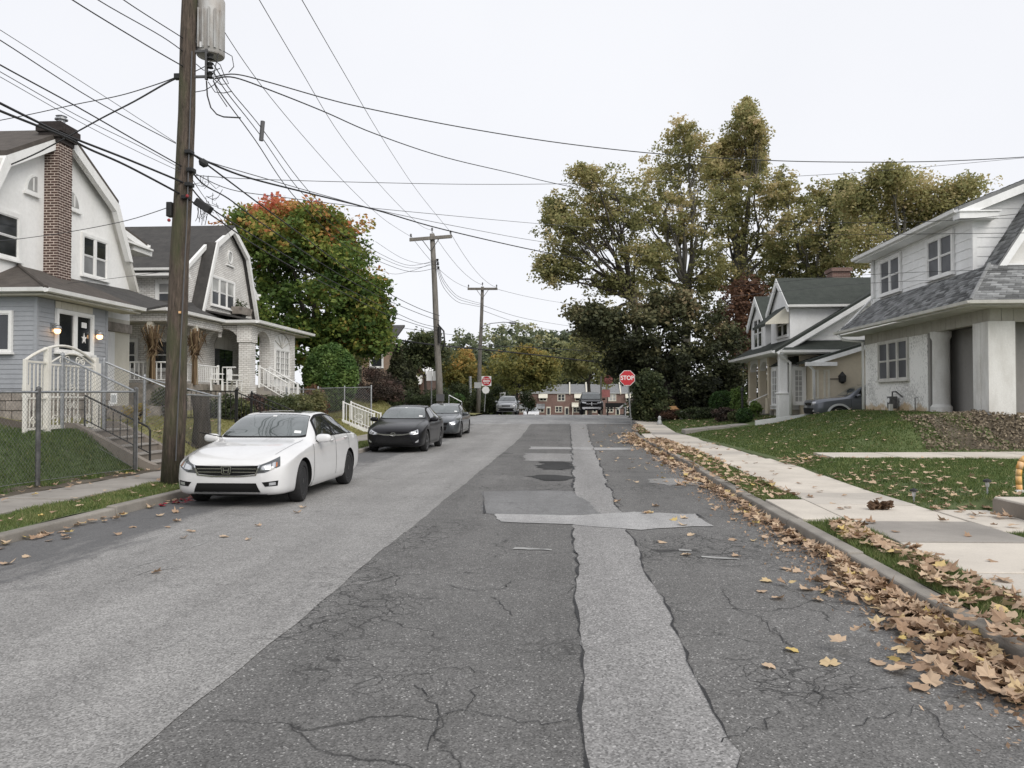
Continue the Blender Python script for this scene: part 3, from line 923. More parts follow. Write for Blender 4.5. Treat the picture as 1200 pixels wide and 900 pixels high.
def downpipe(parent, path, mat='white_paint', r=0.045):
 return MB().tube(path, r, 8).build('downpipe', M[mat], parent, smooth=True)
def dome(cx, cy, z, r, n=10):
 return [(r * math.cos(a), z + r * math.sin(a)) for a in np.linspace(0, math.pi / 2, n)]
def leaf_cloud(centers, spread, per, size, tint_fn, jitter_up=0.0, up=0.25):
 """many small leaf quads round the given clump centres -> verts, faces, tints"""
 c = np.repeat(np.asarray(centers, float), per, axis=0)
 sp = np.repeat(np.broadcast_to(np.asarray(spread, float).reshape(-1, 1) if np.ndim(spread) == 1 and len(np.shape(spread)) and len(spread) == len(centers) else np.asarray(spread, float), (len(centers), 3)), per, axis=0)
 N = len(c)
 d = nrg.normal(size=(N, 3))
 d /= np.linalg.norm(d, axis=1)[:, None]
 p = c + d * (nrg.random((N, 1)) ** 0.45) * sp
 a = nrg.normal(size=(N, 3)); a[:, 2] *= 0.6
 a /= np.linalg.norm(a, axis=1)[:, None]
 nrm = d * 0.7 + nrg.normal(size=(N, 3)) * 0.6 + np.array([0, 0, up])
 b = np.cross(nrm, a); b /= np.maximum(np.linalg.norm(b, axis=1), 1e-6)[:, None]
 s = size * (0.6 + 0.8 * nrg.random((N, 1)))
 v = np.stack([p - a * s * .5, p + b * s * .33, p + a * s * .5, p - b * s * .33], 1)
 f = np.arange(N * 4).reshape(N, 4)
 t = tint_fn(p, d)
 return v.reshape(-1, 3), f, np.clip(t + nrg.normal(size=N) * 0.09, 0.0, 1.0)
def limb_path(a, b, bow=0.15, n=6, wig=0.04):
 a, b = Vector(a), Vector(b)
 L = (b - a).length
 side = Vector((rng.uniform(-1, 1), rng.uniform(-1, 1), rng.uniform(-.2, .6))) * bow * L
 out = []
 for i in range(n + 1):
  t = i / n
  p = a.lerp(b, t) + side * (t * (1 - t)) + Vector((rng.gauss(0, 1), rng.gauss(0, 1), rng.gauss(0, 1))) * wig * L * (0 if i in (0, n) else 1) * .4
  out.append(p)
 return out
def tree(name, label, base, fork, r0, blobs, leaf_mat, bark_mat, per=60, clumps=40, leaf=0.3, tintf=None, group=None, cat='tree', clump_r=0.8, twigs=5, trunk_top=None, density=1.0, shell=0.55):
 """base, fork: points; blobs: (centre, radii xyz) of the crown's masses. Trunk, limbs reaching every mass, leaves in clumps"""
 root = thing(name, label, cat, base, group)
 base, fork = Vector(base), Vector(fork)
 tp = limb_path(base - Vector((0, 0, .2)), fork, 0.05, 6, 0.015)
 rr = [r0 * (1.35 if i == 0 else 1 - 0.35 * i / 6) for i in range(7)]
 MB().tube(tp, rr, 9).build('trunk', M[bark_mat], root, smooth=True)
 cs, sp = [], []
 for (c, rad) in blobs:
  c = Vector(c)
  k = max(4, int(clumps * density))
  lp = limb_path(fork - Vector((0, 0, r0)), c, 0.18, 7)
  Lr = r0 * 0.40 * min(1.0, max(rad) / 3.0 + .35)
  MB().tube(lp, [Lr * (1 - .8 * i / 7) for i in range(8)], 7).build('limb', M[bark_mat], root, smooth=True)
  q = nrg.normal(size=(k, 3)); q /= np.linalg.norm(q, axis=1)[:, None]
  q *= (shell + (1.08 - shell) * nrg.random((k, 1))) * np.clip(1 + 0.22 * nrg.normal(size=(k, 1)), .4, 1.22)
  q[: k // 6] *= 1.25
  pts = np.array(c) + q * np.array(rad)
  cs.append(pts); sp.append(np.full((k, 3), clump_r) * (0.65 + .7 * nrg.random((k, 1))) * np.array([1, 1, .75]))
  tw = MB()
  for _ in range(twigs):
   e = pts[rng.randrange(k)]
   s = lp[rng.randrange(3, 8)]
   tw.tube(limb_path(s, e, 0.2, 4), [Lr * .3, Lr * .24, Lr * .18, Lr * .12, Lr * .05], 5)
  if twigs: tw.build('twigs', M[bark_mat], root, smooth=True, kind='stuff')
 cs = np.concatenate(cs); sp = np.concatenate(sp)
 zlo, zhi = cs[:, 2].min(), cs[:, 2].max()
 f = tintf or (lambda p, d: 0.35 + 0.25 * nrg.random(len(p)))
 ct = nrg.normal(size=len(cs)) * 0.16
 base_t = np.repeat(ct, per)
 v, fc, t = leaf_cloud(cs, sp, per, leaf, lambda p, d: f(p, d) + base_t)
 o = origin(root)
 np_mesh('crown', v - np.array(o), fc, M[leaf_mat], t, parent=root, kind='stuff')
 return root
def shrub(name, label, base, rad, leaf_mat, n=2500, leaf=0.08, tint=0.4, group=None, cat='shrub', hard=False, lumps=14, stems=5):
 """a bush: stems and leaves; hard=True is clipped to a smooth ball"""
 root = thing(name, label, cat, base, group)
 b = np.array(base, float)
 r = np.array(rad, float)
 c = b + np.array([0, 0, r[2]])
 st = MB()
 for i in range(stems):
  a = rng.uniform(0, 6.28)
  e = Vector(c) + Vector((math.cos(a) * r[0] * .6, math.sin(a) * r[1] * .6, r[2] * rng.uniform(0, .6)))
  st.tube(limb_path(Vector(base) - Vector((0, 0, .1)), e, .15, 4), [.035, .03, .022, .015, .008], 5)
 st.build('stem', M['bark_dark'], root, smooth=True)
 if hard:
  d = nrg.normal(size=(n, 3)); d /= np.linalg.norm(d, axis=1)[:, None]
  wob = 1 + 0.03 * np.sin(d[:, :1] * 9) + 0.03 * np.sin(d[:, 1:2] * 11 + d[:, 2:] * 7)
  p = c + d * r * (0.70 + 0.31 * nrg.random((n, 1)) ** .5) * wob
  p = p[p[:, 2] > b[2] - .05]
 else:
  q = nrg.normal(size=(lumps, 3)); q /= np.linalg.norm(q, axis=1)[:, None]
  lc = c + q * r * 0.62
  p = lc[nrg.integers(0, lumps, n)]
  d = nrg.normal(size=(n, 3)); d /= np.linalg.norm(d, axis=1)[:, None]
  p = p + d * r * 0.45 * (nrg.random((n, 1)) ** .5)
  p[:, 2] = np.maximum(p[:, 2], b[2])
 m = len(p)
 v, f, t = leaf_cloud(p, 0.02, 1, leaf, lambda q, dd: tint + 0.18 * np.sin(q[:, 0] * 5 / max(r[0], .3)) * np.cos(q[:, 2] * 6 / max(r[2], .3)) + 0.1 * nrg.random(m))
 np_mesh('foliage', v - b, f, M[leaf_mat] if isinstance(leaf_mat, str) else leaf_mat, t, parent=root, kind='stuff')
 return root
M['leaf_maple'] = tinted('leaf_maple', [(0.0, (0.058, 0.104, 0.029)), (0.3, (0.130, 0.195, 0.046)), (0.5, (0.260, 0.293, 0.065)), (0.64, (0.442, 0.286, 0.091)), (0.8, (0.572, 0.208, 0.104)), (1.0, (0.598, 0.143, 0.111))], 0.6, 0.4)
M['leaf_sycamore'] = tinted('leaf_sycamore', [(0.0, (0.14, 0.15, 0.065)), (0.3, (0.27, 0.275, 0.12)), (0.6, (0.45, 0.405, 0.19)), (0.8, (0.58, 0.48, 0.27)), (1.0, (0.68, 0.55, 0.36))], 0.6, 0.52)
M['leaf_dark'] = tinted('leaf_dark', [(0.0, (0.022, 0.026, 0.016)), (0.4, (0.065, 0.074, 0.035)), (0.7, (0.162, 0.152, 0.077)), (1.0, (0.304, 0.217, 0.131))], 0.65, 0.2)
M['leaf_green'] = tinted('leaf_green', [(0.0, (0.025, 0.032, 0.016)), (0.4, (0.06, 0.08, 0.034)), (0.7, (0.13, 0.145, 0.065)), (1.0, (0.23, 0.22, 0.10))], 0.6, 0.3)
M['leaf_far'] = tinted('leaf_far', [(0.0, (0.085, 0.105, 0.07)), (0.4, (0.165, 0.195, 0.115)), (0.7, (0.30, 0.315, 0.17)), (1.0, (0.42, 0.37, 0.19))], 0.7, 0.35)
M['leaf_orange'] = tinted('leaf_orange', [(0.0, (0.15, 0.165, 0.055)), (0.35, (0.28, 0.255, 0.08)), (0.65, (0.48, 0.33, 0.10)), (1.0, (0.60, 0.33, 0.13))], 0.6, 0.4)
M['leaf_rust'] = tinted('leaf_rust', [(0.0, (0.041, 0.025, 0.019)), (0.5, (0.136, 0.074, 0.048)), (1.0, (0.299, 0.163, 0.082))], 0.65, 0.3)
M['leaf_box'] = tinted('leaf_box', [(0.0, (0.023, 0.049, 0.018)), (0.5, (0.065, 0.124, 0.034)), (1.0, (0.170, 0.246, 0.066))], 0.6, 0.2)
M['leaf_wine'] = tinted('leaf_wine', [(0.0, (0.022, 0.017, 0.014)), (0.5, (0.064, 0.050, 0.041)), (1.0, (0.182, 0.109, 0.091))], 0.65, 0.15)
# ================================================================== house with the brick chimney (left, nearest)
def FX(X, sgn=1):      # wall facing +X (sgn=1) or -X; u = world Y, v = world z
 return lambda u, v, n=0.0: Vector((X + sgn * n, u, v))
def FY(Y, sgn=-1):     # wall facing -Y; u = world X
 return lambda u, v, n=0.0: Vector((u, Y + sgn * n, v))
def chimney_house():
 H = thing('gambrel_house', 'white stucco gambrel house with a tall dark brick chimney and blue-grey sided sunroom', 'house', (-18, 21.7, 0.9))
 yc, zr, kz, kw, bw = 21.75, 9.15, 7.72, 2.55, 3.78
 def B(name, mb, m, parent=H, **k): return mb.build(name, M[m], parent, **k)
 fw = MB().fprism(FX(-14.1), [(yc - bw, 4.2), (yc + bw, 4.2), (yc + bw, 5.3), (yc + kw, kz - .1), (yc, zr - .12), (yc - kw, kz - .1), (yc - bw, 5.3)], -.6, 0)
 wall = B('wall', fw, 'white_wall')
 body = MB().box(-24, -14.72, yc - 3.8, yc + 3.8, 0.2, 6.75)
 body.prism([(-14.72, yc - 3.8, 6.75), (-14.72, yc + 3.8, 6.75), (-14.72, yc, zr - .15)], (-9.2, 0, 0))
 B('wall', body, 'white_wall')
 sl_ = (zr - 6.8) / 4.35
 for s in (-1, 1):
  Z = lambda d: zr + .06 - sl_ * d
  r1 = roof_slab(H, [(-13.8, yc, Z(0)), (-13.8, yc + s * kw, Z(kw)), (-24.3, yc + s * kw, Z(kw)), (-24.3, yc, Z(0))], .12, 'roof_brown')
  r2 = roof_slab(H, [(-14.76, yc + s * (kw + .002), Z(kw)), (-14.76, yc + s * 6.1, 7.2), (-24.3, yc + s * 6.1, 7.2), (-24.3, yc + s * (kw + .002), Z(kw))], .12, 'roof_brown')
  B('rake_board', MB().prism([(-14.74, yc + s * (kw + .2), Z(kw) - .1), (-14.74, yc + s * 6.1, 7.1), (-14.74, yc + s * 6.1, 6.92), (-14.74, yc + s * (kw + .2), Z(kw) - .32)], (-.12, 0, 0)), 'white_paint')
  B('eave_box', MB().box(-15.3, -14.6, min(yc + s * 4.9, yc + s * 6.15), max(yc + s * 4.9, yc + s * 6.15), 6.74, 6.90), 'white_paint')
  st = MB().prism([(-13.85, yc + s * (kw + .02), kz - .02), (-13.85, yc + s * (bw + .16), 5.15), (-13.85, yc + s * (bw + .02), 5.15), (-13.85, yc + s * (kw - .14), kz - .06)], (-.9, 0, 0))
  B('gable_wing', st, 'trim_cream')
  for q in range(9):     # weathered battens on the wing
   t = 0.33 + q * 0.073
   y_, z_ = lerp(yc + s * (kw + .03), yc + s * (bw + .17), t), lerp(kz, 5.15, t)
   B('batten', MB().box(-14.7, -13.87, min(y_, y_ + s * .035), max(y_, y_ + s * .035), z_ - .03, z_ + .03), 'stone')
  rk = MB().prism([(-13.78, yc, zr - .08), (-13.78, yc + s * (kw + .03), kz - .03), (-13.78, yc + s * (kw - .12), kz - .27), (-13.78, yc, zr - .36)], (-.16, 0, 0))
  rk.prism([(-13.785, yc + s * (kw + .03), kz - .035), (-13.785, yc + s * (bw + .17 - .55), 6.05), (-13.785, yc + s * (bw - .12 - .45), 6.05), (-13.785, yc + s * (kw - .13), kz - .28)], (-.16, 0, 0))
  B('rake_board', rk, 'white_paint')
  B('soffit', MB().box(-24.2, -14.5, min(yc + s * 3.82, yc + s * 6.05), max(yc + s * 3.82, yc + s * 6.05), 6.91, 6.97), 'white_paint')
  gutter(H, (-24.2, yc + s * 6.1, 7.16), (-14.7, yc + s * 6.1, 7.16), out=(0, s, 0))
 ch = B('chimney', MB().box(-14.12, -13.70, 21.12, 21.72, 4.3, 8.72), 'mortar')
 mb = MB()
 z = 4.8; row = 0
 while z < 8.68:
  o = 0.105 if row % 2 else 0.0
  y = 21.11 - o
  while y < 21.72:
   a, b = max(21.11, y), min(21.73, y + .186)
   if b - a > .03:
    pr = rng.uniform(.003, .008)
    mb.box(-13.705, -13.70 + pr, a, b, z, z + .05)
   y += .21
  x = -14.12 + (0.105 if row % 2 == 0 else 0) - .1
  while x < -13.69:
   a, b = max(-14.12, x), min(-13.685, x + .186)
   if b - a > .03:
    mb.box(a, b, 21.12 - rng.uniform(.003, .008), 21.125, z, z + .05)
   x += .21
  z += .072; row += 1
 bo = mb.build('brick', M['brick_dark'], ch, kind='stuff')
 cap = MB()
 for k, (e, z0, z1) in enumerate(((.04, 8.66, 8.78), (.10, 8.78, 8.92), (.15, 8.92, 9.10), (.10, 9.10, 9.2))):
  y = 21.12 - e
  while y < 21.72 + e - .02:
   b = min(21.72 + e, y + .2)
   cap.box(-14.12 - e, -13.70 + e, y + .004, b - .004, z0 + .004, z1)
   y += .2
 cap.build('chimney_cap', M['brick_sooty'], ch, kind='stuff')
 fl = MB().lathe([(.10, 9.2), (.10, 9.36), (.17, 9.37), (.17, 9.40), (.11, 9.41), (.11, 9.46), (.15, 9.47), (.02, 9.52)], (-13.85, 21.45, 0), n=12)
 B('flue_cap', fl, 'galv', ch)
 F = FX(-14.1)
 window(H, F, 22.92, 24.12, 5.36, 6.46, cols=2, trim=.1, lower_m='glass_blind')
 window(H, F, 19.15, 20.05, 5.28, 6.32, cols=1, trim=.12)
 for (yo, s) in ((20.76, -1), (22.25, 1)):
  arc = [(yo, 7.18)] + [(yo + s * .38 * math.sin(a) if True else 0, 7.18 + .42 * math.cos(a)) for a in np.linspace(0, math.pi / 2, 8)]
  big = [(yo - s * .05, 7.11)] + [(yo - s * .05 + s * .49 * math.sin(a), 7.11 + .55 * math.cos(a)) for a in np.linspace(0, math.pi / 2, 8)]
  qw = B('quarter_window', MB().fprism(F, big if s < 0 else big[::-1], 0.001, .045), 'white_paint')
  B('pane', MB().fprism(F, arc if s < 0 else arc[::-1], .046, .052), 'curtain', qw)
  B('glazing_bar', MB().fbox(F, yo + s * .16 - .02, yo + s * .16 + .02, 7.19, 7.53, .05, .065), 'white_paint', qw)
  B('sill', MB().fbox(F, min(yo - s * .1, yo + s * .5), max(yo - s * .1, yo + s * .5), 7.04, 7.108, 0, .09), 'white_paint', qw)
 X, Yn, Yf = -12.5, 18.5, 21.45
 sun_w = B('sunroom_wall', MB().box(-14.08, X, Yn, Yf, 1.85, 4.08), 'siding_blue')
 siding(sun_w, FX(X), Yn + .06, Yf - .04, 1.9, 3.98, .115, 'siding_blue')
 side_w = B('side_wall', MB().box(-22, -14.10, Yn + .01, Yn + .25, 1.85, 4.08), 'siding_blue')
 siding(side_w, FY(Yn), -22, X - .06, 1.9, 3.98, .115, 'siding_blue')
 B('corner_board', MB().box(X - .05, X + .03, Yn - .03, Yn + .05, 1.86, 4.07), 'siding_blue')
 B('corner_board', MB().box(X - .05, X + .03, Yf - .05, Yf + .03, 1.86, 4.07), 'siding_blue')
 base = B('foundation', MB().box(-22, X - .04, Yn + .04, Yf + 0.2, 0.3, 1.84), 'stone')
 for r in range(4):
  for q in range(10):
   o = .15 if r % 2 else 0
   B('stone_block', MB().box(-16.9 + q * .46 + o, -16.9 + q * .46 + o + .44, Yn - .02 - rng.random() * .03, Yn + .05, .9 + r * .235, .9 + r * .235 + .222), 'stone', base, bevel=.015, bseg=1) if -16.9 + q * .46 + o + .44 < X else None
  for q in range(7):
   o = .2 if r % 2 else 0
   B('stone_block', MB().box(X - .06, X - .02 + rng.random() * .03, Yn + q * .46 + o - .1, Yn + q * .46 + o + .34, .9 + r * .235, .9 + r * .235 + .222), 'stone', base, bevel=.015, bseg=1)
 wd = window(H, FX(X + .018), 19.24, 20.66, 2.86, 3.80, cols=2, sash=False, trim=.08, depth=.07)
 for q in range(7):
  B('panel_board', MB().fbox(FX(X), 19.17 + q * .224, 19.17 + q * .224 + .215, 3.895, 4.07, .02, .045), 'cream')
 st = []
 for k in range(10):
  r_ = .15 if k % 2 == 0 else .06
  st.append((20.35 + r_ * .8 * math.sin(k * math.pi / 5), 3.22 + r_ * math.cos(k * math.pi / 5)))
 B('star_ornament', MB().fprism(FX(X + .018), st, .02, .032), 'sign_white', wd)
 B('paper_notice', MB().fbox(FX(X + .018), 20.24, 20.46, 3.5, 3.64, .02, .026), 'sign_white', wd)
 window(H, FY(Yn - .018), -15.4, -13.13, 2.80, 3.68, cols=2, sash=False, trim=.07, depth=.07)
 for yy in (19.05, 20.86):
  lb = B('wall_lamp', MB().fbox(FX(X), yy - .05, yy + .05, 3.28, 3.5, .018, .05).tube([(X + .05, yy, 3.46), (X + .14, yy, 3.50), (X + .16, yy, 3.42)], .012, 6), 'galv')
  em = bpy.data.materials.get('lamp_glow')
  if em is None:
   em, n_, b_ = _mat('lamp_glow')
   b_.inputs['Base Color'].default_value = (.9, .6, .35, 1)
   b_.inputs['Emission Color'].default_value = (1, .55, .25, 1)
   b_.inputs['Emission Strength'].default_value = 2.2
  MB().lathe([(.03, 3.24), (.07, 3.27), (.08, 3.33), (.05, 3.40), (.02, 3.42)], (X + .16, yy, 0), n=12).build('bulb', em, lb, smooth=True)
  MB().lathe([(.10, 3.36), (.085, 3.42), (.03, 3.46)], (X + .16, yy, 0), n=12).build('lamp_shade', M['galv'], lb, smooth=True)
 e0, zt = 4.26, 5.12
 roof_slab(H, [(-12.07, 18.19, e0), (-12.07, 22.55, e0), (-14.1, 22.55, zt), (-14.1, 20.1, zt)], .07, 'roof_brown')
 roof_slab(H, [(-22.3, 18.19, e0), (-12.075, 18.19, e0), (-14.1, 20.1, zt), (-22.3, 20.1, zt)], .07, 'roof_brown')
 roof_slab(H, [(-12.10, 22.55, e0 - .02), (-12.6, 25.2, e0 + .45), (-14.1, 25.45, zt + .1), (-14.1, 22.56, zt)], .07, 'roof_dark')
 hp = MB().tube([(-12.07, 18.19, e0 + .01), (-14.1, 20.1, zt + .01)], .045, 6)
 B('hip_cap', hp, 'roof_brown')
 B('soffit', MB().box(-22, -12.1, 18.22, 18.52, 4.09, 4.13), 'cream')
 B('soffit', MB().box(-12.62, -12.1, 18.53, 22.5, 4.092, 4.132), 'cream')
 gutter(H, (-12.07, 18.12, 4.25), (-12.07, 22.55, 4.27), out=(1, 0, 0))
 gutter(H, (-22.2, 18.17, 4.25), (-12.06, 18.17, 4.25), out=(0, -1, 0))
 B('recess_wall', MB().box(-14.6, -14.09, 21.46, 25.52, 1.0, 4.2), 'cream')
 B('corner_pilaster', MB().box(-14.09, -13.8, 21.5, 21.9, 1.2, 4.08), 'white_paint')
 dr = B('door', MB().fbox(FX(-14.09), 22.6, 23.9, 1.3, 3.65, .0, .06), 'black_void')
 B('handle', MB().fbox(FX(-14.09), 23.7, 23.78, 2.3, 2.42, .06, .1), 'galv', dr)
 B('door_frame', MB().fbox(FX(-14.09), 23.92, 24.5, 1.3, 3.75, .0, .09), 'white_paint')
 B('porch_floor', MB().box(-14.08, -12.3, 21.7, 25.6, .4, 1.45), 'stone')
 B('door_beam', MB().fbox(FX(-14.09), 21.9, 25.5, 3.78, 4.06, .0, .1), 'stone')
 return H
chimney_house()
# ================================================================== brick house with the arched porch
def archband(F, ua, ub, spring, rise, top, n0, n1, k=12):
 """wall over an arched opening"""
 mb = MB()
 c, r = (ua + ub) / 2, (ub - ua) / 2
 P = [(c - r * math.cos(a), spring + rise * math.sin(a)) for a in np.linspace(0, math.pi, k)]
 for (p, q) in zip(P, P[1:]):
  mb.fprism(F, [(p[0], p[1]), (q[0], q[1]), (q[0], top), (p[0], top)], n0, n1)
 return mb
def baluster_rail(parent, a, b, h, mat, gap=.12, r=.016, posts=True, bottom=.1, rail=.03, post_r=.04):
 """a railing between points a and b (its base line), every baluster a part"""
 a, b = Vector(a), Vector(b)
 up = Vector((0, 0, 1))
 L = (b - a).length
 MB().tube([a + up * h, b + up * h], rail, 6).build('handrail', M[mat], parent)
 MB().tube([a + up * bottom, b + up * bottom], rail * .7, 6).build('bottom_rail', M[mat], parent)
 n = max(2, int(L / gap))
 d = (b - a)
 proto = MB().tube([a + up * bottom, a + up * h], r, 5).build('baluster', M[mat], parent)
 for i in range(1, n):
  p = d * (i / n)
  o = proto.copy(); C.objects.link(o); o.parent = parent
  o.location = Vector(proto.location) + p
 if posts:
  for q in (a, b):
   MB().box(q.x - post_r, q.x + post_r, q.y - post_r, q.y + post_r, q.z - .1, q.z + h + .06).build('post', M[mat], parent, bevel=.006, bseg=1)
def porch_house():
 H = thing('gambrel_house', 'pale painted brick gambrel house with an arched wraparound porch', 'house', (-19, 35, 1.2))
 yc, zr, kw, bw = 35.0, 9.34, 1.72, 2.97
 kz = 8.3
 def B(name, mb, m, parent=H, **k): return mb.build(name, M[m], parent, **k)
 F = FX(-14.85)
 wall = B('wall', MB().fprism(F, [(yc - bw, 4.6), (yc + bw, 4.6), (yc + bw, 5.3), (yc + kw, kz - .06), (yc, zr - .12), (yc - kw, kz - .06), (yc - bw, 5.3)], -.26, 0), 'brick_white')
 body = MB().box(-25, -15.12, yc - 3.35, yc + 3.35, .6, 6.85)
 body.prism([(-15.12, yc - 3.35, 6.85), (-15.12, yc + 3.35, 6.85), (-15.12, yc, zr - .2)], (-9.8, 0, 0))
 B('wall', body, 'brick_white')
 slp = (zr - 6.85) / 3.75
 Z = lambda d: zr + .06 - slp * d
 for s in (-1, 1):
  rf = roof_slab(H, [(-14.55, yc, Z(0)), (-14.55, yc + s * kw, Z(kw)), (-25.3, yc + s * kw, Z(kw)), (-25.3, yc, Z(0))], .12, 'roof_dark')
  roof_slab(H, [(-15.0, yc + s * (kw + .002), Z(kw)), (-15.0, yc + s * 3.95, Z(3.95)), (-25.3, yc + s * 3.95, Z(3.95)), (-25.3, yc + s * (kw + .002), Z(kw))], .12, 'roof_dark')
  B('gable_wing', MB().prism([(-14.6, yc + s * (kw + .05), kz + .0), (-14.6, yc + s * (bw + .14), 5.2), (-14.6, yc + s * (bw + .01), 5.2), (-14.6, yc + s * (kw - .1), kz - .05)], (-.5, 0, 0)), 'roof_dark')
  rk = MB().prism([(-14.53, yc, zr - .04), (-14.53, yc + s * (kw + .03), kz + .02), (-14.53, yc + s * (kw - .1), kz - .18), (-14.53, yc, zr - .27)], (-.14, 0, 0))
  rk.prism([(-14.535, yc + s * (kw + .04), kz + .01), (-14.535, yc + s * (bw + .12), 5.2), (-14.535, yc + s * (bw - .03), 5.2), (-14.535, yc + s * (kw - .1), kz - .19)], (-.14, 0, 0))
  B('rake_board', rk, 'white_paint')
  B('soffit', MB().box(-25.2, -14.95, min(yc + s * 3.36, yc + s * 4.0), max(yc + s * 3.36, yc + s * 4.0), 6.56, 6.67), 'white_paint')
  gutter(H, (-25.2, yc + s * 3.98, 6.86), (-14.9, yc + s * 3.98, 6.86), out=(0, s, 0))
  B('rake_board', MB().prism([(-14.97, yc + s * 3.98, 6.75), (-14.97, yc + s * (kw + .15), Z(kw + .1)), (-14.97, yc + s * (kw + .15), Z(kw + .1) - .2), (-14.97, yc + s * 3.98, 6.55)], (-.12, 0, 0)), 'white_paint')
 window(H, F, 33.35, 35.65, 5.72, 6.86, cols=3, trim=.09, lower_m='screen', pane_m='curtain')
 ring = MB()
 for k in range(16):
  a, b = k * math.pi / 8, (k + 1) * math.pi / 8
  ring.fprism(F, [(yc + .2 + .26 * math.cos(a), 8.02 + .3 * math.sin(a)), (yc + .2 + .26 * math.cos(b), 8.02 + .3 * math.sin(b)), (yc + .2 + .2 * math.cos(b), 8.02 + .23 * math.sin(b)), (yc + .2 + .2 * math.cos(a), 8.02 + .23 * math.sin(a))], 0, .05)
 rv_ = B('round_vent', ring, 'white_paint')
 B('vent_sill', MB().fbox(F, yc - .2, yc + .6, 7.60, 7.66, 0, .08), 'white_paint')
 B('pane', MB().fprism(F, [(yc + .2 + .2 * math.cos(a), 8.02 + .23 * math.sin(a)) for a in np.linspace(0, 6.28, 14)[:-1]], .004, .012), 'curtain', rv_)
 a_ = atY(186, 330, 31.64); b_ = atY(200, 330, 31.64)
 window(H, FY(31.65), a_.x, b_.x, 5.55, 6.35, cols=1, trim=.13, lower_m='screen', pane_m='curtain', sash=True)
 e0 = 4.86
 roof_slab(H, [(-19, 27.41, e0), (-13.75, 27.41, e0), (-14.86, 31.6, 5.55), (-19, 31.6, 5.9)], .08, 'roof_dark')
 roof_slab(H, [(-13.75, 27.412, e0), (-13.75, 32.1, e0 + .02), (-14.86, 32.1, 5.4), (-14.86, 31.6, 5.55)], .08, 'roof_dark')
 roof_slab(H, [(-12.4, 32.1, e0 + .02), (-12.4, 39.4, e0 + .05), (-14.86, 38.2, 5.45), (-14.86, 32.1, 5.4)], .08, 'roof_dark')
 B('porch_ceiling', MB().box(-18.9, -13.85, 27.5, 32.1, 4.70, 4.74), 'cream')
 B('porch_ceiling', MB().box(-14.8, -12.5, 32.12, 39.3, 4.71, 4.75), 'cream')
 gutter(H, (-19, 27.40, e0), (-13.74, 27.40, e0), out=(0, -1, 0), s=.13)
 gutter(H, (-13.74, 27.30, e0), (-13.74, 32.0, e0 + .02), out=(1, 0, 0), s=.13)
 gutter(H, (-13.7, 32.08, e0 + .02), (-12.4, 32.08, e0 + .02), out=(0, -1, 0), s=.13)
 gutter(H, (-12.39, 32.0, e0 + .02), (-12.39, 39.4, e0 + .05), out=(1, 0, 0), s=.13)
 zf = 2.25
 B('porch_floor', MB().box(-18.5, -13.7, 27.6, 32.2, 1.0, zf), 'stone')
 B('porch_floor', MB().box(-14.8, -12.72, 32.22, 38.6, 1.0, zf + .02), 'brick_white')
 ft = MB()
 B('beam', MB().box(-18.5, -13.95, 27.62, 27.85, 4.42, 4.70), 'brick_white')
 B('beam', MB().box(-14.1, -13.9, 27.86, 32.3, 4.42, 4.70), 'brick_white')
 G = FX(-12.72)
 B('brick_column', MB().fbox(G, 32.3, 32.82, zf - .2, 4.15, -.5, 0).fbox(G, 32.24, 32.9, 4.0, 4.70, -.55, .05), 'brick_white')
 B('brick_column', MB().fbox(G, 34.55, 34.98, zf - .2, 4.70, -.5, 0), 'brick_white')
 B('brick_column', MB().fbox(G, 37.25, 37.75, zf - .2, 4.70, -.5, 0), 'brick_white')
 B('arch', archband(G, 32.9, 34.55, 3.95, .62, 4.70, -.4, -.02), 'brick_white')
 B('arch', archband(FY(32.32), -14.62, -13.22, 3.95, .62, 4.69, -.3, 0), 'brick_white')
 B('side_beam', MB().box(-14.1, -13.95, 32.31, 32.33, 4.2, 4.69), 'brick_white')
 bay = B('fan_bay', MB().fbox(G, 34.99, 37.24, zf, 3.98, -.3, -.06).fprism(G, [(36.12 - 1.1 * math.cos(a), 3.98 + .66 * math.sin(a)) for a in np.linspace(0, math.pi, 14)], -.3, -.06), 'white_paint')
 B('arch', archband(G, 34.99, 37.24, 3.98, .70, 4.70, -.35, -.03), 'brick_white')
 for k in range(1, 6):
  a = math.pi * k / 6
  B('fan_rib', MB().tube([(-12.76, 36.12, 4.0), (-12.76, 36.12 - 1.0 * math.cos(a), 4.0 + .58 * math.sin(a))], .025, 5), 'trim_cream', bay)
 window(H, FX(-12.78), 35.25, 36.95, 2.75, 3.86, cols=3, sash=False, trim=.07, depth=.08, grid=(2, 4))
 B('porch_back_wall', MB().box(-15.6, -14.86, 32.2, 38.3, 1.2, 4.7), 'brick_white')
 K = FX(-14.86)
 B('arched_window', MB().fprism(K, [(34.6 - .95 * math.cos(a), 3.85 + .62 * math.sin(a)) for a in np.linspace(0, math.pi, 12)], 0, .06), 'trim_cream')
 B('door', MB().fbox(K, 33.75, 34.6, 2.3, 3.84, 0, .06), 'glass')
 B('door', MB().fbox(K, 34.66, 35.5, 2.3, 3.84, 0, .06), 'glass')
 B('side_porch_wall', MB().box(-18.6, -14.86, 31.62, 32.2, 1.2, 4.7), 'brick_white')
 P_ = FY(31.62)
 d1 = atY(131, 400, 31.6); d2 = atY(149, 400, 31.6)
 window(H, P_, -16.4, -15.5, 2.9, 4.0, cols=1, trim=.12)
 window(H, P_, -18.0, -17.2, 2.9, 4.0, cols=1, trim=.12)
 for p in (atY(176, 430, 27.75), atX(228, 430, -13.95)):
  B('porch_post', MB().box(p.x - .09, p.x + .09, p.y - .09, p.y + .09, zf, 4.45), 'cream')
 B('porch_post', MB().box(-18.3, -18.1, 27.66, 27.84, zf, 4.45), 'cream')
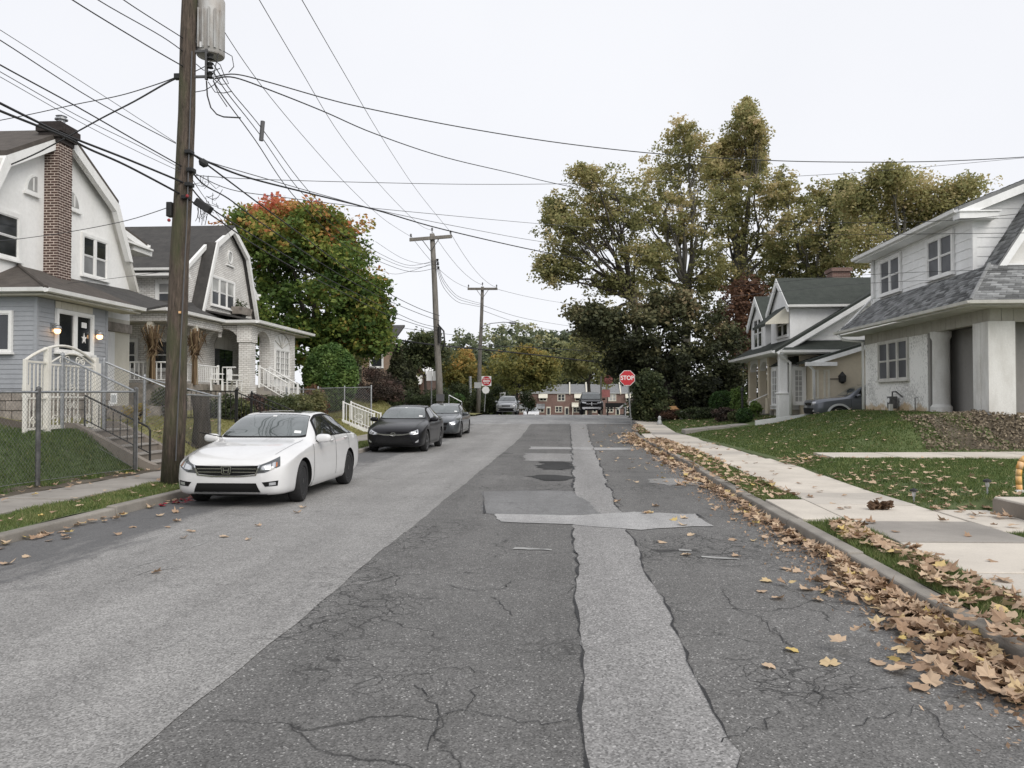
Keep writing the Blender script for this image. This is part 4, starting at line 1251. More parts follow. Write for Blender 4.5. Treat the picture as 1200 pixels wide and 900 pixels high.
 rl = B('railing', MB().box(-13.98, -13.92, 31.98, 32.04, zf, zf + .8), 'white_paint')
 baluster_rail(rl, (-13.95, 28.2, zf), (-13.95, 32.0, zf), .72, 'white_paint', gap=.16, r=.02)
 baluster_rail(rl, (-13.85, 32.2, zf), (-13.3, 32.2, zf), .72, 'white_paint', gap=.14, r=.02, posts=False)
 baluster_rail(rl, (-12.8, 34.1, zf), (-12.8, 34.5, zf), .72, 'white_paint', gap=.12, r=.02, posts=False)
 baluster_rail(rl, (-18.2, 27.75, zf), (-14.0, 27.75, zf), .72, 'white_paint', gap=.16, r=.02, posts=False)
 stp = B('stair', MB().box(-12.70, -12.4, 32.95, 34.1, 1.0, zf - .05), 'concrete_grey')
 for k in range(4):
  B('tread', MB().box(-12.4 + k * .3, -12.1 + k * .3, 32.95, 34.1, .9, zf - .24 - k * .2), 'concrete_grey', stp)
 for yy in (32.95, 34.1):
  baluster_rail(rl, (-12.6, yy, zf), (-11.35, yy, zf - .72), .78, 'white_paint', gap=.2, r=.018)
 return H
porch_house()
def corn_stalks(loc, h, label):
 T = thing('corn_stalk_bundle', label, 'corn stalks', loc)
 vs, fs, tn = [], [], []
 for i in range(46):
  a = rng.uniform(0, 6.28)
  r0 = rng.uniform(0, .13)
  b = Vector((math.cos(a) * r0, math.sin(a) * r0, 0))
  lean = rng.uniform(.05, .5)
  t = Vector((math.cos(a) * lean, math.sin(a) * lean, h * rng.uniform(.8, 1.0)))
  m_ = Vector((math.cos(a) * .09, math.sin(a) * .07, h * .5))
  pth = [b, m_, t]
  s = Vector((-math.sin(a), math.cos(a), 0)) * rng.uniform(.012, .03)
  tv = rng.random()
  for p, q in zip(pth, pth[1:]):
   k = len(vs)
   vs += [p - s, p + s, q + s, q - s]; fs.append((k, k + 1, k + 2, k + 3)); tn.append(tv)
  for _ in range(5):     # drooping leaves
   p = m_.lerp(t, rng.random())
   a2 = rng.uniform(0, 6.28)
   q = p + Vector((math.cos(a2) * .28, math.sin(a2) * .28, rng.uniform(-.35, .1)))
   w_ = Vector((-math.sin(a2), math.cos(a2), 0)) * .022
   k = len(vs)
   vs += [p - w_, p + w_, q + w_ * .2, q - w_ * .2]; fs.append((k, k + 1, k + 2, k + 3)); tn.append(rng.random())
 np_mesh('stalks', np.array([tuple(v) for v in vs]), np.array(fs), M['straw'], np.array(tn), parent=T, kind='stuff')
 MB().lathe([(.14, h * .52), (.15, h * .54), (.14, h * .56)], (0, 0, 0), n=10).build('tie', M['straw'], T, local=True)
 return T
p = atY(178, 445, 27.4)
corn_stalks((p.x, 27.45, 2.2), 2.15, 'dry corn stalks tied to the porch post left of the utility pole')
p = atX(227, 440, -13.7)
corn_stalks((-13.66, p.y, 2.2), 2.1, 'dry corn stalks tied to the porch post right of the utility pole')
T = thing('window_planter', 'grey window box with a small plant below the triple gable window', 'planter', (-14.5, 36.0, 5.55))
mb = MB().hexa([(-14.76, 35.3, 5.5), (-14.38, 35.3, 5.5), (-14.38, 36.5, 5.5), (-14.76, 36.5, 5.5)], [(-14.78, 35.24, 5.82), (-14.32, 35.24, 5.82), (-14.32, 36.56, 5.82), (-14.78, 36.56, 5.82)])
mb.build('box', M['stone'], T)
MB().box(-14.7, -14.45, 35.7, 36.1, 5.4, 5.499).build('bracket', M['iron'], T)
v, f, t = leaf_cloud(np.array([[-14.55, 35.6, 6.0], [-14.55, 36.0, 5.95]]), .22, 60, .1, lambda p, d: .4 + 0 * p[:, 0])
np_mesh('plant', v - np.array(origin(T)), f, M['leaf_green'], t, parent=T, kind='stuff')
def lawn_chair(loc, rz, label):
 T = thing('garden_chair', label, 'chair', loc, rz=rz)
 MB().box(-.24, .24, -.24, .24, .40, .44).build('seat', M['white_paint'], T, local=True, bevel=.01)
 for k in range(5):
  MB().box(-.2 + k * .088, -.14 + k * .088, .2, .225, .44, .9 - .03 * abs(k - 2)).build('back_slat', M['white_paint'], T, local=True)
 for sx in (-1, 1):
  for sy in (-1, 1):
   MB().box(sx * .2 - .025, sx * .2 + .025, sy * .2 - .025, sy * .2 + .025, 0, .40).build('leg', M['white_paint'], T, local=True)
  MB().box(sx * .22 - .03, sx * .22 + .03, -.24, .2, .62, .65).build('armrest', M['white_paint'], T, local=True)
 return T
lawn_chair((-13.2, 30.2, 2.0), 1.9, 'white slatted garden chair in front of the porch railing, nearer one')
lawn_chair((-13.1, 31.6, 2.0), 1.5, 'white slatted garden chair in front of the porch railing beside the brick column')
# ================================================================== grey-roofed house with worn stucco (right, nearest)
def stucco_house():
 H = thing('stucco_house', 'worn white stucco house with grey shingle roof and white sided upper storey', 'house', (13.5, 26, 1.2))
 def B(name, mb, m, parent=H, **k): return mb.build(name, M[m], parent, **k)
 ex, ey, ez = 10.2, 20.95, 4.12
 X = 11.0
 F = FX(X, -1)
 fy1 = 30.3
 wall = B('wall', MB().box(X, X + .3, 25.25, fy1, .6, 3.66), 'stucco_worn')
 B('far_wall', MB().box(X + .31, 19, fy1 - .3, fy1, .6, 3.66), 'stucco_worn')
 B('corner_pier', MB().box(X - .05, X + .62, 21.62, 22.42, .7, 3.66), 'stucco_plain')
 B('pier_pilaster', MB().box(X - .10, X + .05, 22.0, 22.20, .7, 3.655), 'stucco_plain', bevel=.03)
 B('round_column', MB().lathe([(.30, .8), (.30, 1.42), (.24, 1.5), (.235, 3.4), (.29, 3.5), (.29, 3.655)], (X + .22, 24.85, 0), n=24), 'stucco_plain', smooth=False, angle=35)
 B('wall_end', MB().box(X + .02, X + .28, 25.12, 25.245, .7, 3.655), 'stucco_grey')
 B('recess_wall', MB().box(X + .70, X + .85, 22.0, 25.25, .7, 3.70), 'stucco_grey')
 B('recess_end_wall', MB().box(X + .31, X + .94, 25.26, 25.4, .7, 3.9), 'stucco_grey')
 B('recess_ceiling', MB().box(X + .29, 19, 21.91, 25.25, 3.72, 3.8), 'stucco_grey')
 B('recess_floor', MB().box(X - .1, X + .69, 22.45, 25.1, .7, 1.28), 'concrete_pale')
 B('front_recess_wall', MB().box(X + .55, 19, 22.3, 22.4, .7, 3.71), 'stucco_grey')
 B('front_recess_floor', MB().box(X + .65, 19, 21.5, 22.29, .7, 1.22), 'concrete_pale')
 B('front_pier', MB().box(14.6, 15.3, 21.6, 22.2, .7, 3.66), 'stucco_plain')
 band = B('beam', MB().box(X + .03, X + .28, 21.68, fy1, 3.661, 4.04), 'planks_cream')
 y = 21.66
 while y < fy1 - .05:
  b = min(y + .29, fy1)
  B('plank', MB().fbox(F, y + .006, b - .006, 3.64, 4.03, -.03, .012 + rng.random() * .008), 'planks_cream', band)
  y += .295
 bandf = B('beam', MB().box(X + .03, 19, 21.67, 21.9, 3.662, 4.041), 'planks_cream')
 x = X
 while x < 15:
  B('plank', MB().fbox(FY(21.66), x + .006, x + .289, 3.641, 4.031, -.005, .012 + rng.random() * .008), 'planks_cream', bandf)
  x += .295
 window(H, F, 26.62, 28.92, 2.34, 3.56, cols=3, trim=.08, pane_m='screen', depth=.07, frame_m='trim_cream')
 UX, un, uf = 11.75, 23.95, 31.6
 up = B('upper_wall', MB().box(UX, 19, un, uf, 4.6, 7.02).prism([(UX, un, 7.02), (UX + 3.9, un, 8.86), (19, un, 7.2), (19, un, 7.02)], (0, uf - un, 0)), 'siding_white')
 G = FX(UX, -1)
 siding(up, G, un + .09, uf - .07, 5.2, 6.98, .272, 'siding_white', t=.024)
 rake_v = lambda v: UX + .12 + max(0, (v - 6.9) / .47)
 siding(up, FY(un), UX + .09, 15.8, 5.2, 8.75, .272, 'siding_white', t=.024, clip=lambda v: (max(UX + .09, UX + (v - 7.0) / .47), 15.9 if v < 7.2 else max(15.7, UX)))
 B('corner_board', MB().box(UX - .035, UX + .09, un - .03, un + .09, 4.9, 7.0), 'siding_white')
 B('corner_board', MB().box(UX - .035, UX + .09, uf - .06, uf + .03, 4.9, 7.0), 'siding_white')
 for (a, b) in ((1034, 1056), (1090, 1118)):
  p, q = atX(a, 330, UX), atX(b, 330, UX)
  z0 = 5.52; z1 = 6.66
  window(H, FX(UX - .024, -1), min(p.y, q.y), max(p.y, q.y), z0, z1, cols=2, trim=.12, pane_m='screen', depth=.07)
 zr = 8.93; xe = 11.2; xr = UX + 3.95
 sl_ = (zr - 7.12) / (xr - xe)
 r1 = roof_slab(H, [(xe, un - .35, 7.12), (xe, uf + .3, 7.12), (xr, uf + .3, zr), (xr, un - .35, zr)], .14, 'roof_grey')
 shingles(r1, bilerp((xe, un - .35, 7.12), (xe, uf + .3, 7.12), (xr, uf + .3, zr), (xr, un - .35, zr)), 26, 26, 'roof_grey')
 roof_slab(H, [(xr + .002, un - .35, zr), (xr + .002, uf + .3, zr), (19.6, uf + .3, 7.12), (19.6, un - .35, 7.12)], .14, 'roof_grey')
 B('rake_board', MB().prism([(xe - .02, un - .36, 7.0), (xr, un - .36, zr - .11), (xr, un - .36, zr - .36), (xe + .25, un - .36, 6.88)], (0, .3, 0)), 'siding_white')
 B('cornice_return', MB().box(xe - .02, xe + 1.05, un - .42, un - .02, 6.76, 6.94).box(xe - .05, xe + 1.1, un - .46, un - .02, 6.942, 6.98), 'siding_white')
 B('soffit', MB().box(xe, UX - .03, un - .3, uf + .25, 6.90, 6.955), 'siding_white')
 gutter(H, (xe, un - .3, 7.06), (xe, uf + .3, 7.06), out=(-1, 0, 0), s=.12)
 B('chimney', MB().box(16.15, 17.0, 26.0, 26.8, 7.2, 9.95).box(16.07, 17.08, 25.92, 26.88, 9.7, 9.82), 'siding_white')
 hx, hy, hz = UX, un - .85, 5.36
 a = [(ex, ey, ez), (ex, 31.0, ez + .04), (UX, 31.0, hz), (hx, hy, hz)]
 s1 = roof_slab(H, a, .1, 'roof_grey')
 shingles(s1, bilerp(*a), 32, 13, 'roof_grey')
 b = [(19, ey, ez), (ex, ey, ez), (hx, hy, hz), (19, hy, hz)]
 s2 = roof_slab(H, b, .1, 'roof_grey')
 shingles(s2, bilerp(*b), 27, 16, 'roof_grey')
 B('hip_cap', MB().tube([(ex, ey, ez + .02), (hx, hy, hz + .02)], .05, 6), 'roof_grey')
 B('soffit', MB().box(ex + .02, X + .02, ey + .05, 30.95, 3.995, 4.018), 'trim_cream')
 B('soffit', MB().box(X + .03, 19, ey + .05, 21.66, 3.996, 4.019), 'trim_cream')
 gutter(H, (ex, ey - .05, ez), (ex, 31.0, ez + .04), out=(-1, 0, 0), mat='trim_cream', s=.1)
 gutter(H, (19, ey, ez), (ex - .08, ey, ez), out=(0, -1, 0), mat='trim_cream', s=.1)
 gy = hy + .02
 gx0, gz0, gp = UX + .25, 5.30, 1.55
 ph = 2.3
 gw = B('front_gable_wall', MB().prism([(gx0 + .15, gy + .12, gz0), (gx0 + 2 * ph - .15, gy + .12, gz0), (gx0 + ph, gy + .12, gz0 + gp * (ph - .15))], (0, .7, 0)), 'stucco_plain')
 g1 = [(gx0 - .12, gy - .1, gz0 - .05), (gx0 - .12, un - .026, gz0 - .05), (gx0 + ph, un - .026, gz0 + gp * (ph + .1)), (gx0 + ph, gy - .1, gz0 + gp * (ph + .1))]
 sg = roof_slab(H, g1, .12, 'roof_grey')
 shingles(sg, bilerp(*g1), 3, 26, 'roof_grey')
 roof_slab(H, [(gx0 + 2 * ph + .12, gy - .1, gz0 - .05), (gx0 + 2 * ph + .12, un - .026, gz0 - .05), (gx0 + ph + .002, un - .026, gz0 + gp * (ph + .1)), (gx0 + ph + .002, gy - .1, gz0 + gp * (ph + .1))], .12, 'roof_grey')
 B('rake_board', MB().prism([(gx0 - .1, gy - .11, gz0 - .1), (gx0 + ph, gy - .11, gz0 + gp * (ph + .1) - .13), (gx0 + ph, gy - .11, gz0 + gp * (ph + .1) - .45), (gx0 + .1, gy - .11, gz0 - .1)], (0, .09, 0)), 'siding_white')
 B('gable_sill', MB().box(gx0 + .05, gx0 + 2 * ph, gy - .06, gy + .11, gz0 - .04, gz0 + .09), 'siding_white')
 gx_ = atX(1012, 400, X - .1)
 dp = downpipe(H, [(UX - .06, 31.3, 6.95), (UX - .1, 31.25, 5.5), (10.4, 30.9, 4.25), (ex + .05, 30.75, ez + .08)], 'white_paint')
 downpipe(H, [(ex - .06, 30.6, ez - .08), (ex + .1, 30.55, 3.85), (X - .06, 30.36, 3.75), (X - .06, 30.36, 1.1)], 'white_paint', .05)
 p = atX(1047, 478, X - .15)
 mt = B('gas_meter', MB().box(X - .3, X - .08, p.y - .14, p.y + .14, 1.35, 1.75).tube([(X - .2, p.y - .05, 1.74), (X - .2, p.y - .05, 1.9), (X - .2, p.y - .35, 1.9), (X - .05, p.y - .5, 1.72)], .025, 6).tube([(X - .2, p.y + .1, 1.1), (X - .2, p.y + .1, 1.36)], .03, 6), 'galv_dark')
 B('dial', MB().lathe([(.08, 0), (.08, .02), (.02, .03)], (X - .32, p.y, 1.62), axis='x', n=12), 'sign_white', mt)
 B('meter_post', MB().box(X - .42, X - .32, p.y - .4, p.y - .28, 1.0, 1.5), 'trim_cream')
 B('hose_tap', MB().tube([(X - .02, 25.9, 1.7), (X - .1, 25.9, 1.7), (X - .1, 25.9, 1.2)], .015, 6), 'galv_dark')
 return H
stucco_house()
# ================================================================== white house with green roof beyond the drive
def green_house():
 H = thing('cottage', 'white cottage with dark green roof, dormers and an arched corner porch', 'house', (12, 38, 1))
 def B(name, mb, m, parent=H, **k): return mb.build(name, M[m], parent, **k)
 ex, ey, ez = 9.05, 35.3, 3.78
 wy, wx = 35.9, 9.75
 yf = 44.0
 B('wall', MB().box(10.3, 20, wy, wy + .25, .4, 3.75), 'beige')
 B('porch_back_wall', MB().box(11.2, 11.4, wy + .26, yf, .4, 3.74), 'beige')
 F = FY(wy)
 a, b = atY(931, 450, wy), atY(940.5, 450, wy)
 window(H, F, a.x, b.x, 1.55, 2.95, cols=1, sash=False, trim=.14, grid=(2, 6), pane_m='curtain')
 bay = B('bay', MB().box(wx, 11.1, 36.25, 38.7, 1.3, 3.2).box(wx - .05, 11.1, 36.2, 38.75, 1.22, 1.3), 'white_paint')
 B('bay_hood', MB().hexa([(wx - .1, 36.15, 3.2), (11.1, 36.15, 3.2), (11.1, 38.8, 3.2), (wx - .1, 38.8, 3.2)], [(wx + .5, 36.6, 3.6), (11.1, 36.6, 3.6), (11.1, 38.4, 3.6), (wx + .5, 38.4, 3.6)]), 'roof_green')
 window(H, FX(wx, -1), 36.45, 37.3, 1.45, 3.0, cols=1, sash=False, trim=.08, grid=(2, 5), pane_m='curtain')
 window(H, FX(wx, -1), 37.65, 38.5, 1.45, 3.0, cols=1, sash=False, trim=.08, grid=(2, 5), pane_m='curtain')
 B('bay_base', MB().box(wx + .1, 11.1, 36.3, 38.65, .4, 1.22), 'concrete_pale')
 pp = atY(917.5, 450, 35.75)
 B('corner_post', MB().box(pp.x - .17, pp.x + .17, 35.6, 35.95, 1.9, 3.7).box(pp.x - .24, pp.x + .3, 35.52, 36.0, .6, 1.9).box(pp.x - .28, pp.x + .34, 35.48, 36.04, 1.9, 1.97), 'white_paint', bevel=.02)
 G = FX(9.75, -1)
 for (u0, u1) in ((39.2, 39.5), (41.0, 41.35), (43.1, 43.5)):
  B('porch_column', MB().fbox(G, u0, u1, 1.0, 3.72, -.35, 0).fbox(G, u0 - .08, u1 + .08, 1.0, 1.75, -.42, .08), 'beige')
 B('arch', archband(G, 39.5, 41.0, 3.1, .42, 3.72, -.3, -.03), 'white_paint')
 B('arch', archband(G, 41.35, 43.1, 3.1, .42, 3.72, -.3, -.03), 'white_paint')
 B('porch_floor', MB().box(9.75, 11.2, 38.8, 43.6, .4, 1.15), 'concrete_grey')
 B('porch_wall', MB().box(9.78, 10.0, 41.36, 43.1, 1.15, 1.65), 'stone')
 st = B('stair', MB().box(9.3, 9.74, 39.4, 41.0, .4, 1.0), 'concrete_grey')
 B('tread', MB().box(8.95, 9.3, 39.4, 41.0, .3, .82), 'concrete_grey', st)
 hr = B('handrail', MB().tube([(9.8, 39.4, 1.95), (8.9, 39.4, 1.55), (8.9, 39.4, .6)], .03, 6), 'white_paint')
 yr = 35.35
 pz = .60
 zt = lambda x: ez + pz * (x - ex)
 r = roof_slab(H, [(ex, ey, ez), (ex, yf + .4, ez), (14.6, yf + .4, zt(14.6)), (14.6, ey, zt(14.6))], .12, 'roof_green')
 roof_slab(H, [(14.602, ey, zt(14.6)), (14.602, yf + .4, zt(14.6)), (20.3, yf + .4, ez), (20.3, ey, ez)], .12, 'roof_green')
 B('gable_wall', MB().prism([(9.95, 35.95, 3.75), (19.5, 35.95, 3.75), (14.6, 35.95, zt(14.6) - .15)], (0, 7.8, 0)), 'siding_white')
 B('rake_board', MB().prism([(ex + .05, ey - .02, ez - .1), (14.6, ey - .02, zt(14.6) - .1), (14.6, ey - .02, zt(14.6) - .32), (ex + .2, ey - .02, ez - .22)], (0, .12, 0)), 'siding_white')
 B('rake_soffit', MB().prism([(ex + .4, ey + .1, ez - .05), (14.6, ey + .1, zt(14.6) - .3), (14.6, ey + .1, zt(14.6) - .36), (ex + .5, ey + .1, ez - .1)], (0, .55, 0)), 'siding_white')
 gutter(H, (ex, ey, ez), (ex, yf + .4, ez), out=(-1, 0, 0), s=.13)
 B('soffit', MB().box(ex + .02, 10.4, ey + .02, yf + .3, 3.66, 3.70), 'white_paint')
 roof_slab(H, [(ex + .2, 35.0, 3.76), (20, 35.0, 3.76), (20, 35.95, 4.22), (ex + .9, 35.95, 4.22)], .08, 'roof_green')
 gutter(H, (20, 34.98, 3.76), (ex + .1, 34.98, 3.76), out=(0, -1, 0), s=.13)
 B('pent_soffit', MB().box(ex + .3, 20, 35.05, 35.9, 3.6, 3.64), 'white_paint')
 gwb = B('gable_skin', MB().prism([(10.9, 35.93, 4.3), (18, 35.93, 4.3), (14.6, 35.93, zt(14.6) - .4)], (0, .018, 0)), 'siding_white')
 siding(gwb, FY(35.93), 10.2, 14.6, 4.25, 6.4, .2, 'siding_white', clip=lambda v: (10.0 + max(0, (v - 4.0) / pz), 14.6), t=.02)
 def dormer(y0, y1, zw, zp, xg, fr):
  ym = (y0 + y1) / 2
  xb = 16.0
  d = B('dormer', MB().prism([(xg, y0, 4.0), (xg, y1, 4.0), (xg, y1, zw), (xg, ym, zp - .12), (xg, y0, zw)], (xb - xg, 0, 0)), 'siding_white')
  siding(d, FY(y0), xg + .05, 14.8, 4.2, zw - .1, .2, 'siding_white', clip=lambda v: (max(xg + .05, ex + (v - ez + .1) / pz * .0 + xg + .05), 14.8), t=.02)
  o = .16
  dz = (zp - zw) / (ym - y0) * .3
  roof_slab(H, [(xg - o, y0 - .3, zw - dz), (xb, y0 - .3, zw - dz), (xb, ym, zp), (xg - o, ym, zp)], .12, 'roof_green')
  roof_slab(H, [(xg - o, y1 + .3, zw - dz), (xb, y1 + .3, zw - dz), (xb, ym + .002, zp), (xg - o, ym + .002, zp)], .12, 'roof_green')
  for s, yy in ((-1, y0 - .3), (1, y1 + .3)):
   B('rake_board', MB().prism([(xg - o - .03, yy, zw - dz - .02), (xg - o - .03, ym, zp - .02), (xg - o - .03, ym, zp - .34), (xg - o - .03, yy - s * .05, zw - dz - .3)], (.08, 0, 0)), 'siding_white')
  gutter(H, (xb, y0 - .3, zw - dz), (xg - o, y0 - .3, zw - dz), out=(0, -1, 0), s=.12)
  return d
 dormer(36.25, 39.5, 6.02, 7.25, 9.95, 1)
 dormer(40.6, 43.6, 5.75, 6.95, 9.95, 1)
 window(H, FX(9.95, -1), 36.6, 38.3, 4.55, 5.55, cols=2, trim=.1)
 window(H, FX(9.95, -1), 41.2, 42.9, 4.35, 5.75, cols=2, trim=.12)
 aw = B('awning', MB().prism([(9.93, 36.35, 5.85), (9.93, 36.35, 5.5), (8.9, 36.35, 4.98), (8.9, 36.35, 5.02)], (0, 2.3, 0)), 'roof_green')
 B('awning_side', MB().prism([(9.93, 36.34, 5.84), (9.93, 36.34, 5.02), (8.9, 36.34, 4.98), (8.92, 36.34, 5.05)], (0, -.01, 0)), 'cream', aw)
 B('awning_valance', MB().box(8.88, 8.9, 36.34, 38.66, 4.9, 5.03), 'roof_green', aw)
 ax = atY(951, 450, 35.2).x
 az = 3.15
 B('addition_wall', MB().box(ax, 20, 34.6, 35.88, .4, 3.3).prism([(ax, 34.6, 3.3), (ax + 4.2, 34.6, 4.6), (20, 34.6, 4.6), (20, 34.6, 3.3)], (0, 1.2, 0)), 'beige')
 roof_slab(H, [(ax - .45, 34.3, az + .12), (ax - .45, 35.9, az + .12), (ax + 4.2, 35.9, 4.72), (ax + 4.2, 34.3, 4.72)], .1, 'roof_green')
 B('rake_board', MB().prism([(ax - .45, 34.28, az + .02), (ax + 4.2, 34.28, 4.62), (ax + 4.2, 34.28, 4.42), (ax - .3, 34.28, az - .1)], (0, .1, 0)), 'siding_white')
 B('trim_box', MB().box(ax - .5, ax + .75, 34.2, 34.4, az - .1, az + .06), 'siding_white')
 FA = FY(34.6)
 for pxl in (955.5, 968.5):
  p = atY(pxl, 445, 34.6)
  window(H, FA, p.x - .07, p.x + .07, 1.75, 2.85, cols=1, sash=False, trim=.06, pane_m='beige', frame_m='cream')
 p = atY(986, 444, 34.5)
 wl = B('wall_lantern', MB().fbox(FA, p.x - .06, p.x + .06, p.z - .1, p.z + .1, 0, .05).lathe([(.05, p.z - .2), (.15, p.z - .12), (.17, p.z + .12), (.08, p.z + .22), (.02, p.z + .3)], (p.x, 34.38, 0), n=8), 'iron')
 B('conduit', MB().fbox(FA, p.x - .5, p.x - .08, p.z - .015, p.z + .015, 0, .03).fbox(FA, p.x - .53, p.x - .501, p.z - 1.0, p.z + .015, 0, .03), 'iron', wl)
 downpipe(H, [(ex + .12, 35.1, 3.62), (ex + .45, 35.4, 3.4), (pp.x + .25, 35.5, 3.25), (pp.x + .26, 35.5, 1.0)], 'white_paint', .06)
 q = atY(948.5, 450, 34.55)
 downpipe(H, [(ax - .4, 34.4, az - .02), (ax - .1, 34.55, az - .25), (ax - .08, 34.55, .9)], 'white_paint', .06)
 p = atY(982, 326, 40)
 ch = B('chimney', MB().box(p.x - .42, p.x + .42, 39.5, 40.4, 6.0, p.z + .25), 'brick_red')
 B('chimney_cap', MB().box(p.x - .48, p.x + .48, 39.4, 40.5, p.z + .251, p.z + .42), 'brick_red', ch)
 return H
green_house()
T = thing('border_edging', 'low white edging rail along the dark bed beside the drive', 'edging', (9, 34, .9))
a, b = atY(885, 494, 34.0), atY(944, 486.5, 34.0)
MB().hexa([(a.x, 33.9, a.z - .3), (b.x, 33.9, b.z - .3), (b.x, 34.05, b.z - .3), (a.x, 34.05, a.z - .3)], [(a.x, 33.9, a.z + .04), (b.x, 33.9, b.z + .05), (b.x, 34.05, b.z + .05), (a.x, 34.05, a.z + .04)]).build('edge_board', M['white_paint'], T)
# ================================================================== row houses beyond the crest and two brick houses on the left
def row_house(xa, xb, Y0, zb, ze, zr, label, up, low, wall):
 """up: 'plain'/'awning'/'shutter' for the upper window; low: 'door'/'awning'/'plain'"""
 H = thing('row_house', label, 'row house', ((xa + xb) / 2, Y0 + 4, zb), 'brick row houses beyond the crest')
 MB().box(xa, xb - .03, Y0, Y0 + 8, zb - 1, ze).build('wall', M['brick_red'], H)
 roof_slab(H, [(xa, Y0 - .25, ze + .05), (xb - .03, Y0 - .25, ze + .05), (xb - .03, Y0 + 4, zr), (xa, Y0 + 4, zr)], .12, 'roof_far')
 MB().box(xa, xb - .03, Y0 - .32, Y0 - .252, ze - .12, ze + .06).build('gutter', M['sign_grey'], H)
 if wall: MB().prism([(xb - .3, Y0 - .4, ze + .1), (xb - .3, Y0 + 4, zr + .5), (xb - .3, Y0 + 4, zr), (xb - .3, Y0 - .4, ze - .3)], (.28, 0, 0)).build('party_wall', M['cream'], H)
 F = FY(Y0)
 w_ = xb - xa
 cx = xa + w_ * .5
 window(H, F, cx - .75, cx + .75, ze - 1.75, ze - .35, cols=2, trim=.16, frame_m='cream', pane_m='glass' if up != 'shutter' else 'curtain')
 if up == 'awning':
  MB().prism([(cx - 1.05, Y0 - .06, ze + .0), (cx - 1.05, Y0 - .06, ze - .7), (cx - 1.05, Y0 - 1.0, ze - 1.2), (cx - 1.05, Y0 - 1.0, ze - 1.1)], (2.1, 0, 0)).build('awning', M['cream'], H)
 c2 = xa + w_ * .36
 window(H, F, c2 - .7, c2 + .7, zb + 1.0, zb + 2.2, cols=2, trim=.14, frame_m='cream')
 if low == 'awning':
  MB().prism([(c2 - 1.0, Y0 - .06, zb + 2.9), (c2 - 1.0, Y0 - .06, zb + 2.2), (c2 - 1.0, Y0 - .9, zb + 1.7), (c2 - 1.0, Y0 - .9, zb + 1.8)], (2.0, 0, 0)).build('awning', M['glass_blind'], H)
 d = MB().fbox(F, xa + w_ * .8 - .5, xa + w_ * .8 + .5, zb, zb + 2.2, 0, .08).build('door', M['cream'], H)
 MB().fbox(F, xa + w_ * .8 - .3, xa + w_ * .8 + .3, zb + .4, zb + 1.9, .08, .1).build('door_pane', M['glass'], d)
 if low == 'porch':
  MB().prism([(xa + .3, Y0 - .06, zb + 3.2), (xa + .3, Y0 - .06, zb + 2.4), (xa + .3, Y0 - 1.8, zb + 2.1), (xa + .3, Y0 - 1.8, zb + 2.3)], (w_ + .6, 0, 0)).build('porch_awning', M['cream'], H)
  for xx in (xa + .5, xb - .2): MB().box(xx - .07, xx + .07, Y0 - 1.7, Y0 - 1.6, zb - .3, zb + 2.1).build('awning_post', M['cream'], H)
YR = 190.0
_e = [606, 626, 647, 668.5, 688, 707, 728, 748, 769]
_lb = [('brick row house at the left end of the row behind the yellow tree', 'plain', 'awning', 0), ('brick row house with a grey awning above its lower window', 'awning', 'awning', 0),
  ('brick row house with two plain white framed windows, left of the white awnings', 'plain', 'plain', 1), ('brick row house with a white porch awning left of the dark pickup', 'awning', 'porch', 1),
  ('brick row house directly behind the dark pickup', 'shutter', 'plain', 0), ('brick row house between the pickup and the stop sign', 'shutter', 'plain', 1),
  ('brick row house with a white window awning behind the stop sign', 'awning', 'plain', 0), ('brick row house at the right end, mostly behind the dark tree', 'plain', 'plain', 0)]
for (a, b), (l, u_, lo, wl) in zip(zip(_e, _e[1:]), _lb):
 row_house(atY(a, 450, YR).x, atY(b, 450, YR).x, YR, -1.95, 3.45, 5.6, l, u_, lo, wl)
T = thing('brick_house', 'brown brick house half hidden behind the trees beyond the ball shrub', 'house', (-17, 62, 1.6))
a, b = atY(424, 440, 60), atY(456, 440, 60)
MB().box(a.x, b.x, 60, 68, 1.0, atY(440, 400, 60).z).build('wall', M['brick_tan'], T)
zt_ = atY(440, 400, 60).z
roof_slab(T, [(a.x - .4, 59.7, zt_ + .05), (b.x + .4, 59.7, zt_ + .05), (b.x + .4, 64, zt_ + 1.6), (a.x - .4, 64, zt_ + 1.6)], .15, 'roof_dark')
window(T, FY(60), b.x - 1.35, b.x - .55, zt_ - 1.9, zt_ - .6, cols=1, trim=.12)
MB().box(b.x - .3, b.x + .1, 59.7, 60.0, zt_ - .3, zt_ + .1).build('gutter', M['white_paint'], T)
T = thing('brick_house', 'red brick house with a white gabled roof beyond the dark conifer', 'house', (-12, 72, 1.6))
a, b = atY(478, 440, 70), atY(496, 440, 70)
zt_ = atY(480, 437, 70).z
MB().box(a.x, b.x, 70, 77, .5, zt_).build('wall', M['brick_red'], T)
pk = atY(484, 421, 70)
MB().prism([(a.x, 70, zt_), (b.x, 70, zt_), (pk.x, 70, pk.z - .2)], (0, 7, 0)).build('gable', M['brick_red'], T)
roof_slab(T, [(pk.x, 69.6, pk.z), (b.x + .35, 69.6, zt_ - .1), (b.x + .35, 77.3, zt_ - .1), (pk.x, 77.3, pk.z)], .12, 'white_paint')
roof_slab(T, [(pk.x - .002, 69.6, pk.z), (a.x - .35, 69.6, zt_ - .1), (a.x - .35, 77.3, zt_ - .1), (pk.x - .002, 77.3, pk.z)], .12, 'white_paint')
window(T, FY(70), a.x + .25, a.x + .85, zt_ - 1.9, zt_ - .9, cols=1, trim=.1)
MB().prism([(a.x + .1, 69.98, zt_ - .2), (a.x + .1, 69.98, zt_ - .8), (a.x + .1, 69.2, zt_ - 1.0)], (1.2, 0, 0)).build('awning', M['white_paint'], T)
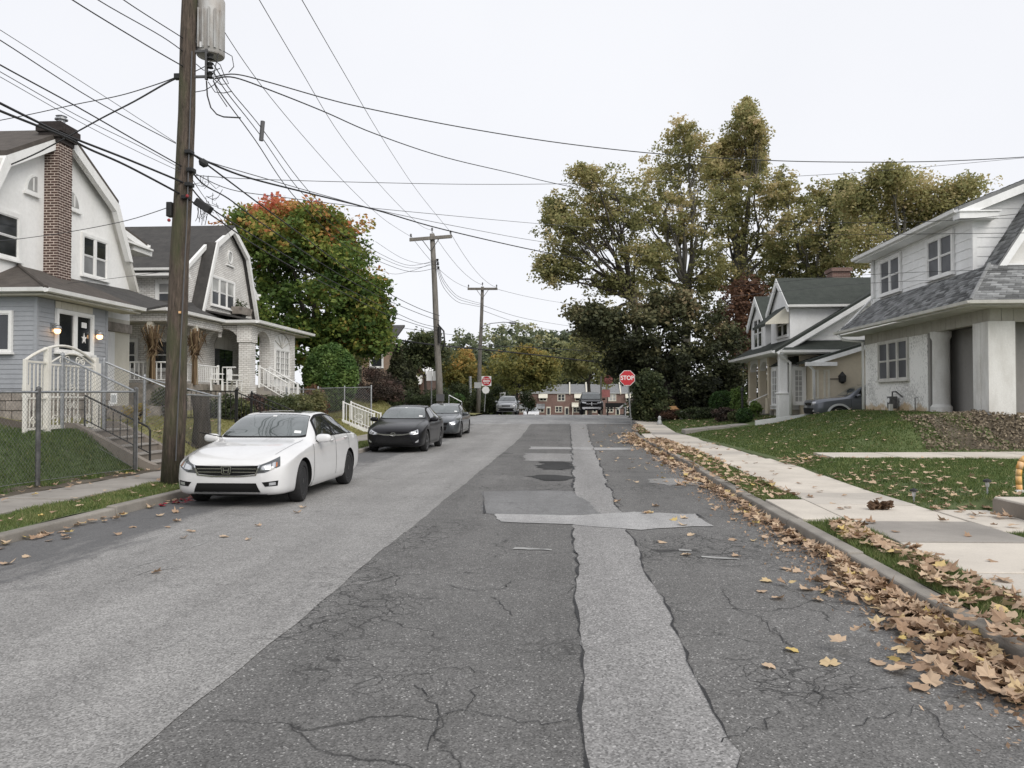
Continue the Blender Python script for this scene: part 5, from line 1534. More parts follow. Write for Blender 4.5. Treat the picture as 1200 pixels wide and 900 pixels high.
# ================================================================== vehicles
def paint(name, col, metal=0.0, rough=0.28):
 m, n, b = _mat(name)
 f = _noise(n, 1.1, 4, 0.6, kind='obj')
 n.links.new(_ramp(n, f, [(0.3, tuple(c * .93 for c in col)), (0.7, tuple(min(1, c * 1.04) for c in col))]), b.inputs['Base Color'])
 b.inputs['Roughness'].default_value = rough
 b.inputs['Metallic'].default_value = metal
 b.inputs['Coat Weight'].default_value = 0.9
 b.inputs['Coat Roughness'].default_value = 0.04
 return m
M['paint_white'] = paint('paint_white', (0.68, 0.68, 0.68))
M['paint_black'] = paint('paint_black', (0.012, 0.012, 0.014))
M['paint_black'].node_tree.nodes['Principled BSDF'].inputs['Specular IOR Level'].default_value = 0.1
M['paint_black'].node_tree.nodes['Principled BSDF'].inputs['Coat Weight'].default_value = 0.35
M['paint_grey'] = paint('paint_grey', (0.075, 0.083, 0.09), 0.5, 0.35)
M['paint_slate'] = paint('paint_slate', (0.11, 0.12, 0.14), 0.5, 0.35)
M['paint_silver'] = paint('paint_silver', (0.42, 0.43, 0.44), 0.6, 0.35)
M['car_glass'] = glassy('car_glass', (0.018, 0.022, 0.024), 0.02, 1.0)
M['windshield'] = glassy('windshield', (0.10, 0.115, 0.115), 0.03, 1.0)  # paler base than the side glass, standing in for reflected sky
M['windshield'].node_tree.nodes['Principled BSDF'].inputs['Coat Weight'].default_value = 1.0
M['tyre'] = plain('tyre', (0.016, 0.016, 0.017), 0.85, var=0.3, scale=20, kind='obj')
M['alloy'] = plain('alloy', (0.42, 0.42, 0.43), 0.35, 0.8, var=0.1, kind='obj')
M['alloy_dark'] = plain('alloy_dark', (0.055, 0.055, 0.058), 0.35, 0.7, var=0.1, kind='obj')
M['chrome'] = plain('chrome', (0.62, 0.62, 0.63), 0.15, 1.0, var=0.05, kind='obj')
M['trim_black'] = plain('trim_black', (0.010, 0.010, 0.010), 0.7, var=0.2, kind='obj', spec=0.15)
M['lamp_clear'] = plain('lamp_clear', (0.55, 0.56, 0.58), 0.12, 0.55, var=0.2, scale=14, kind='obj')
M['lamp_dark'] = glassy('lamp_dark', (0.06, 0.065, 0.07), 0.05, 1.0)
M['lamp_amber'] = plain('lamp_amber', (0.5, 0.16, 0.05), 0.2, kind='obj')
M['lamp_red'] = plain('lamp_red', (0.35, 0.02, 0.02), 0.2, kind='obj')
def pchip(xs, ys, x):
 xs = np.asarray(xs, float); ys = np.asarray(ys, float)
 h = np.diff(xs); d = np.diff(ys) / h
 m = np.zeros(len(xs))
 for i in range(1, len(xs) - 1):
  if d[i - 1] * d[i] > 0:
   w1, w2 = 2 * h[i] + h[i - 1], h[i] + 2 * h[i - 1]
   m[i] = (w1 + w2) / (w1 / d[i - 1] + w2 / d[i])
 m[0], m[-1] = d[0], d[-1]
 i = int(np.clip(np.searchsorted(xs, x) - 1, 0, len(h) - 1))
 t = np.clip((x - xs[i]) / h[i], 0, 1)
 return ((1 + 2 * t) * (1 - t) ** 2 * ys[i] + t * (1 - t) ** 2 * h[i] * m[i] + t * t * (3 - 2 * t) * ys[i + 1] + t * t * (t - 1) * h[i] * m[i + 1])
def cat(P, t):
 n = len(P) - 1
 i = int(min(max(math.floor(t), 0), n - 1)); u = t - i
 p0, p1, p2, p3 = P[max(i - 1, 0)], P[i], P[i + 1], P[min(i + 2, n)]
 k = 0.38
 m1 = (p2 - p0) * k; m2 = (p3 - p1) * k
 return p1 * (2 * u ** 3 - 3 * u ** 2 + 1) + m1 * (u ** 3 - 2 * u ** 2 + u) + p2 * (-2 * u ** 3 + 3 * u ** 2) + m2 * (u ** 3 - u ** 2)
class CarShape:
 def __init__(self, st):
  self.st = np.array(st, float)
  self.L = self.st[-1, 0]
  self.cache = {}
 def ring(self, y):
  key = round(y, 5)
  if key in self.cache: return self.cache[key]
  s = self.st
  zb, wb, wm, zm, ws, zs, wr, zr, zc = [float(pchip(s[:, 0], s[:, k], y)) for k in range(1, 10)]
  pts = [(0, zb), (wb * .75, zb), (wb, zb + .025), (lerp(wb, wm, .75), lerp(zb, zm, .38)), (wm, zm), (lerp(wm, ws, .35), lerp(zm, zs, .72)), (ws, zs),
    (lerp(ws, wr, .12) , lerp(zs, zr, .16)), (lerp(ws, wr, .52) + .012, lerp(zs, zr, .55)), (wr, zr), (wr * .86, lerp(zr, zc, .52)), (wr * .5, lerp(zr, zc, .88)), (0, zc)]
  self.cache[key] = [np.array(p) for p in pts]
  return self.cache[key]
 def S(self, y, t, side=1):
  x, z = cat(self.ring(y), t)
  return Vector((side * x, y, z))
 def N(self, y, t, side=1):
  e = 0.02
  a = self.S(min(y + e, self.L), t, side) - self.S(max(y - e, 0), t, side)
  b = self.S(y, min(t + e, 12), side) - self.S(y, max(t - e, 0), side)
  n = a.cross(b)
  c = Vector((0, y, .75))
  if n.dot(self.S(y, t, side) - c) < 0: n = -n
  return n.normalized() if n.length > 1e-9 else Vector((0, 0, 1))
 def body(self, name, mat, parent, axles, wr, arch_x=.60):
  ny, nt = 110, 60
  u = np.linspace(0, 1, ny)
  ys = self.L * (u + 0.10 * np.sin(2 * np.pi * u) * -1 * .9 / 1.0 * .55)
  ys[0], ys[-1] = 0, self.L
  rows = []
  for y in ys:
   R_ = self.ring(y)
   half = [cat(R_, t) for t in np.linspace(0, 12, nt)]
   row = [(x, y, z) for x, z in half] + [(-x, y, z) for x, z in half[-2:0:-1]]
   rows.append(row)
  k = len(rows[0])
  vs = [p for r in rows for p in r]
  fs = []
  for i in range(ny - 1):
   for j in range(k):
    j2 = (j + 1) % k
    fs.append((i * k + j, (i + 1) * k + j, (i + 1) * k + j2, i * k + j2))
  fs.append(tuple(range(k)))
  fs.append(tuple((ny - 1) * k + j for j in range(k))[::-1])
  me = bpy.data.meshes.new(name)
  me.from_pydata(vs, [], fs)
  bm = bmesh.new(); bm.from_mesh(me)
  bmesh.ops.recalc_face_normals(bm, faces=bm.faces)
  bm.to_mesh(me); bm.free()
  me.materials.append(mat); me.materials.append(M['trim_black'])
  tmp = bpy.data.objects.new('tmp', me); C.objects.link(tmp)
  cut = MB()
  for ay in axles:
   for s in (-1, 1):
    cut.lathe([(wr, arch_x), (wr, 1.3)] if s > 0 else [(wr, -1.3), (wr, -arch_x)], (0, ay, wr * .90), axis='x', n=48)
  cm = cut.mesh('cut', None)
  cm.materials.append(mat); cm.materials.append(M['trim_black'])
  for p in cm.polygons: p.material_index = 1
  bm = bmesh.new(); bm.from_mesh(cm); bmesh.ops.recalc_face_normals(bm, faces=bm.faces); bm.to_mesh(cm); bm.free()
  co = bpy.data.objects.new('cut', cm); C.objects.link(co)
  md = tmp.modifiers.new('b', 'BOOLEAN'); md.operation = 'DIFFERENCE'; md.object = co; md.solver = 'EXACT'
  dg = bpy.context.evaluated_depsgraph_get()
  out = bpy.data.meshes.new_from_object(tmp.evaluated_get(dg))
  out.name = name
  self.bvh = BVHTree.FromPolygons([v.co.copy() for v in me.vertices], [tuple(p.vertices) for p in me.polygons])
  bpy.data.objects.remove(tmp); bpy.data.objects.remove(co)
  out.shade_smooth(); out.set_sharp_from_angle(angle=R(38))
  o = bpy.data.objects.new(name, out); C.objects.link(o); o.parent = parent
  return o
 def patch(self, name, mat, parent, y0, y1, t0, t1, side=1, off=.004, n=(14, 10), th=True):
  """panel lying on the skin; y0,y1,t0,t1 may be functions of the other parameter (0..1)"""
  g = lambda f, a: f(a) if callable(f) else f
  mb = MB()
  nu, nv = n
  idx = {}
  for i in range(nu + 1):
   for j in range(nv + 1):
    a, b = i / nu, j / nv
    y = lerp(g(y0, b), g(y1, b), a); t = lerp(g(t0, a), g(t1, a), b)
    sd = side
    if t > 12: t = 24 - t; sd = -side
    p = self.S(y, t, sd) + self.N(y, t, sd) * off
    idx[i, j] = len(mb.v); mb.v.append(tuple(p))
  for i in range(nu):
   for j in range(nv):
    mb.f.append((idx[i, j], idx[i + 1, j], idx[i + 1, j + 1], idx[i, j + 1]))
  return mb.build(name, M[mat], parent, smooth=True, local=True)
 def proj(self, x, z, dirx=0.0, front=True):
  d = Vector((dirx, 1 if front else -1, 0)).normalized()
  o = Vector((x, 0, z)) - d * 3 + (Vector((0, 0 if front else self.L, 0)))
  h = self.bvh.ray_cast(o, d)
  return (h[0], h[1]) if h[0] is not None else (None, None)
 def face(self, name, mat, parent, bot, top, off=.006, n=(16, 6), dirx=0.0, front=True, thick=0.0):
  """panel on the nose (or tail) from two polylines of (x,z): bottom and top, projected on the skin"""
  def at(poly, u):
   s = u * (len(poly) - 1); i = min(int(s), len(poly) - 2); f = s - i
   return lerp(poly[i][0], poly[i + 1][0], f), lerp(poly[i][1], poly[i + 1][1], f)
  mb = MB(); idx = {}
  nu, nv = n
  last = None
  for i in range(nu + 1):
   for j in range(nv + 1):
    b, t = at(bot, i / nu), at(top, i / nu)
    x, z = lerp(b[0], t[0], j / nv), lerp(b[1], t[1], j / nv)
    p, nn = self.proj(x, z, dirx, front)
    if p is None: p, nn = last if last else (Vector((x, 0.3, z)), Vector((0, -1, 0)))
    last = (p, nn)
    if nn.y * (1 if front else -1) > 0: nn = -nn
    idx[i, j] = len(mb.v); mb.v.append(tuple(p + nn * off))
  for i in range(nu):
   for j in range(nv):
    mb.f.append((idx[i, j], idx[i + 1, j], idx[i + 1, j + 1], idx[i, j + 1]))
  return mb.build(name, M[mat], parent, smooth=True, local=True)
def wheel(parent, x, y, r, width, rim_m, spokes=5, side=1, steer=0.0, twin=True):
 W_ = bpy.data.objects.new('wheel', None)
 C.objects.link(W_); W_.parent = parent; W_.location = (x, y, r); W_.rotation_euler = (0, 0, steer)
 h = width / 2
 ri = r * .70
 prof = [(ri, -h * .8), (ri * 1.06, -h * .95), (r * .92, -h), (r * .985, -h * .8), (r, -h * .45), (r, h * .45), (r * .985, h * .8), (r * .92, h), (ri * 1.06, h * .95), (ri, h * .8)]
 MB().lathe(prof, axis='x', n=36).build('tyre', M['tyre'], W_, local=True, angle=40)
 s = side
 rim = MB()
 n = 36
 rp = [(ri, h * .75), (ri * .985, h * .86), (ri * .92, h * .80), (ri * .90, h * .1)]
 base = 0
 for q, (rr, hh) in enumerate(rp):
  for k in range(n):
   th = 2 * math.pi * k / n
   rim.v.append((s * hh, rr * math.cos(th), rr * math.sin(th)))
 for q in range(len(rp) - 1):
  for k in range(n):
   k2 = (k + 1) % n
   rim.f.append((q * n + k, q * n + k2, (q + 1) * n + k2, (q + 1) * n + k))
 for k in range(spokes):
  for d in ((-.10, .10) if twin else (0,)):
   a = 2 * math.pi * k / spokes + .3
   wv = .035 * r / .33
   p0 = Vector((0, math.cos(a), math.sin(a))); tt = Vector((0, -math.sin(a), math.cos(a)))
   c0 = p0 * (ri * .14) + tt * d * ri * .6; c1 = p0 * (ri * .94) + tt * d * ri * 1.7
   lo = [c0 - tt * wv, c0 + tt * wv, c1 + tt * wv * .8, c1 - tt * wv * .8]
   X0, X1 = Vector((s * h * .45, 0, 0)), Vector((s * h * .78, 0, 0))
   rim.hexa([q_ + X0 for q_ in lo], [q_ + X1 for q_ in lo])
 rim.lathe([(ri * .2, s * h * .4), (ri * .2, s * h * .8), (ri * .12, s * h * .86)], axis='x', n=16)
 rim.build('rim', M[rim_m], W_, local=True)
 dk = MB().lathe([(ri * .9, s * h * .05), (ri * .9, s * h * .18)], axis='x', n=24).build('brake_disc', M['trim_black'], W_, local=True)
 return W_
def mirror(parent, mat, x, y, z, s):
 mb = MB()
 vs = []
 for i in range(9):
  th = math.pi * i / 8
  for k in range(14):
   ph = 2 * math.pi * k / 14
   cx, cy, cz = math.cos(th), math.sin(th) * math.cos(ph), math.sin(th) * math.sin(ph)
   f = lambda v, e=.7: math.copysign(abs(v) ** e, v)
   vs.append((s * (x + .13 * f(cx)), y + .065 * f(cy), z + .075 * f(cz)))
 fs = [(i * 14 + k, i * 14 + (k + 1) % 14, (i + 1) * 14 + (k + 1) % 14, (i + 1) * 14 + k) for i in range(8) for k in range(14)]
 mb.add(vs, fs)
 m = mb.build('mirror', M[mat], parent, smooth=True, local=True)
 MB().hexa([(s * (x - .2), y - .03, z - .08), (s * (x - .04), y - .03, z - .06), (s * (x - .04), y + .03, z - .06), (s * (x - .2), y + .04, z - .08)],
    [(s * (x - .2), y - .03, z - .05), (s * (x - .04), y - .03, z - .03), (s * (x - .04), y + .03, z - .03), (s * (x - .2), y + .04, z - .05)]).build('mirror_arm', M['trim_black'], m, local=True)
 return m
SEDAN = [
 (0.00, .30, .50, .62, .44, .60, .585, .50, .655, .665),
 (0.05, .22, .64, .73, .43, .71, .60, .56, .695, .715),
 (0.14, .19, .74, .82, .44, .80, .63, .62, .745, .765),
 (0.30, .18, .80, .875, .47, .86, .685, .67, .80, .825),
 (0.60, .18, .84, .905, .50, .895, .77, .71, .865, .895),
 (1.00, .18, .85, .92, .52, .905, .845, .73, .925, .955),
 (1.45, .18, .85, .925, .53, .90, .905, .745, .985, 1.02),
 (1.75, .18, .85, .925, .53, .893, .925, .70, 1.155, 1.20),
 (2.10, .18, .85, .925, .53, .89, .94, .625, 1.325, 1.38),
 (2.45, .18, .85, .925, .53, .888, .95, .59, 1.405, 1.452),
 (2.90, .18, .85, .925, .53, .888, .958, .582, 1.418, 1.465),
 (3.40, .18, .85, .925, .53, .89, .965, .575, 1.372, 1.42),
 (3.85, .19, .85, .92, .54, .888, .975, .60, 1.235, 1.28),
 (4.20, .20, .84, .91, .56, .875, .975, .66, 1.09, 1.115),
 (4.45, .22, .82, .89, .58, .85, .95, .70, 1.03, 1.05),
 (4.70, .26, .78, .845, .60, .81, .90, .70, .99, 1.01),
 (4.86, .34, .66, .74, .60, .71, .83, .60, .90, .92)]
def sedan(name, label, paint_m, loc, grille, rim_m, spokes, group, st=SEDAN, sunroof=False, steer=0.0, mirror_m=None, lamp='lamp_clear', scale=(1, 1, 1), emblem=None, wr=.335):
 T = thing(name, label, 'car', loc, group)
 T.scale = scale
 c = CarShape(st)
 L = c.L
 ax = (.93, L - 1.12)
 body = c.body('body', M[paint_m], T, ax, wr + .045)
 for ay in ax:
  for s in (-1, 1):
   wheel(T, s * .80, ay, wr, .215, rim_m, spokes, s, steer if ay < 2 else 0)
 wshield = c.patch('windshield', 'windshield', T, lambda b: 1.50 + .10 * (abs(b - .5) * 2) ** 2.2, lambda b: 2.19 - .02 * (abs(b - .5) * 2) ** 2, 9.18, 14.82, n=(14, 20), off=.005)
 c.patch('windshield_seal', 'trim_black', T, lambda b: 1.44 + .11 * (abs(b - .5) * 2) ** 2.2, lambda b: 2.22 - .02 * (abs(b - .5) * 2) ** 2, 9.08, 14.92, n=(14, 20), off=.003)
 c.patch('sticker', 'sign_white', wshield, 2.05, 2.10, 11.8, 12.15, 1, .008, n=(2, 2))
 c.patch('sticker', 'sign_white', wshield, 1.60, 1.66, 10.0, 10.5, 1, .008, n=(2, 2))
 for s in (-.28, .22):
  p0 = c.S(1.52, 12 - abs(s) * 2, 1 if s > 0 else -1)
  MB().tube([Vector((s * 2.2 - .1, 1.5, p0.z - .02)), Vector((s * 2.2 - .55, 1.62, p0.z + .05))], .009, 5).build('wiper', M['trim_black'], wshield, local=True)
 c.patch('rear_window', 'car_glass', T, lambda b: 3.62, lambda b: 4.12 - .06 * (abs(b - .5) * 2) ** 2, 9.2, 14.8, n=(10, 16), off=.005)
 for s in (-1, 1):
  c.patch('window_frame', 'trim_black', T, lambda b: 1.60 + .44 * b, lambda b: 4.06 - .34 * b, 6.75, 8.93, s, .004, n=(34, 8))
  c.patch('side_window', 'car_glass', T, lambda b: 1.70 + .42 * b, lambda b: 2.70, 6.98, 8.72, s, .007, n=(14, 8))
  c.patch('side_window', 'car_glass', T, lambda b: 2.80, lambda b: 3.50 - .02 * b, 6.98, 8.72, s, .007, n=(12, 8))
  c.patch('quarter_window', 'car_glass', T, lambda b: 3.55 - .02 * b, lambda b: 3.92 - .27 * b, 6.98, 8.70, s, .007, n=(8, 8))
  for yy in (1.42, 2.755, 3.62):
   d0 = yy
   c.patch('door_seam', 'trim_black', T, (lambda b, d0=d0: d0 - .006 + (.10 * (1 - b) if d0 > 3 else 0)), (lambda b, d0=d0: d0 + .006 + (.10 * (1 - b) if d0 > 3 else 0)), 2.9, 6.7, s, .0045, n=(1, 24))
  c.patch('sill_trim', paint_m, T, 1.36, L - 1.52, 2.1, 2.9, s, .012, n=(16, 3))
  for yy in (2.50, 3.45):
   p = c.S(yy, 5.75, s)
   MB().tube([p + Vector((s * .005, -.10, 0)), p + Vector((s * .035, -.07, .005)), p + Vector((s * .035, .07, .008)), p + Vector((s * .005, .10, .005))], .014, 6).build('door_handle', M[paint_m if paint_m != 'paint_black' else 'trim_black'], T, smooth=True, local=True)
  mirror(T, mirror_m or paint_m, .99, 1.72, 1.0, s)
 if sunroof:
  c.patch('sunroof', 'car_glass', T, 2.32, 2.78, 10.6, 13.4, 1, .006, n=(8, 8))
 c.patch('hood_seam', 'trim_black', T, lambda b: .30, lambda b: 1.42, 9.22, 9.28, 1, .005, n=(16, 1))
 c.patch('hood_seam', 'trim_black', T, lambda b: .30, lambda b: 1.42, 9.22, 9.28, -1, .005, n=(16, 1))
 if grille == 'wide':         # three-bar grille, swept lamps
  c.face('grille', 'trim_black', T, [(-.44, .525), (-.2, .50), (.2, .50), (.44, .525)], [(-.50, .655), (-.2, .648), (.2, .648), (.50, .655)], .006)
  for zz in (.555, .605):
   k = (zz - .5) / .15
   c.face('grille_bar', 'chrome', T, [(-.43 - .05 * k, zz - .006), (.43 + .05 * k, zz - .007)], [(-.43 - .05 * k, zz + .006), (.43 + .05 * k, zz + .006)], .012, n=(20, 1))
  c.face('grille_frame', 'chrome', T, [(-.52, .665), (-.46, .50), (-.22, .478), (.22, .478), (.46, .50), (.52, .665)], [(-.50, .665), (-.44, .515), (-.21, .496), (.21, .496), (.44, .515), (.50, .665)], .010, n=(30, 1))
  for s in (-1, 1):
   hl = c.face('headlight', 'lamp_dark', T, [(s * .45, .535), (s * .60, .55), (s * .845, .635)], [(s * .52, .66), (s * .66, .705), (s * .86, .775)], .008, n=(20, 6), dirx=-s * .45)
   c.face('lens', 'lamp_clear', hl, [(s * .53, .585), (s * .62, .59), (s * .69, .60)], [(s * .55, .64), (s * .62, .66), (s * .70, .675)], .012, n=(8, 4), dirx=-s * .45)
   c.face('lens', 'lamp_clear', hl, [(s * .71, .61), (s * .765, .625)], [(s * .72, .685), (s * .775, .70)], .012, n=(6, 4), dirx=-s * .45)
   c.face('turn_lens', 'lamp_amber', hl, [(s * .775, .625), (s * .795, .635)], [(s * .785, .69), (s * .80, .695)], .012, n=(3, 3), dirx=-s * .45)
   fg = c.face('fog_recess', 'trim_black', T, [(s * .60, .335), (s * .79, .345)], [(s * .55, .40), (s * .80, .425)], .006, n=(8, 4), dirx=-s * .3)
   c.face('fog_light', 'lamp_clear', fg, [(s * .66, .352), (s * .76, .36)], [(s * .66, .395), (s * .76, .402)], .011, n=(5, 3), dirx=-s * .3)
  c.face('lower_grille', 'trim_black', T, [(-.52, .25), (.52, .25)], [(-.46, .385), (.46, .385)], .007, n=(18, 5))
  c.face('bumper_lip', 'chrome', T, [(-.52, .233), (.52, .233)], [(-.52, .25), (.52, .25)], .014, n=(18, 1))
  c.face('splitter', 'trim_black', T, [(-.6, .19), (.6, .19)], [(-.6, .215), (.6, .215)], .012, n=(18, 1))
  p, _n = c.proj(0, .582)
  eb = MB()
  y_ = p.y - .03
  def bar(x0, z0, x1, z1, w_): eb.add([(x0 - w_, y_, z0), (x0 + w_, y_, z0), (x1 + w_, y_, z1), (x1 - w_, y_, z1), (x0 - w_, y_ + .012, z0), (x0 + w_, y_ + .012, z0), (x1 + w_, y_ + .012, z1), (x1 - w_, y_ + .012, z1)], [(0, 1, 2, 3), (7, 6, 5, 4), (0, 4, 5, 1), (1, 5, 6, 2), (2, 6, 7, 3), (3, 7, 4, 0)])
  bar(-.034, .545, -.044, .62, .008); bar(.034, .545, .044, .62, .008)
  eb.box(-.036, .036, y_ + .001, y_ + .011, .575, .590)
  bar(-.062, .53, -.075, .635, .006); bar(.062, .53, .075, .635, .006)
  eb.box(-.075, .075, y_ + .0015, y_ + .0115, .632, .644); eb.box(-.064, .064, y_ + .0015, y_ + .0115, .522, .533)
  eb.build('emblem', M['chrome'], T, local=True)
  MB().box(-.08, .08, y_ + .013, y_ + .03, .525, .642).build('emblem_plate', M['trim_black'], T, local=True)
 elif grille == 'gaping':     # big dark mouth with a thin chrome wing
  c.face('lower_grille', 'trim_black', T, [(-.66, .25), (-.4, .225), (.4, .225), (.66, .25)], [(-.50, .50), (.0, .515), (.50, .50)], .007, n=(20, 8))
  for q in range(6):
   zz = .27 + q * .038
   c.face('grille_bar', 'alloy_dark', T, [(-.60 + q * .015, zz), (.60 - q * .015, zz)], [(-.60 + q * .015, zz + .008), (.60 - q * .015, zz + .008)], .012, n=(18, 1))
  c.face('chrome_wing', 'chrome', T, [(-.60, .60), (-.3, .545), (0, .53), (.3, .545), (.60, .60)], [(-.60, .625), (-.3, .585), (0, .575), (.3, .585), (.60, .625)], .012, n=(24, 2))
  p, _n = c.proj(0, .575)
  y_ = p.y - .025
  eb = MB()
  for (rx, rz_2, cz) in ((.085, .058, .575), (.032, .055, .575), (.058, .022, .60)):
   P = [(rx * math.cos(a), y_, cz + rz_2 * math.sin(a)) for a in np.linspace(0, 2 * math.pi, 21)]
   eb.tube(P, .008, 5)
  eb.build('emblem', M['chrome'], T, local=True)
  for s in (-1, 1):
   hl = c.face('headlight', 'lamp_clear', T, [(s * .46, .575), (s * .62, .565), (s * .80, .595)], [(s * .50, .625), (s * .66, .675), (s * .815, .72)], .008, n=(14, 6), dirx=-s * .45)
   c.face('lens', 'lamp_dark', hl, [(s * .60, .59), (s * .66, .592)], [(s * .61, .63), (s * .67, .65)], .012, n=(5, 4), dirx=-s * .45)
   c.face('lens', 'lamp_dark', hl, [(s * .71, .605), (s * .76, .615)], [(s * .72, .665), (s * .77, .69)], .012, n=(5, 4), dirx=-s * .45)
   c.face('fog_light', 'lamp_clear', T, [(s * .69, .32), (s * .78, .34)], [(s * .68, .345), (s * .79, .42)], .010, n=(6, 4), dirx=-s * .3)
 elif grille == 'split':      # two-tier grille with a body-coloured bar
  c.face('grille', 'trim_black', T, [(-.40, .55), (.40, .55)], [(-.46, .655), (.46, .655)], .007, n=(16, 4))
  c.face('lower_grille', 'trim_black', T, [(-.36, .33), (.36, .33)], [(-.40, .49), (.40, .49)], .007, n=(16, 4))
  c.face('chrome_bar', 'chrome', T, [(-.42, .535), (.42, .535)], [(-.42, .55), (.42, .55)], .011, n=(16, 1))
  c.face('chrome_bar', 'chrome', T, [(-.40, .49), (.40, .49)], [(-.40, .502), (.40, .502)], .011, n=(16, 1))
  p, _n = c.proj(0, .52)
  MB().box(-.10, .10, p.y - .03, p.y - .012, .508, .532).box(-.04, .04, p.y - .032, p.y - .014, .49, .55).build('emblem', M['lamp_amber'], T, local=True)
  for s in (-1, 1):
   hl = c.face('headlight', 'lamp_clear', T, [(s * .50, .545), (s * .66, .55), (s * .80, .59)], [(s * .51, .66), (s * .66, .70), (s * .80, .725)], .008, n=(12, 6), dirx=-s * .45)
   c.face('fog_light', 'lamp_dark', T, [(s * .60, .31), (s * .74, .32)], [(s * .60, .39), (s * .74, .40)], .008, n=(6, 3), dirx=-s * .3)
 for s in (-1, 1):
  c.face('tail_light', 'lamp_red', T, [(s * .42, .72), (s * .72, .74)], [(s * .45, .84), (s * .72, .88)], .008, n=(8, 4), dirx=-s * .3, front=False)
 return T, c
PG = 'cars parked along the left kerb'
sedan('sedan', 'white sedan parked nearest, under the utility pole on the left', 'paint_white', (-5.0, 11.8, 0.004), 'wide', 'alloy_dark', 5, PG, sunroof=True, steer=R(6), scale=(.975, .97, .97))
sedan('sedan', 'black sedan with a wide chrome-winged grille, parked second behind the white car', 'paint_black', (-5.2, 24.6, 0.0), 'gaping', 'alloy', 5, PG)
sedan('sedan', 'dark grey sedan with a split grille, parked third behind the black car', 'paint_grey', (-5.25, 33.6, 0.04), 'split', 'alloy', 6, PG)
sedan('sedan', 'white car of which only the roof shows beyond the crest', 'paint_white', (atY(622, 486, 92).x, 92, float(roadz(92)) + .25), 'split', 'alloy', 5, 'cars beyond the crest')
SUV = [
 (0.00, .38, .52, .66, .55, .64, .78, .54, .90, .915),
 (0.06, .30, .68, .78, .55, .77, .80, .62, .945, .965),
 (0.18, .26, .78, .87, .56, .86, .84, .68, .985, 1.005),
 (0.45, .25, .83, .905, .58, .895, .90, .72, 1.03, 1.05),
 (0.95, .25, .85, .92, .60, .905, .97, .74, 1.08, 1.10),
 (1.30, .25, .85, .925, .60, .90, 1.02, .75, 1.13, 1.16),
 (1.60, .25, .85, .925, .60, .895, 1.05, .72, 1.34, 1.38),
 (1.95, .25, .85, .925, .60, .89, 1.06, .66, 1.56, 1.61),
 (2.30, .25, .85, .925, .60, .885, 1.07, .64, 1.645, 1.69),
 (3.30, .25, .85, .925, .60, .885, 1.08, .64, 1.65, 1.70),
 (4.05, .27, .85, .92, .62, .88, 1.09, .63, 1.60, 1.65),
 (4.40, .30, .82, .89, .64, .86, 1.09, .64, 1.40, 1.43),
 (4.56, .36, .74, .81, .66, .78, 1.00, .66, 1.12, 1.14)]
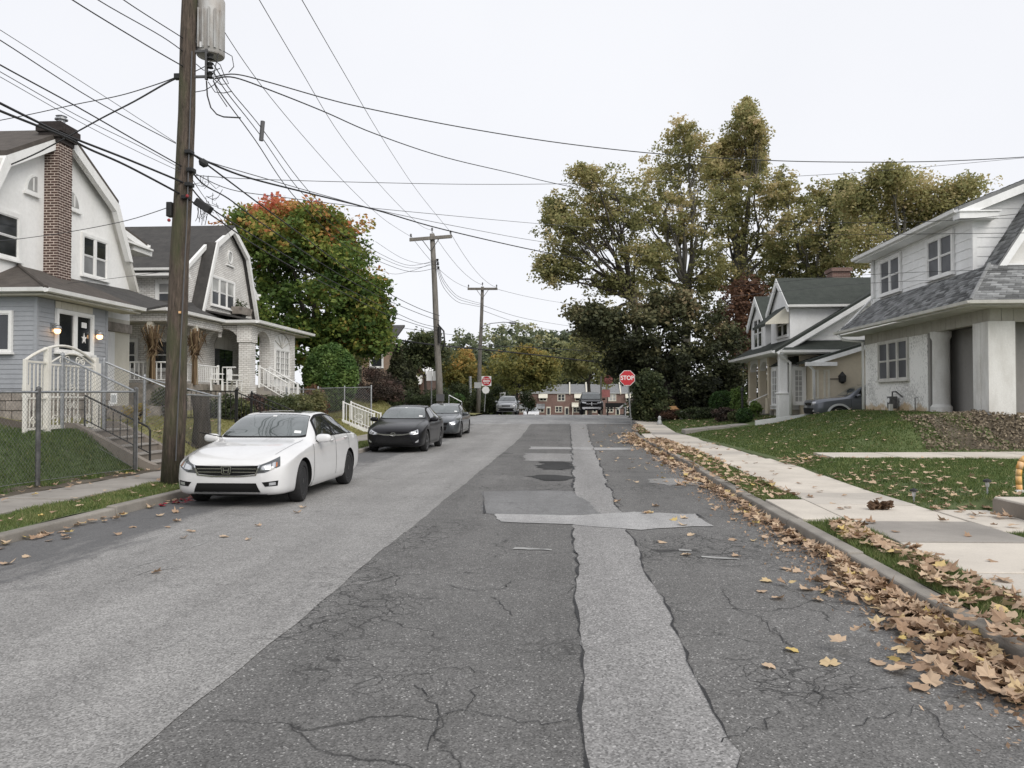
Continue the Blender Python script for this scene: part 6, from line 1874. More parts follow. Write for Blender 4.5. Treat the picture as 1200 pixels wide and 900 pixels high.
def suv(name, label, cat_, paint_m, loc, rz=0.0, group=None, cladding=False, pickup=False, rim='alloy', scale=(1, 1, 1), low='trim_black'):
 T = thing(name, label, cat_, loc, group, rz)
 T.scale = scale
 c = CarShape(SUV)
 if pickup:
  st = [list(r) for r in SUV]
  tab = [(0.00, .42, .66, .80, .62, .78, .95, .66, 1.08, 1.09), (0.06, .36, .78, .88, .62, .86, .97, .72, 1.11, 1.13), (0.3, .36, .86, .95, .64, .93, 1.02, .78, 1.15, 1.18), (1.3, .36, .90, .97, .66, .95, 1.08, .82, 1.20, 1.24),
    (1.65, .36, .90, .97, .66, .94, 1.12, .78, 1.45, 1.50), (2.0, .36, .90, .97, .66, .94, 1.14, .71, 1.74, 1.79), (2.4, .36, .90, .97, .66, .94, 1.15, .69, 1.84, 1.89), (3.6, .36, .90, .97, .66, .94, 1.16, .69, 1.82, 1.87),
    (3.85, .36, .90, .97, .66, .94, 1.17, .74, 1.55, 1.58), (4.0, .36, .90, .97, .66, .94, 1.18, .86, 1.26, 1.27), (5.6, .36, .90, .97, .66, .94, 1.18, .86, 1.26, 1.27), (5.75, .44, .84, .92, .68, .90, 1.14, .8, 1.22, 1.23)]
  c = CarShape(tab)
 L = c.L
 ax = (.95, L - 1.05)
 wr = .40 if pickup else .355
 c.body('body', M[paint_m], T, ax, wr + .05, .58)
 for ay in ax:
  for s in (-1, 1):
   wheel(T, s * .80, ay, wr, .24, rim, 5, s)
 t0 = 1.38 if not pickup else 1.42
 c.patch('windshield', 'windshield', T, lambda b: t0 + .08 * (abs(b - .5) * 2) ** 2.2, lambda b: 2.08, 9.2, 14.8, n=(12, 16), off=.006)
 end = 4.0 if not pickup else 3.45
 for s in (-1, 1):
  c.patch('window_frame', 'trim_black', T, lambda b: 1.50 + .42 * b, lambda b: end, 6.85, 8.9, s, .004, n=(24, 6))
  mid = 2.55
  c.patch('side_window', 'car_glass', T, lambda b: 1.62 + .40 * b, lambda b: mid - .04, 7.05, 8.72, s, .007, n=(10, 6))
  c.patch('side_window', 'car_glass', T, lambda b: mid + .04, lambda b: end - .1, 7.05, 8.72, s, .007, n=(10, 6))
  for yy in (1.42, mid):
   c.patch('door_seam', 'trim_black', T, yy - .005, yy + .005, 3, 6.7, s, .002, n=(1, 12))
  for yy in (2.35, 3.2):
   p = c.S(yy, 5.75, s)
   MB().tube([p + Vector((s * .005, -.1, 0)), p + Vector((s * .04, -.07, 0)), p + Vector((s * .04, .07, 0)), p + Vector((s * .005, .1, 0))], .015, 6).build('door_handle', M[paint_m], T, local=True)
  if cladding:
   for ay in ax:
    arc = []
    pts_o, pts_i = [], []
    for a in np.linspace(-.25, math.pi + .25, 18):
     q = Vector((0, ay - (wr + .05) * math.cos(a), wr * .9 + (wr + .05) * math.sin(a)))
     q2 = Vector((0, ay - (wr + .14) * math.cos(a), wr * .9 + (wr + .14) * math.sin(a)))
     pts_i.append(Vector((s * .945, q.y, q.z))); pts_o.append(Vector((s * .925, q2.y, q2.z)))
    MB().strip(pts_i, pts_o).build('wheel_arch_trim', M['sign_grey'], T, local=True)
  mirror(T, paint_m if not pickup else 'trim_black', 1.0 if not pickup else 1.06, 1.68, 1.17 if not pickup else 1.28, s)
  z = .80 if not pickup else .98
  c.face('headlight', 'lamp_clear', T, [(s * .44, z - .06), (s * .78, z - .02)], [(s * .46, z + .07), (s * .79, z + .09)], .008, n=(10, 4), dirx=-s * .4)
  c.face('fog_light', 'lamp_clear', T, [(s * .56, .44), (s * .72, .45)], [(s * .56, .52), (s * .72, .53)], .008, n=(6, 3), dirx=-s * .3)
 if pickup:
  c.face('grille', 'trim_black', T, [(-.44, .74), (.44, .74)], [(-.46, 1.06), (.46, 1.06)], .008, n=(14, 6))
  c.face('grille_bar', 'chrome', T, [(-.46, .88), (.46, .88)], [(-.46, .92), (.46, .92)], .014, n=(14, 1))
  c.face('grille_bar', 'chrome', T, [(-.03, .74), (.03, .74)], [(-.03, 1.06), (.03, 1.06)], .013, n=(2, 6))
  c.face('bumper', 'chrome', T, [(-.76, .50), (.76, .50)], [(-.76, .64), (.76, .64)], .02, n=(20, 3))
  c.face('plate', 'sign_white', T, [(-.15, .53), (.15, .53)], [(-.15, .62), (.15, .62)], .03, n=(4, 2))
 else:
  c.face('grille', 'trim_black', T, [(-.36, .72), (.36, .72)], [(-.40, .86), (.40, .86)], .008, n=(14, 4))
  c.face('grille_bar', 'chrome', T, [(-.38, .78), (.38, .78)], [(-.38, .80), (.38, .80)], .014, n=(14, 1))
  c.face('lower_bumper', low, T, [(-.66, .34), (.66, .34)], [(-.68, .60), (.68, .60)], .010, n=(18, 4))
  for s in (-1, 1):
   c.patch('roof_rail', 'trim_black', T, 2.2, 4.0, 9.2, 9.5, s, .03, n=(10, 2))
 return T
sv = atY(593, 489, 66.5)
suv('sport_utility', 'pale silver sport utility with dark lower bumper beyond the cross street', 'car', 'paint_silver', (sv.x, 66.5, float(roadz(66.5)) + .02), group='vehicles beyond the cross street', scale=(.95, 1, .93))
pk_ = atY(693.5, 489, 66.0)
suv('pickup_truck', 'dark pickup truck facing the camera at the crest of the road', 'pickup', 'paint_black', (pk_.x, 66.0, float(roadz(66)) + .02), group='vehicles beyond the cross street', pickup=True)
a = atY(944, 478, 33.0)
suv('sport_utility', 'slate grey sport utility with pale wheel arches in the drive between the houses', 'car', 'paint_slate', (a.x + .15, 33.15, .80), rz=R(-90), cladding=True, scale=(.97, .97, .86))
# ================================================================== trees
def px_blobs(Y, lst, depth=1.0):
 """masses measured in the photograph: (px, py, rx, ry) at distance Y, given real radii in metres"""
 out = []
 for (x, y, rx, ry) in lst:
  yy = Y + rng.uniform(-1, 1) * 1.8 * depth
  c = atY(x, y, yy)
  k = yy / 950.0
  out.append((c, (rx * k, max(1.0, min(rx, ry) * k * 1.1 * depth), ry * k)))
 return out
def zrel(lo, hi):
 return lambda p: np.clip((p[:, 2] - lo) / (hi - lo), 0, 1)
def photo_tree(name, label, Y, base_px, fork_px, lst, leaf_mat, bark_mat, r0, leaf=.26, per=64, clumps=38, tintf=None, group=None, gz=None, clump_r=.8, twigs=4, shell=.5, depth=1.0):
 b = atY(base_px[0], base_px[1], Y)
 if gz is not None: b.z = gz
 f = atY(fork_px[0], fork_px[1], Y)
 return tree(name, label, b, f, r0, px_blobs(Y, lst, depth), leaf_mat, bark_mat, per=per, clumps=clumps, leaf=leaf, tintf=tintf, group=group, clump_r=clump_r, twigs=twigs, shell=shell)
def maple_tint(p, d):
 z = np.clip((p[:, 2] - 8.3) / 5.0, 0, 1)
 patch_ = 0.5 + 0.5 * np.sin(p[:, 0] * 1.3 + 1.0) * np.cos(p[:, 2] * 1.1 + p[:, 1] * .6)
 side = np.clip((p[:, 0] + 13.0) / 4.5, 0, 1)
 return 0.24 + 0.42 * z ** 2.2 + 0.13 * patch_ * (0.3 + z) + 0.15 * side * (1 - z)
photo_tree('maple_tree', 'tall green maple turning red at its top, behind the porch house', 46, (372, 448), (368, 398),
   [(330, 280, 48, 34), (300, 318, 42, 45), (345, 266, 44, 28), (372, 285, 42, 36), (395, 300, 36, 32), (402, 335, 46, 42), (350, 340, 56, 45), (425, 368, 24, 30), (420, 345, 26, 28), (318, 378, 46, 40), (398, 392, 46, 24), (288, 275, 24, 24), (370, 260, 24, 14), (328, 256, 38, 12), (345, 400, 50, 30), (440, 362, 10, 20), (430, 396, 20, 16)],
   'leaf_maple', 'bark_dark', .38, leaf=.25, per=90, clumps=44, tintf=maple_tint, gz=1.6, clump_r=.75, twigs=3, shell=.62)
def syc_tint(p, d):
 z = np.clip((p[:, 2] - 8) / 14.0, 0, 1)
 return 0.28 + 0.28 * z + 0.12 * np.sin(p[:, 0] * .9) * np.sin(p[:, 2] * .8 + 2)
SG = 'sycamores behind the corner on the right'
photo_tree('sycamore_tree', 'large yellowing sycamore whose crown leans out furthest left over the street', 57, (748, 486), (742, 345),
   [(682, 245, 42, 30), (652, 285, 22, 34), (716, 222, 34, 22), (728, 262, 44, 28), (692, 285, 34, 30), (664, 318, 26, 14), (712, 330, 22, 14), (745, 300, 26, 16), (700, 372, 26, 14), (688, 205, 20, 12), (640, 312, 14, 18), (735, 335, 30, 16), (665, 262, 26, 22), (705, 258, 34, 26), (650, 245, 14, 14)],
   'leaf_sycamore', 'bark_dark', .42, leaf=.205, per=44, clumps=43, tintf=syc_tint, group=SG, gz=.6, twigs=8, clump_r=.52)
photo_tree('sycamore_tree', 'large yellowing sycamore with a broad two-humped crown, second from the left', 60, (798, 486), (806, 330),
   [(800, 158, 18, 18), (815, 182, 26, 24), (786, 196, 32, 22), (764, 222, 34, 26), (818, 222, 36, 28), (780, 250, 36, 22), (832, 262, 34, 30), (770, 300, 22, 16), (835, 310, 30, 24), (796, 275, 24, 16), (752, 250, 26, 24), (765, 325, 24, 16), (815, 335, 30, 18)],
   'leaf_sycamore', 'bark_pale', .45, leaf=.205, per=44, clumps=43, tintf=syc_tint, group=SG, gz=.6, twigs=8, clump_r=.52)
photo_tree('sycamore_tree', 'large yellowing sycamore with the tall narrow spire, highest in the group', 62, (862, 486), (866, 330),
   [(870, 142, 15, 16), (886, 150, 8, 10), (866, 172, 16, 20), (860, 202, 30, 20), (886, 192, 14, 18), (842, 205, 16, 18), (850, 172, 12, 12), (838, 186, 14, 16), (888, 168, 12, 16), (878, 228, 34, 26), (898, 252, 32, 34), (862, 270, 34, 30), (880, 305, 36, 30), (850, 235, 24, 24), (915, 285, 26, 28), (855, 325, 34, 20), (874, 128, 8, 8)],
   'leaf_sycamore', 'bark_pale', .45, leaf=.205, per=44, clumps=43, tintf=syc_tint, group=SG, gz=.8, twigs=7, clump_r=.52)
photo_tree('sycamore_tree', 'yellowing sycamore rising behind the green-roofed cottage', 58, (952, 480), (955, 335),
   [(958, 238, 26, 26), (936, 268, 30, 30), (975, 270, 26, 32), (955, 300, 42, 26), (912, 225, 18, 26), (915, 310, 26, 20), (985, 310, 24, 16), (992, 258, 26, 28), (988, 226, 16, 16), (930, 330, 40, 16)],
   'leaf_sycamore', 'bark_pale', .38, leaf=.215, per=46, clumps=54, tintf=syc_tint, group=SG, gz=1, twigs=6, clump_r=.52)
photo_tree('sycamore_tree', 'golden sycamore rising behind the grey-roofed stucco house', 52, (1060, 470), (1055, 300),
   [(1062, 222, 38, 22), (1030, 248, 34, 28), (1090, 236, 34, 22), (1010, 285, 28, 26), (1058, 262, 40, 24), (1128, 222, 22, 12), (1112, 250, 26, 20), (1004, 232, 18, 18), (1040, 210, 24, 14), (1060, 300, 50, 20)],
   'leaf_sycamore', 'bark_pale', .38, leaf=.20, per=46, clumps=56, tintf=lambda p, d: syc_tint(p, d) + .07, group=SG, gz=1, twigs=6)
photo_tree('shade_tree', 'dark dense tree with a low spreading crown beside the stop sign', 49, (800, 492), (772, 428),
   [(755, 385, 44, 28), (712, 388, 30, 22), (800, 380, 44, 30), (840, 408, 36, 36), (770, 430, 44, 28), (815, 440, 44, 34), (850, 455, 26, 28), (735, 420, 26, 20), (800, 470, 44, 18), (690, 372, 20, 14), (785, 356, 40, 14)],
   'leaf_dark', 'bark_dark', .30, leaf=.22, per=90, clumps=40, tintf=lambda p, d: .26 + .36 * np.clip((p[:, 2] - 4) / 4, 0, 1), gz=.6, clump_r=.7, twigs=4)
photo_tree('small_tree', 'rust brown small tree between the dark tree and the cottage', 54, (868, 486), (866, 440),
   [(862, 372, 26, 26), (882, 402, 18, 28), (850, 395, 20, 20), (876, 345, 18, 16)], 'leaf_rust', 'bark_dark', .16, leaf=.22, per=70, clumps=34, tintf=lambda p, d: .45 + 0 * p[:, 0], gz=.8, twigs=2)
photo_tree('small_tree', 'green low tree hanging over the pavement directly right of the stop sign', 46.5, (762, 494), (756, 468),
   [(752, 462, 12, 20), (762, 448, 14, 16), (750, 482, 10, 10), (768, 474, 12, 16)], 'leaf_green', 'bark_dark', .10, leaf=.17, per=70, clumps=30, tintf=lambda p, d: .35 + 0 * p[:, 0], gz=.5, clump_r=.45, twigs=2)
photo_tree('small_tree', 'tall bare-stemmed green tree beside the mid-lane utility pole', 62, (500, 475), (498, 440),
   [(490, 415, 18, 16), (510, 420, 20, 16), (480, 428, 16, 14), (497, 400, 14, 10)], 'leaf_green', 'bark_dark', .14, leaf=.24, per=60, clumps=26, tintf=lambda p, d: .45 + 0 * p[:, 0], gz=1.6, twigs=3)
photo_tree('small_tree', 'yellow-brown tree in front of the brown brick house on the left', 56, (415, 470), (418, 430),
   [(420, 405, 26, 16), (400, 415, 22, 14), (440, 400, 14, 10), (405, 398, 16, 10)], 'leaf_orange', 'bark_dark', .16, leaf=.22, per=60, clumps=26, tintf=lambda p, d: .12 + 0 * p[:, 0], gz=1.6, twigs=3)
photo_tree('small_tree', 'small orange autumn tree left of the no-entry sign', 68, (540, 484), (540, 462),
   [(540, 425, 17, 14), (532, 440, 17, 14), (550, 438, 13, 14), (540, 452, 18, 10)], 'leaf_orange', 'bark_dark', .13, leaf=.25, per=70, clumps=26, tintf=lambda p, d: .12 + .5 * np.clip((p[:, 2] - 3) / 3, 0, 1), gz=.9, clump_r=.6, twigs=2)
photo_tree('small_tree', 'yellow autumn tree in front of the row houses', 82, (606, 488), (606, 455),
   [(612, 420, 24, 14), (600, 435, 28, 14), (628, 432, 22, 14), (598, 450, 24, 12), (630, 446, 20, 10), (640, 425, 10, 8)], 'leaf_orange', 'bark_dark', .16, leaf=.30, per=70, clumps=28, tintf=lambda p, d: .02 + .36 * np.clip((p[:, 2] - 3) / 4, 0, 1), gz=.0, clump_r=.8, twigs=2)
photo_tree('small_tree', 'olive tree with loose crown behind the dark pickup', 92, (692, 490), (690, 445),
   [(690, 415, 30, 24), (668, 430, 18, 16), (712, 425, 22, 22), (700, 398, 22, 14)], 'leaf_sycamore', 'bark_dark', .25, leaf=.36, per=60, clumps=34, tintf=lambda p, d: .25 + 0 * p[:, 0], gz=-.5, clump_r=1.1, twigs=3)
far = [(470, 420, 26, 20, 150, .3), (505, 408, 20, 16, 160, .35), (548, 412, 22, 22, 160, .4), (580, 410, 22, 22, 170, .42), (605, 402, 22, 20, 205, .5), (632, 402, 24, 20, 210, .55), (655, 404, 22, 20, 215, .25), (675, 402, 20, 20, 220, .15), (640, 428, 26, 18, 206, .35), (668, 432, 22, 16, 208, .18), (705, 405, 20, 18, 215, .3), (530, 430, 24, 20, 150, .25), (565, 440, 20, 16, 155, .2), (450, 432, 22, 18, 140, .2), (590, 432, 20, 16, 200, .3), (730, 425, 24, 22, 214, .3), (428, 424, 16, 14, 150, .3)]
fl_ = ['grey-green far tree left of the first crossarm pole', 'pale far tree top right behind the first crossarm pole', 'tall mid-green far tree just left of the second crossarm pole', 'tall mid-green far tree just right of the second crossarm pole', 'pale green far tree above the yellow tree',
  'pale rounded far tree, tallest above the row houses', 'dark far tree right of the pale rounded one', 'dark narrow far tree left of the sycamore crown', 'green far tree directly behind the row roofs', 'dark far tree behind the row roofs left of the pickup', 'green far tree above the pickup', 'dark far tree behind the small orange tree', 'dark low far tree above the silver car', 'dark far tree beyond the conifer', 'low green far tree behind the yellow tree', 'green far tree behind the stop sign', 'low far tree beyond the brown brick house']
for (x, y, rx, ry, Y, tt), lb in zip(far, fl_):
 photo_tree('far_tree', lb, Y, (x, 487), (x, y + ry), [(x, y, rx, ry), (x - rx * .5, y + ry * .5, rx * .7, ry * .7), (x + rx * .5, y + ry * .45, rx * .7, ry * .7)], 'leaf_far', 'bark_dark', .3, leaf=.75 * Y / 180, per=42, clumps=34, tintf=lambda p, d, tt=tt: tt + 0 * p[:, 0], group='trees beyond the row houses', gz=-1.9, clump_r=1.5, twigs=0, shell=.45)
n = 9000
aa = nrg.random(n)
wx = atY(420, 470, 225).x + (atY(800, 470, 225).x - atY(420, 470, 225).x) * aa
wp = np.stack([wx, 222 + 8 * nrg.random(n), -2 + 13.5 * nrg.random(n) * (.7 + .3 * np.sin(wx * .7) * np.sin(wx * .23))], 1)
v, f, t = leaf_cloud(wp, .8, 3, 1.15, lambda p, d: .16 + .16 * np.sin(p[:, 0] * .45) + .08 * nrg.random(len(p)))
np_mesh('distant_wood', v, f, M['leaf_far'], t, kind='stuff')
n = 7000
aa = nrg.random(n)
wx = atY(300, 470, 96).x + (atY(600, 470, 96).x - atY(300, 470, 96).x) * aa
wp = np.stack([wx, 94 + 5 * nrg.random(n), .2 + 3.6 * nrg.random(n) * (.7 + .3 * np.sin(wx * .9))], 1)
v, f, t = leaf_cloud(wp, .5, 3, .5, lambda p, d: .12 + .16 * np.sin(p[:, 0] * .8) + .08 * nrg.random(len(p)))
np_mesh('undergrowth', v, f, M['leaf_green'], t, kind='stuff')
n = 5000
aa = nrg.random(n)
wx = 6.5 + 40 * aa
wp = np.stack([wx, 66 + 6 * nrg.random(n), .4 + 4.5 * nrg.random(n) * (.7 + .3 * np.sin(wx * .9))], 1)
v, f, t = leaf_cloud(wp, .5, 3, .42, lambda p, d: .16 + .16 * np.sin(p[:, 0] * .8) + .08 * nrg.random(len(p)))
np_mesh('undergrowth', v, f, M['leaf_dark'], t, kind='stuff')
def conifer(label, base, h, r, group=None):
 root = thing('conifer', label, 'tree', base, group)
 MB().tube([Vector(base) - Vector((0, 0, .2)), Vector(base) + Vector((0, 0, h * .95))], [.14, .03], 7).build('trunk', M['bark_dark'], root, smooth=True)
 n = 5200
 z = nrg.random(n) ** .8 * h
 rr = r * (1 - z / h) ** .75 * (.75 + .3 * nrg.random(n)) * (1 + .12 * np.sin(z * 9))
 a = nrg.random(n) * 6.283
 p = np.stack([rr * np.cos(a), rr * np.sin(a), z + .1], 1)
 v, f, t = leaf_cloud(p + np.array(base), .05, 1, .24, lambda q, d: .25 + .2 * np.sin(q[:, 2] * 5) * np.cos(q[:, 0] * 4))
 np_mesh('crown', v - np.array(base), f, M['leaf_dark'], t, parent=root, kind='stuff')
p = atY(466, 470, 57); conifer('dark rounded conifer beside the red brick house, taller of the pair', (p.x, 57, 1.4), atY(466, 406, 57).z - 1.4, 1.15)
p = atY(480, 470, 60); conifer('dark conifer just right of the taller one, lower', (p.x, 60, 1.4), atY(480, 424, 60).z - 1.4, .9)
p = atY(387, 450, 41)
shrub('ball_shrub', 'large clipped round green bush behind the chain-link fence', (p.x, 41, 1.1), (1.38, 1.3, 1.72), M['leaf_box'], n=17000, leaf=.17, tint=.62, hard=True)
for (px_, py_, Y, rx, rz_, mt, n, l, tint) in ((438, 470, 44, 1.45, 1.0, 'leaf_wine', 6000, 'dark wine-brown bush right of the clipped round bush', .45), (455, 468, 45.5, 1.1, .75, 'leaf_wine', 4000, 'low dark bush behind the white stair rail', .5),
          (500, 468, 55, 2.2, .8, 'leaf_green', 5000, 'dark green low hedge bush left of the first crossarm pole', .2), (470, 470, 54, 1.5, .7, 'leaf_green', 3600, 'dark green bush below the conifers', .22),
          (532, 478, 64, 1.7, 1.3, 'leaf_green', 4500, 'dark bush beneath the small orange tree', .3), (556, 478, 66, 1.0, 1.0, 'leaf_green', 3000, 'green bush right of the second crossarm pole', .35), (582, 478, 70, 1.3, 1.3, 'leaf_green', 3600, 'dark hedge bush behind the silver car', .22),
          (618, 484, 74, .9, 1.1, 'leaf_green', 2600, 'dark upright bush right of the silver car', .2), (525, 470, 58, 1.2, .8, 'leaf_box', 3000, 'clipped low green bush behind the grey car', .35)):
 p = atY(px_, py_, Y)
 gz = float(left_z(p.x, Y)) - .1 if Y < 46 else max(.5, p.z - rz_ * .8)
 shrub('shrub', l, (p.x, Y, gz), (rx, rx * .8, rz_), M[mt], n=n, leaf=.13 if Y > 50 else .10, tint=tint)
row = [(-11.2, 26.0, .8, .55, 'leaf_green', .35, 'dark green bush below the porch wall behind the utility pole'), (-11.3, 27.4, .7, .5, 'leaf_green', .6, 'lighter green bush below the left corn stalks'), (-11.2, 28.6, .75, .55, 'leaf_wine', .6, 'dark bush below the porch railing, left of the brick column'), (-11.0, 29.8, .8, .55, 'leaf_green', .4, 'mid green bush below the porch railing beside the iron gate rail'),
  (-10.9, 31.0, .75, .6, 'leaf_green', .55, 'green bush at the foot of the brick column'), (-10.7, 32.4, .7, .62, 'leaf_green', .75, 'olive bush beside the white porch stair'), (-11.4, 34.6, .85, .65, 'leaf_green', .5, 'green bush below the fan window'), (-11.2, 36.0, .8, .6, 'leaf_rust', .5, 'rust brown bush at the right end of the porch'), (-10.4, 33.6, .5, .8, 'leaf_green', .85, 'pale green slender plant left of the chain-link fence'), (-12.2, 38.8, .7, 1.0, 'leaf_rust', .6, 'tall reddish plant at the porch corner'), (-12.2, 24.4, .6, .7, 'leaf_green', .5, 'bushy plant between the two left houses')]
for (x, y, r, rz_, mt, tint, l) in row:
 shrub('shrub', l, (x, y, float(left_z(x, y)) - .05), (r, r, rz_ * .85), M[mt], n=2600, leaf=.085, tint=tint, group='planting before the porch house')
p = atX(186, 478, -11.2)
shrub('shrub', 'yellow flowering plant beside the path right of the white gate', (-11.2, 20.6, 1.0), (.35, .35, .3), M['leaf_orange'], n=900, leaf=.06, tint=.45)
for (px_, py_, Y, rx, rz_, mt, n, l, tint, hard) in ((847, 492, 44, .75, .62, 'leaf_box', 4000, 'clipped round dark bush before the cottage porch', .3, True), (812, 497, 43, .95, .34, 'leaf_green', 2600, 'low dark green bush below the dark tree, centre of the bed', .25, False), (790, 496, 44, .9, .36, 'leaf_rust', 2400, 'reddish brown low plant in the corner bed', .2, False),
            (828, 497, 42, .8, .33, 'leaf_green', 2400, 'low dark green bush left of the round one', .2, False), (848, 499, 39, .62, .36, 'leaf_wine', 2600, 'dark wine-brown low bush in front of the round one', .45, False), (872, 500, 36.5, .36, .34, 'leaf_box', 1800, 'small clipped dark bush beside the lamp post', .2, True), (862, 499, 37.5, .4, .3, 'leaf_green', 1500, 'small green bush left of the lamp post', .5, False),
            (866, 485, 41, .5, .75, 'leaf_box', 2200, 'light green bush in front of the cottage stair', .85, False), (885, 488, 38.6, .35, .4, 'leaf_box', 1400, 'light green potted bush under the bay', .9, False), (775, 496, 45, .7, .45, 'leaf_wine', 2000, 'dark low plant at the left end of the corner bed', .5, False)):
 p = atY(px_, py_, Y)
 shrub('shrub', l, (p.x, Y, float(right_z(p.x, Y)) - .03), (rx, rx, rz_), M[mt], n=n, leaf=.09, tint=tint, group='planting at the cottage corner', hard=hard)
T = thing('tree_stump', 'dark cut tree trunk behind the utility pole and white car', 'tree stump', (-9.0, 20.2, .35))
a = atY(236, 480, 20.4)
MB().tube([(a.x + .05, 20.4, .1), (a.x + .02, 20.4, .7), (a.x + .02, 20.4, 1.1), (a.x - .03, 20.4, 1.75)], [.3, .24, .20, .22], 10).build('trunk', M['bark_dark'], T, smooth=True)
MB().tube([(a.x - .1, 20.2, .3), (a.x - .42, 20.1, .5), (a.x - .55, 20.1, .85)], [.2, .17, .1], 8).build('burl', M['bark_dark'], T, smooth=True)
# ================================================================== grass
def grass(name, label, regions, density, h, mat, zf, tint=.4, wid=.006, far=1.0):
 P = []
 for (x0, x1, y0, y1, dens) in regions:
  y = y0
  Ys, Xs = [], []
  n = int(dens * density * (y1 - y0) * 1.0)
  yy = y0 + (y1 - y0) * nrg.random(n)
  a = np.array([x0(v) if callable(x0) else x0 for v in yy]); b = np.array([x1(v) if callable(x1) else x1 for v in yy])
  xx = a + (b - a) * nrg.random(n)
  P.append(np.stack([xx, yy], 1))
 P = np.concatenate(P)
 n = len(P)
 z = zf(P[:, 0], P[:, 1])
 clump = np.sin(P[:, 0] * 5.1 + np.sin(P[:, 1] * 3.3)) * np.sin(P[:, 1] * 4.3 + P[:, 0])
 keep = nrg.random(n) < (0.72 + 0.28 * clump)
 P, z, clump = P[keep], z[keep], clump[keep]; n = len(P)
 dist = np.maximum(P[:, 1], 4) / 9.0
 hh = h * (.5 + .8 * nrg.random(n)) * (1 + .25 * clump)
 a = nrg.random(n) * 6.283
 w_ = wid * np.maximum(1, dist) * far
 lean = hh * (.25 + .6 * nrg.random(n)); la = nrg.random(n) * 6.283
 base = np.stack([P[:, 0], P[:, 1], z - .005], 1)
 d = np.stack([np.cos(a), np.sin(a), 0 * a], 1) * w_[:, None]
 tip = base + np.stack([np.cos(la) * lean, np.sin(la) * lean, hh], 1)
 v = np.stack([base - d, base + d, tip], 1).reshape(-1, 3)
 f = np.arange(n * 3).reshape(n, 3)
 t = np.clip(tint + .13 * clump + nrg.normal(size=n) * .16 + (nrg.random(n) < .04) * .5, 0, 1)
 o = np_mesh(name, v, f, M[mat], t, kind='stuff')
 return o
vz = lambda X, Y: roadz(Y) + 0.11 + 0.015 * np.sin(X * 9 + Y * 2.1)
kr = lambda y: float(kx(y)) + .19
gl = lambda y: float(sl(y)) - .0
grass('grass', '', [(-7.3, -6.4, 4, 14, 3400), (-7.3, -6.4, 14, 30, 1500), (kr, gl, 3.2, 10.25, 4200), (kr, gl, 12.4, 20, 1800), (kr, gl, 20, 31, 900), (kr, gl, 35.3, 42, 500)], 1.0, .055, 'blade', vz, .5)
grass('grass', '', [(-11.5, -8.75, 6, 16.5, 6500), (-14, -11.5, 8, 17, 1500)], 1.0, .06, 'blade', left_z, .22)
M['blade_dry'] = tinted('blade_dry', [(0.0, (0.12, 0.135, 0.04)), (0.5, (0.25, 0.245, 0.09)), (1.0, (0.38, 0.33, 0.17))], 0.6, 0.3)
grass('grass', '', [(-12.5, -8.5, 18.4, 30, 3000), (-12, -8.5, 30, 45, 2200)], 1.0, .06, 'blade_dry', left_z, .5)
rr_ = lambda y: float(sr(y)) + .02
grass('grass', '', [(rr_, 10.5, 11.3, 18.6, 9000), (rr_, 5.9, 18.6, 20.3, 900), (6, 10.4, 20.2, 24, 7500), (rr_, 6.0, 20.3, 24, 900), (rr_, 10.9, 24, 30, 4200), (rr_, 9.2, 30, 34.4, 2400), (rr_, 9.5, 36.5, 44, 1600), (5.65, 10.4, 11.1, 11.4, 3000), (rr_, 5.6, 5, 9.35, 4500), (5.6, 10.2, 5, 9.2, 6500)], 1.0, .05, 'blade', right_z, .36)
# ================================================================== fallen leaves
def leaf_mesh(k, curl):
 r_ = random.Random(k)
 ang = [-90, -62, -35, -12, 8, 28, 48, 70, 90, 110, 132, 152, 172, 192, 215, 242]
 rad = [.14, .36, .33, .47, .35, .38, .47, .35, .53, .35, .47, .38, .35, .46, .33, .36]
 pts = [(rr * (.8 + .36 * r_.random()) * math.cos(R(a)), rr * (.88 + .24 * r_.random()) * math.sin(R(a))) for a, rr in zip(ang, rad)]
 ax = r_.uniform(0, 3.14)
 f = lambda x, y: curl * ((x * math.cos(ax) + y * math.sin(ax)) ** 2) * .95 + r_.uniform(-.03, .04) + .02
 vs = [(0, 0, .02)] + [(x, y, f(x, y)) for x, y in pts] + [(.0, -.38, .03), (.018, -.12, .02)]
 n = len(pts)
 fs = [(0, 1 + i, 1 + (i + 1) % n) for i in range(n)] + [(0, n + 1, n + 2)]
 return np.array(vs), np.array(fs)
LV = [leaf_mesh(k, c) for k, c in enumerate((.2, .6, .9, 1.3, -.6, .4, 1.1, 1.6))]
leaves = []   # x, y, z, size, tint, zone
def scatter(n, fx, zone, zf, smin=.10, smax=.19, lift=0.0, tint=(.2, 1.0)):
 for _ in range(n):
  x, y = fx()
  leaves.append((x, y, float(zf(x, y)) + rng.random() * lift + .004, rng.uniform(smin, smax), rng.uniform(*tint), zone))
z0 = lambda x, y: roadz(y) + .004
g_r = rng.random
def gut(y0, y1, wd, pw=1.0):
 def f():
  y = y0 + (y1 - y0) * g_r() ** pw
  edge = wd * (.55 + .45 * math.sin(y * 2.1) * math.sin(y * .83 + 1))
  return float(kx(y)) - abs(rng.gauss(0, .42)) * edge - .02, y
 return f
scatter(1250, gut(3.6, 8.6, .74), 'drift', z0, .075, .155, .075)
scatter(300, gut(8.4, 14.5, .5), 'drift', z0, .075, .15, .05)
scatter(420, gut(14, 31, .9), 'drift', z0, .12, .2, .05)
scatter(330, gut(28, 37, 1.3), 'drift', lambda x, y: roadz(y) + .02, .12, .2, .06)
def vg(y0, y1, a=.0, b=1.0):
 def f():
  y = rng.uniform(y0, y1)
  l, r_ = float(kx(y)) - .02, float(sl(y)) + .03
  return lerp(l, r_, lerp(a, b, g_r())), y
 return f
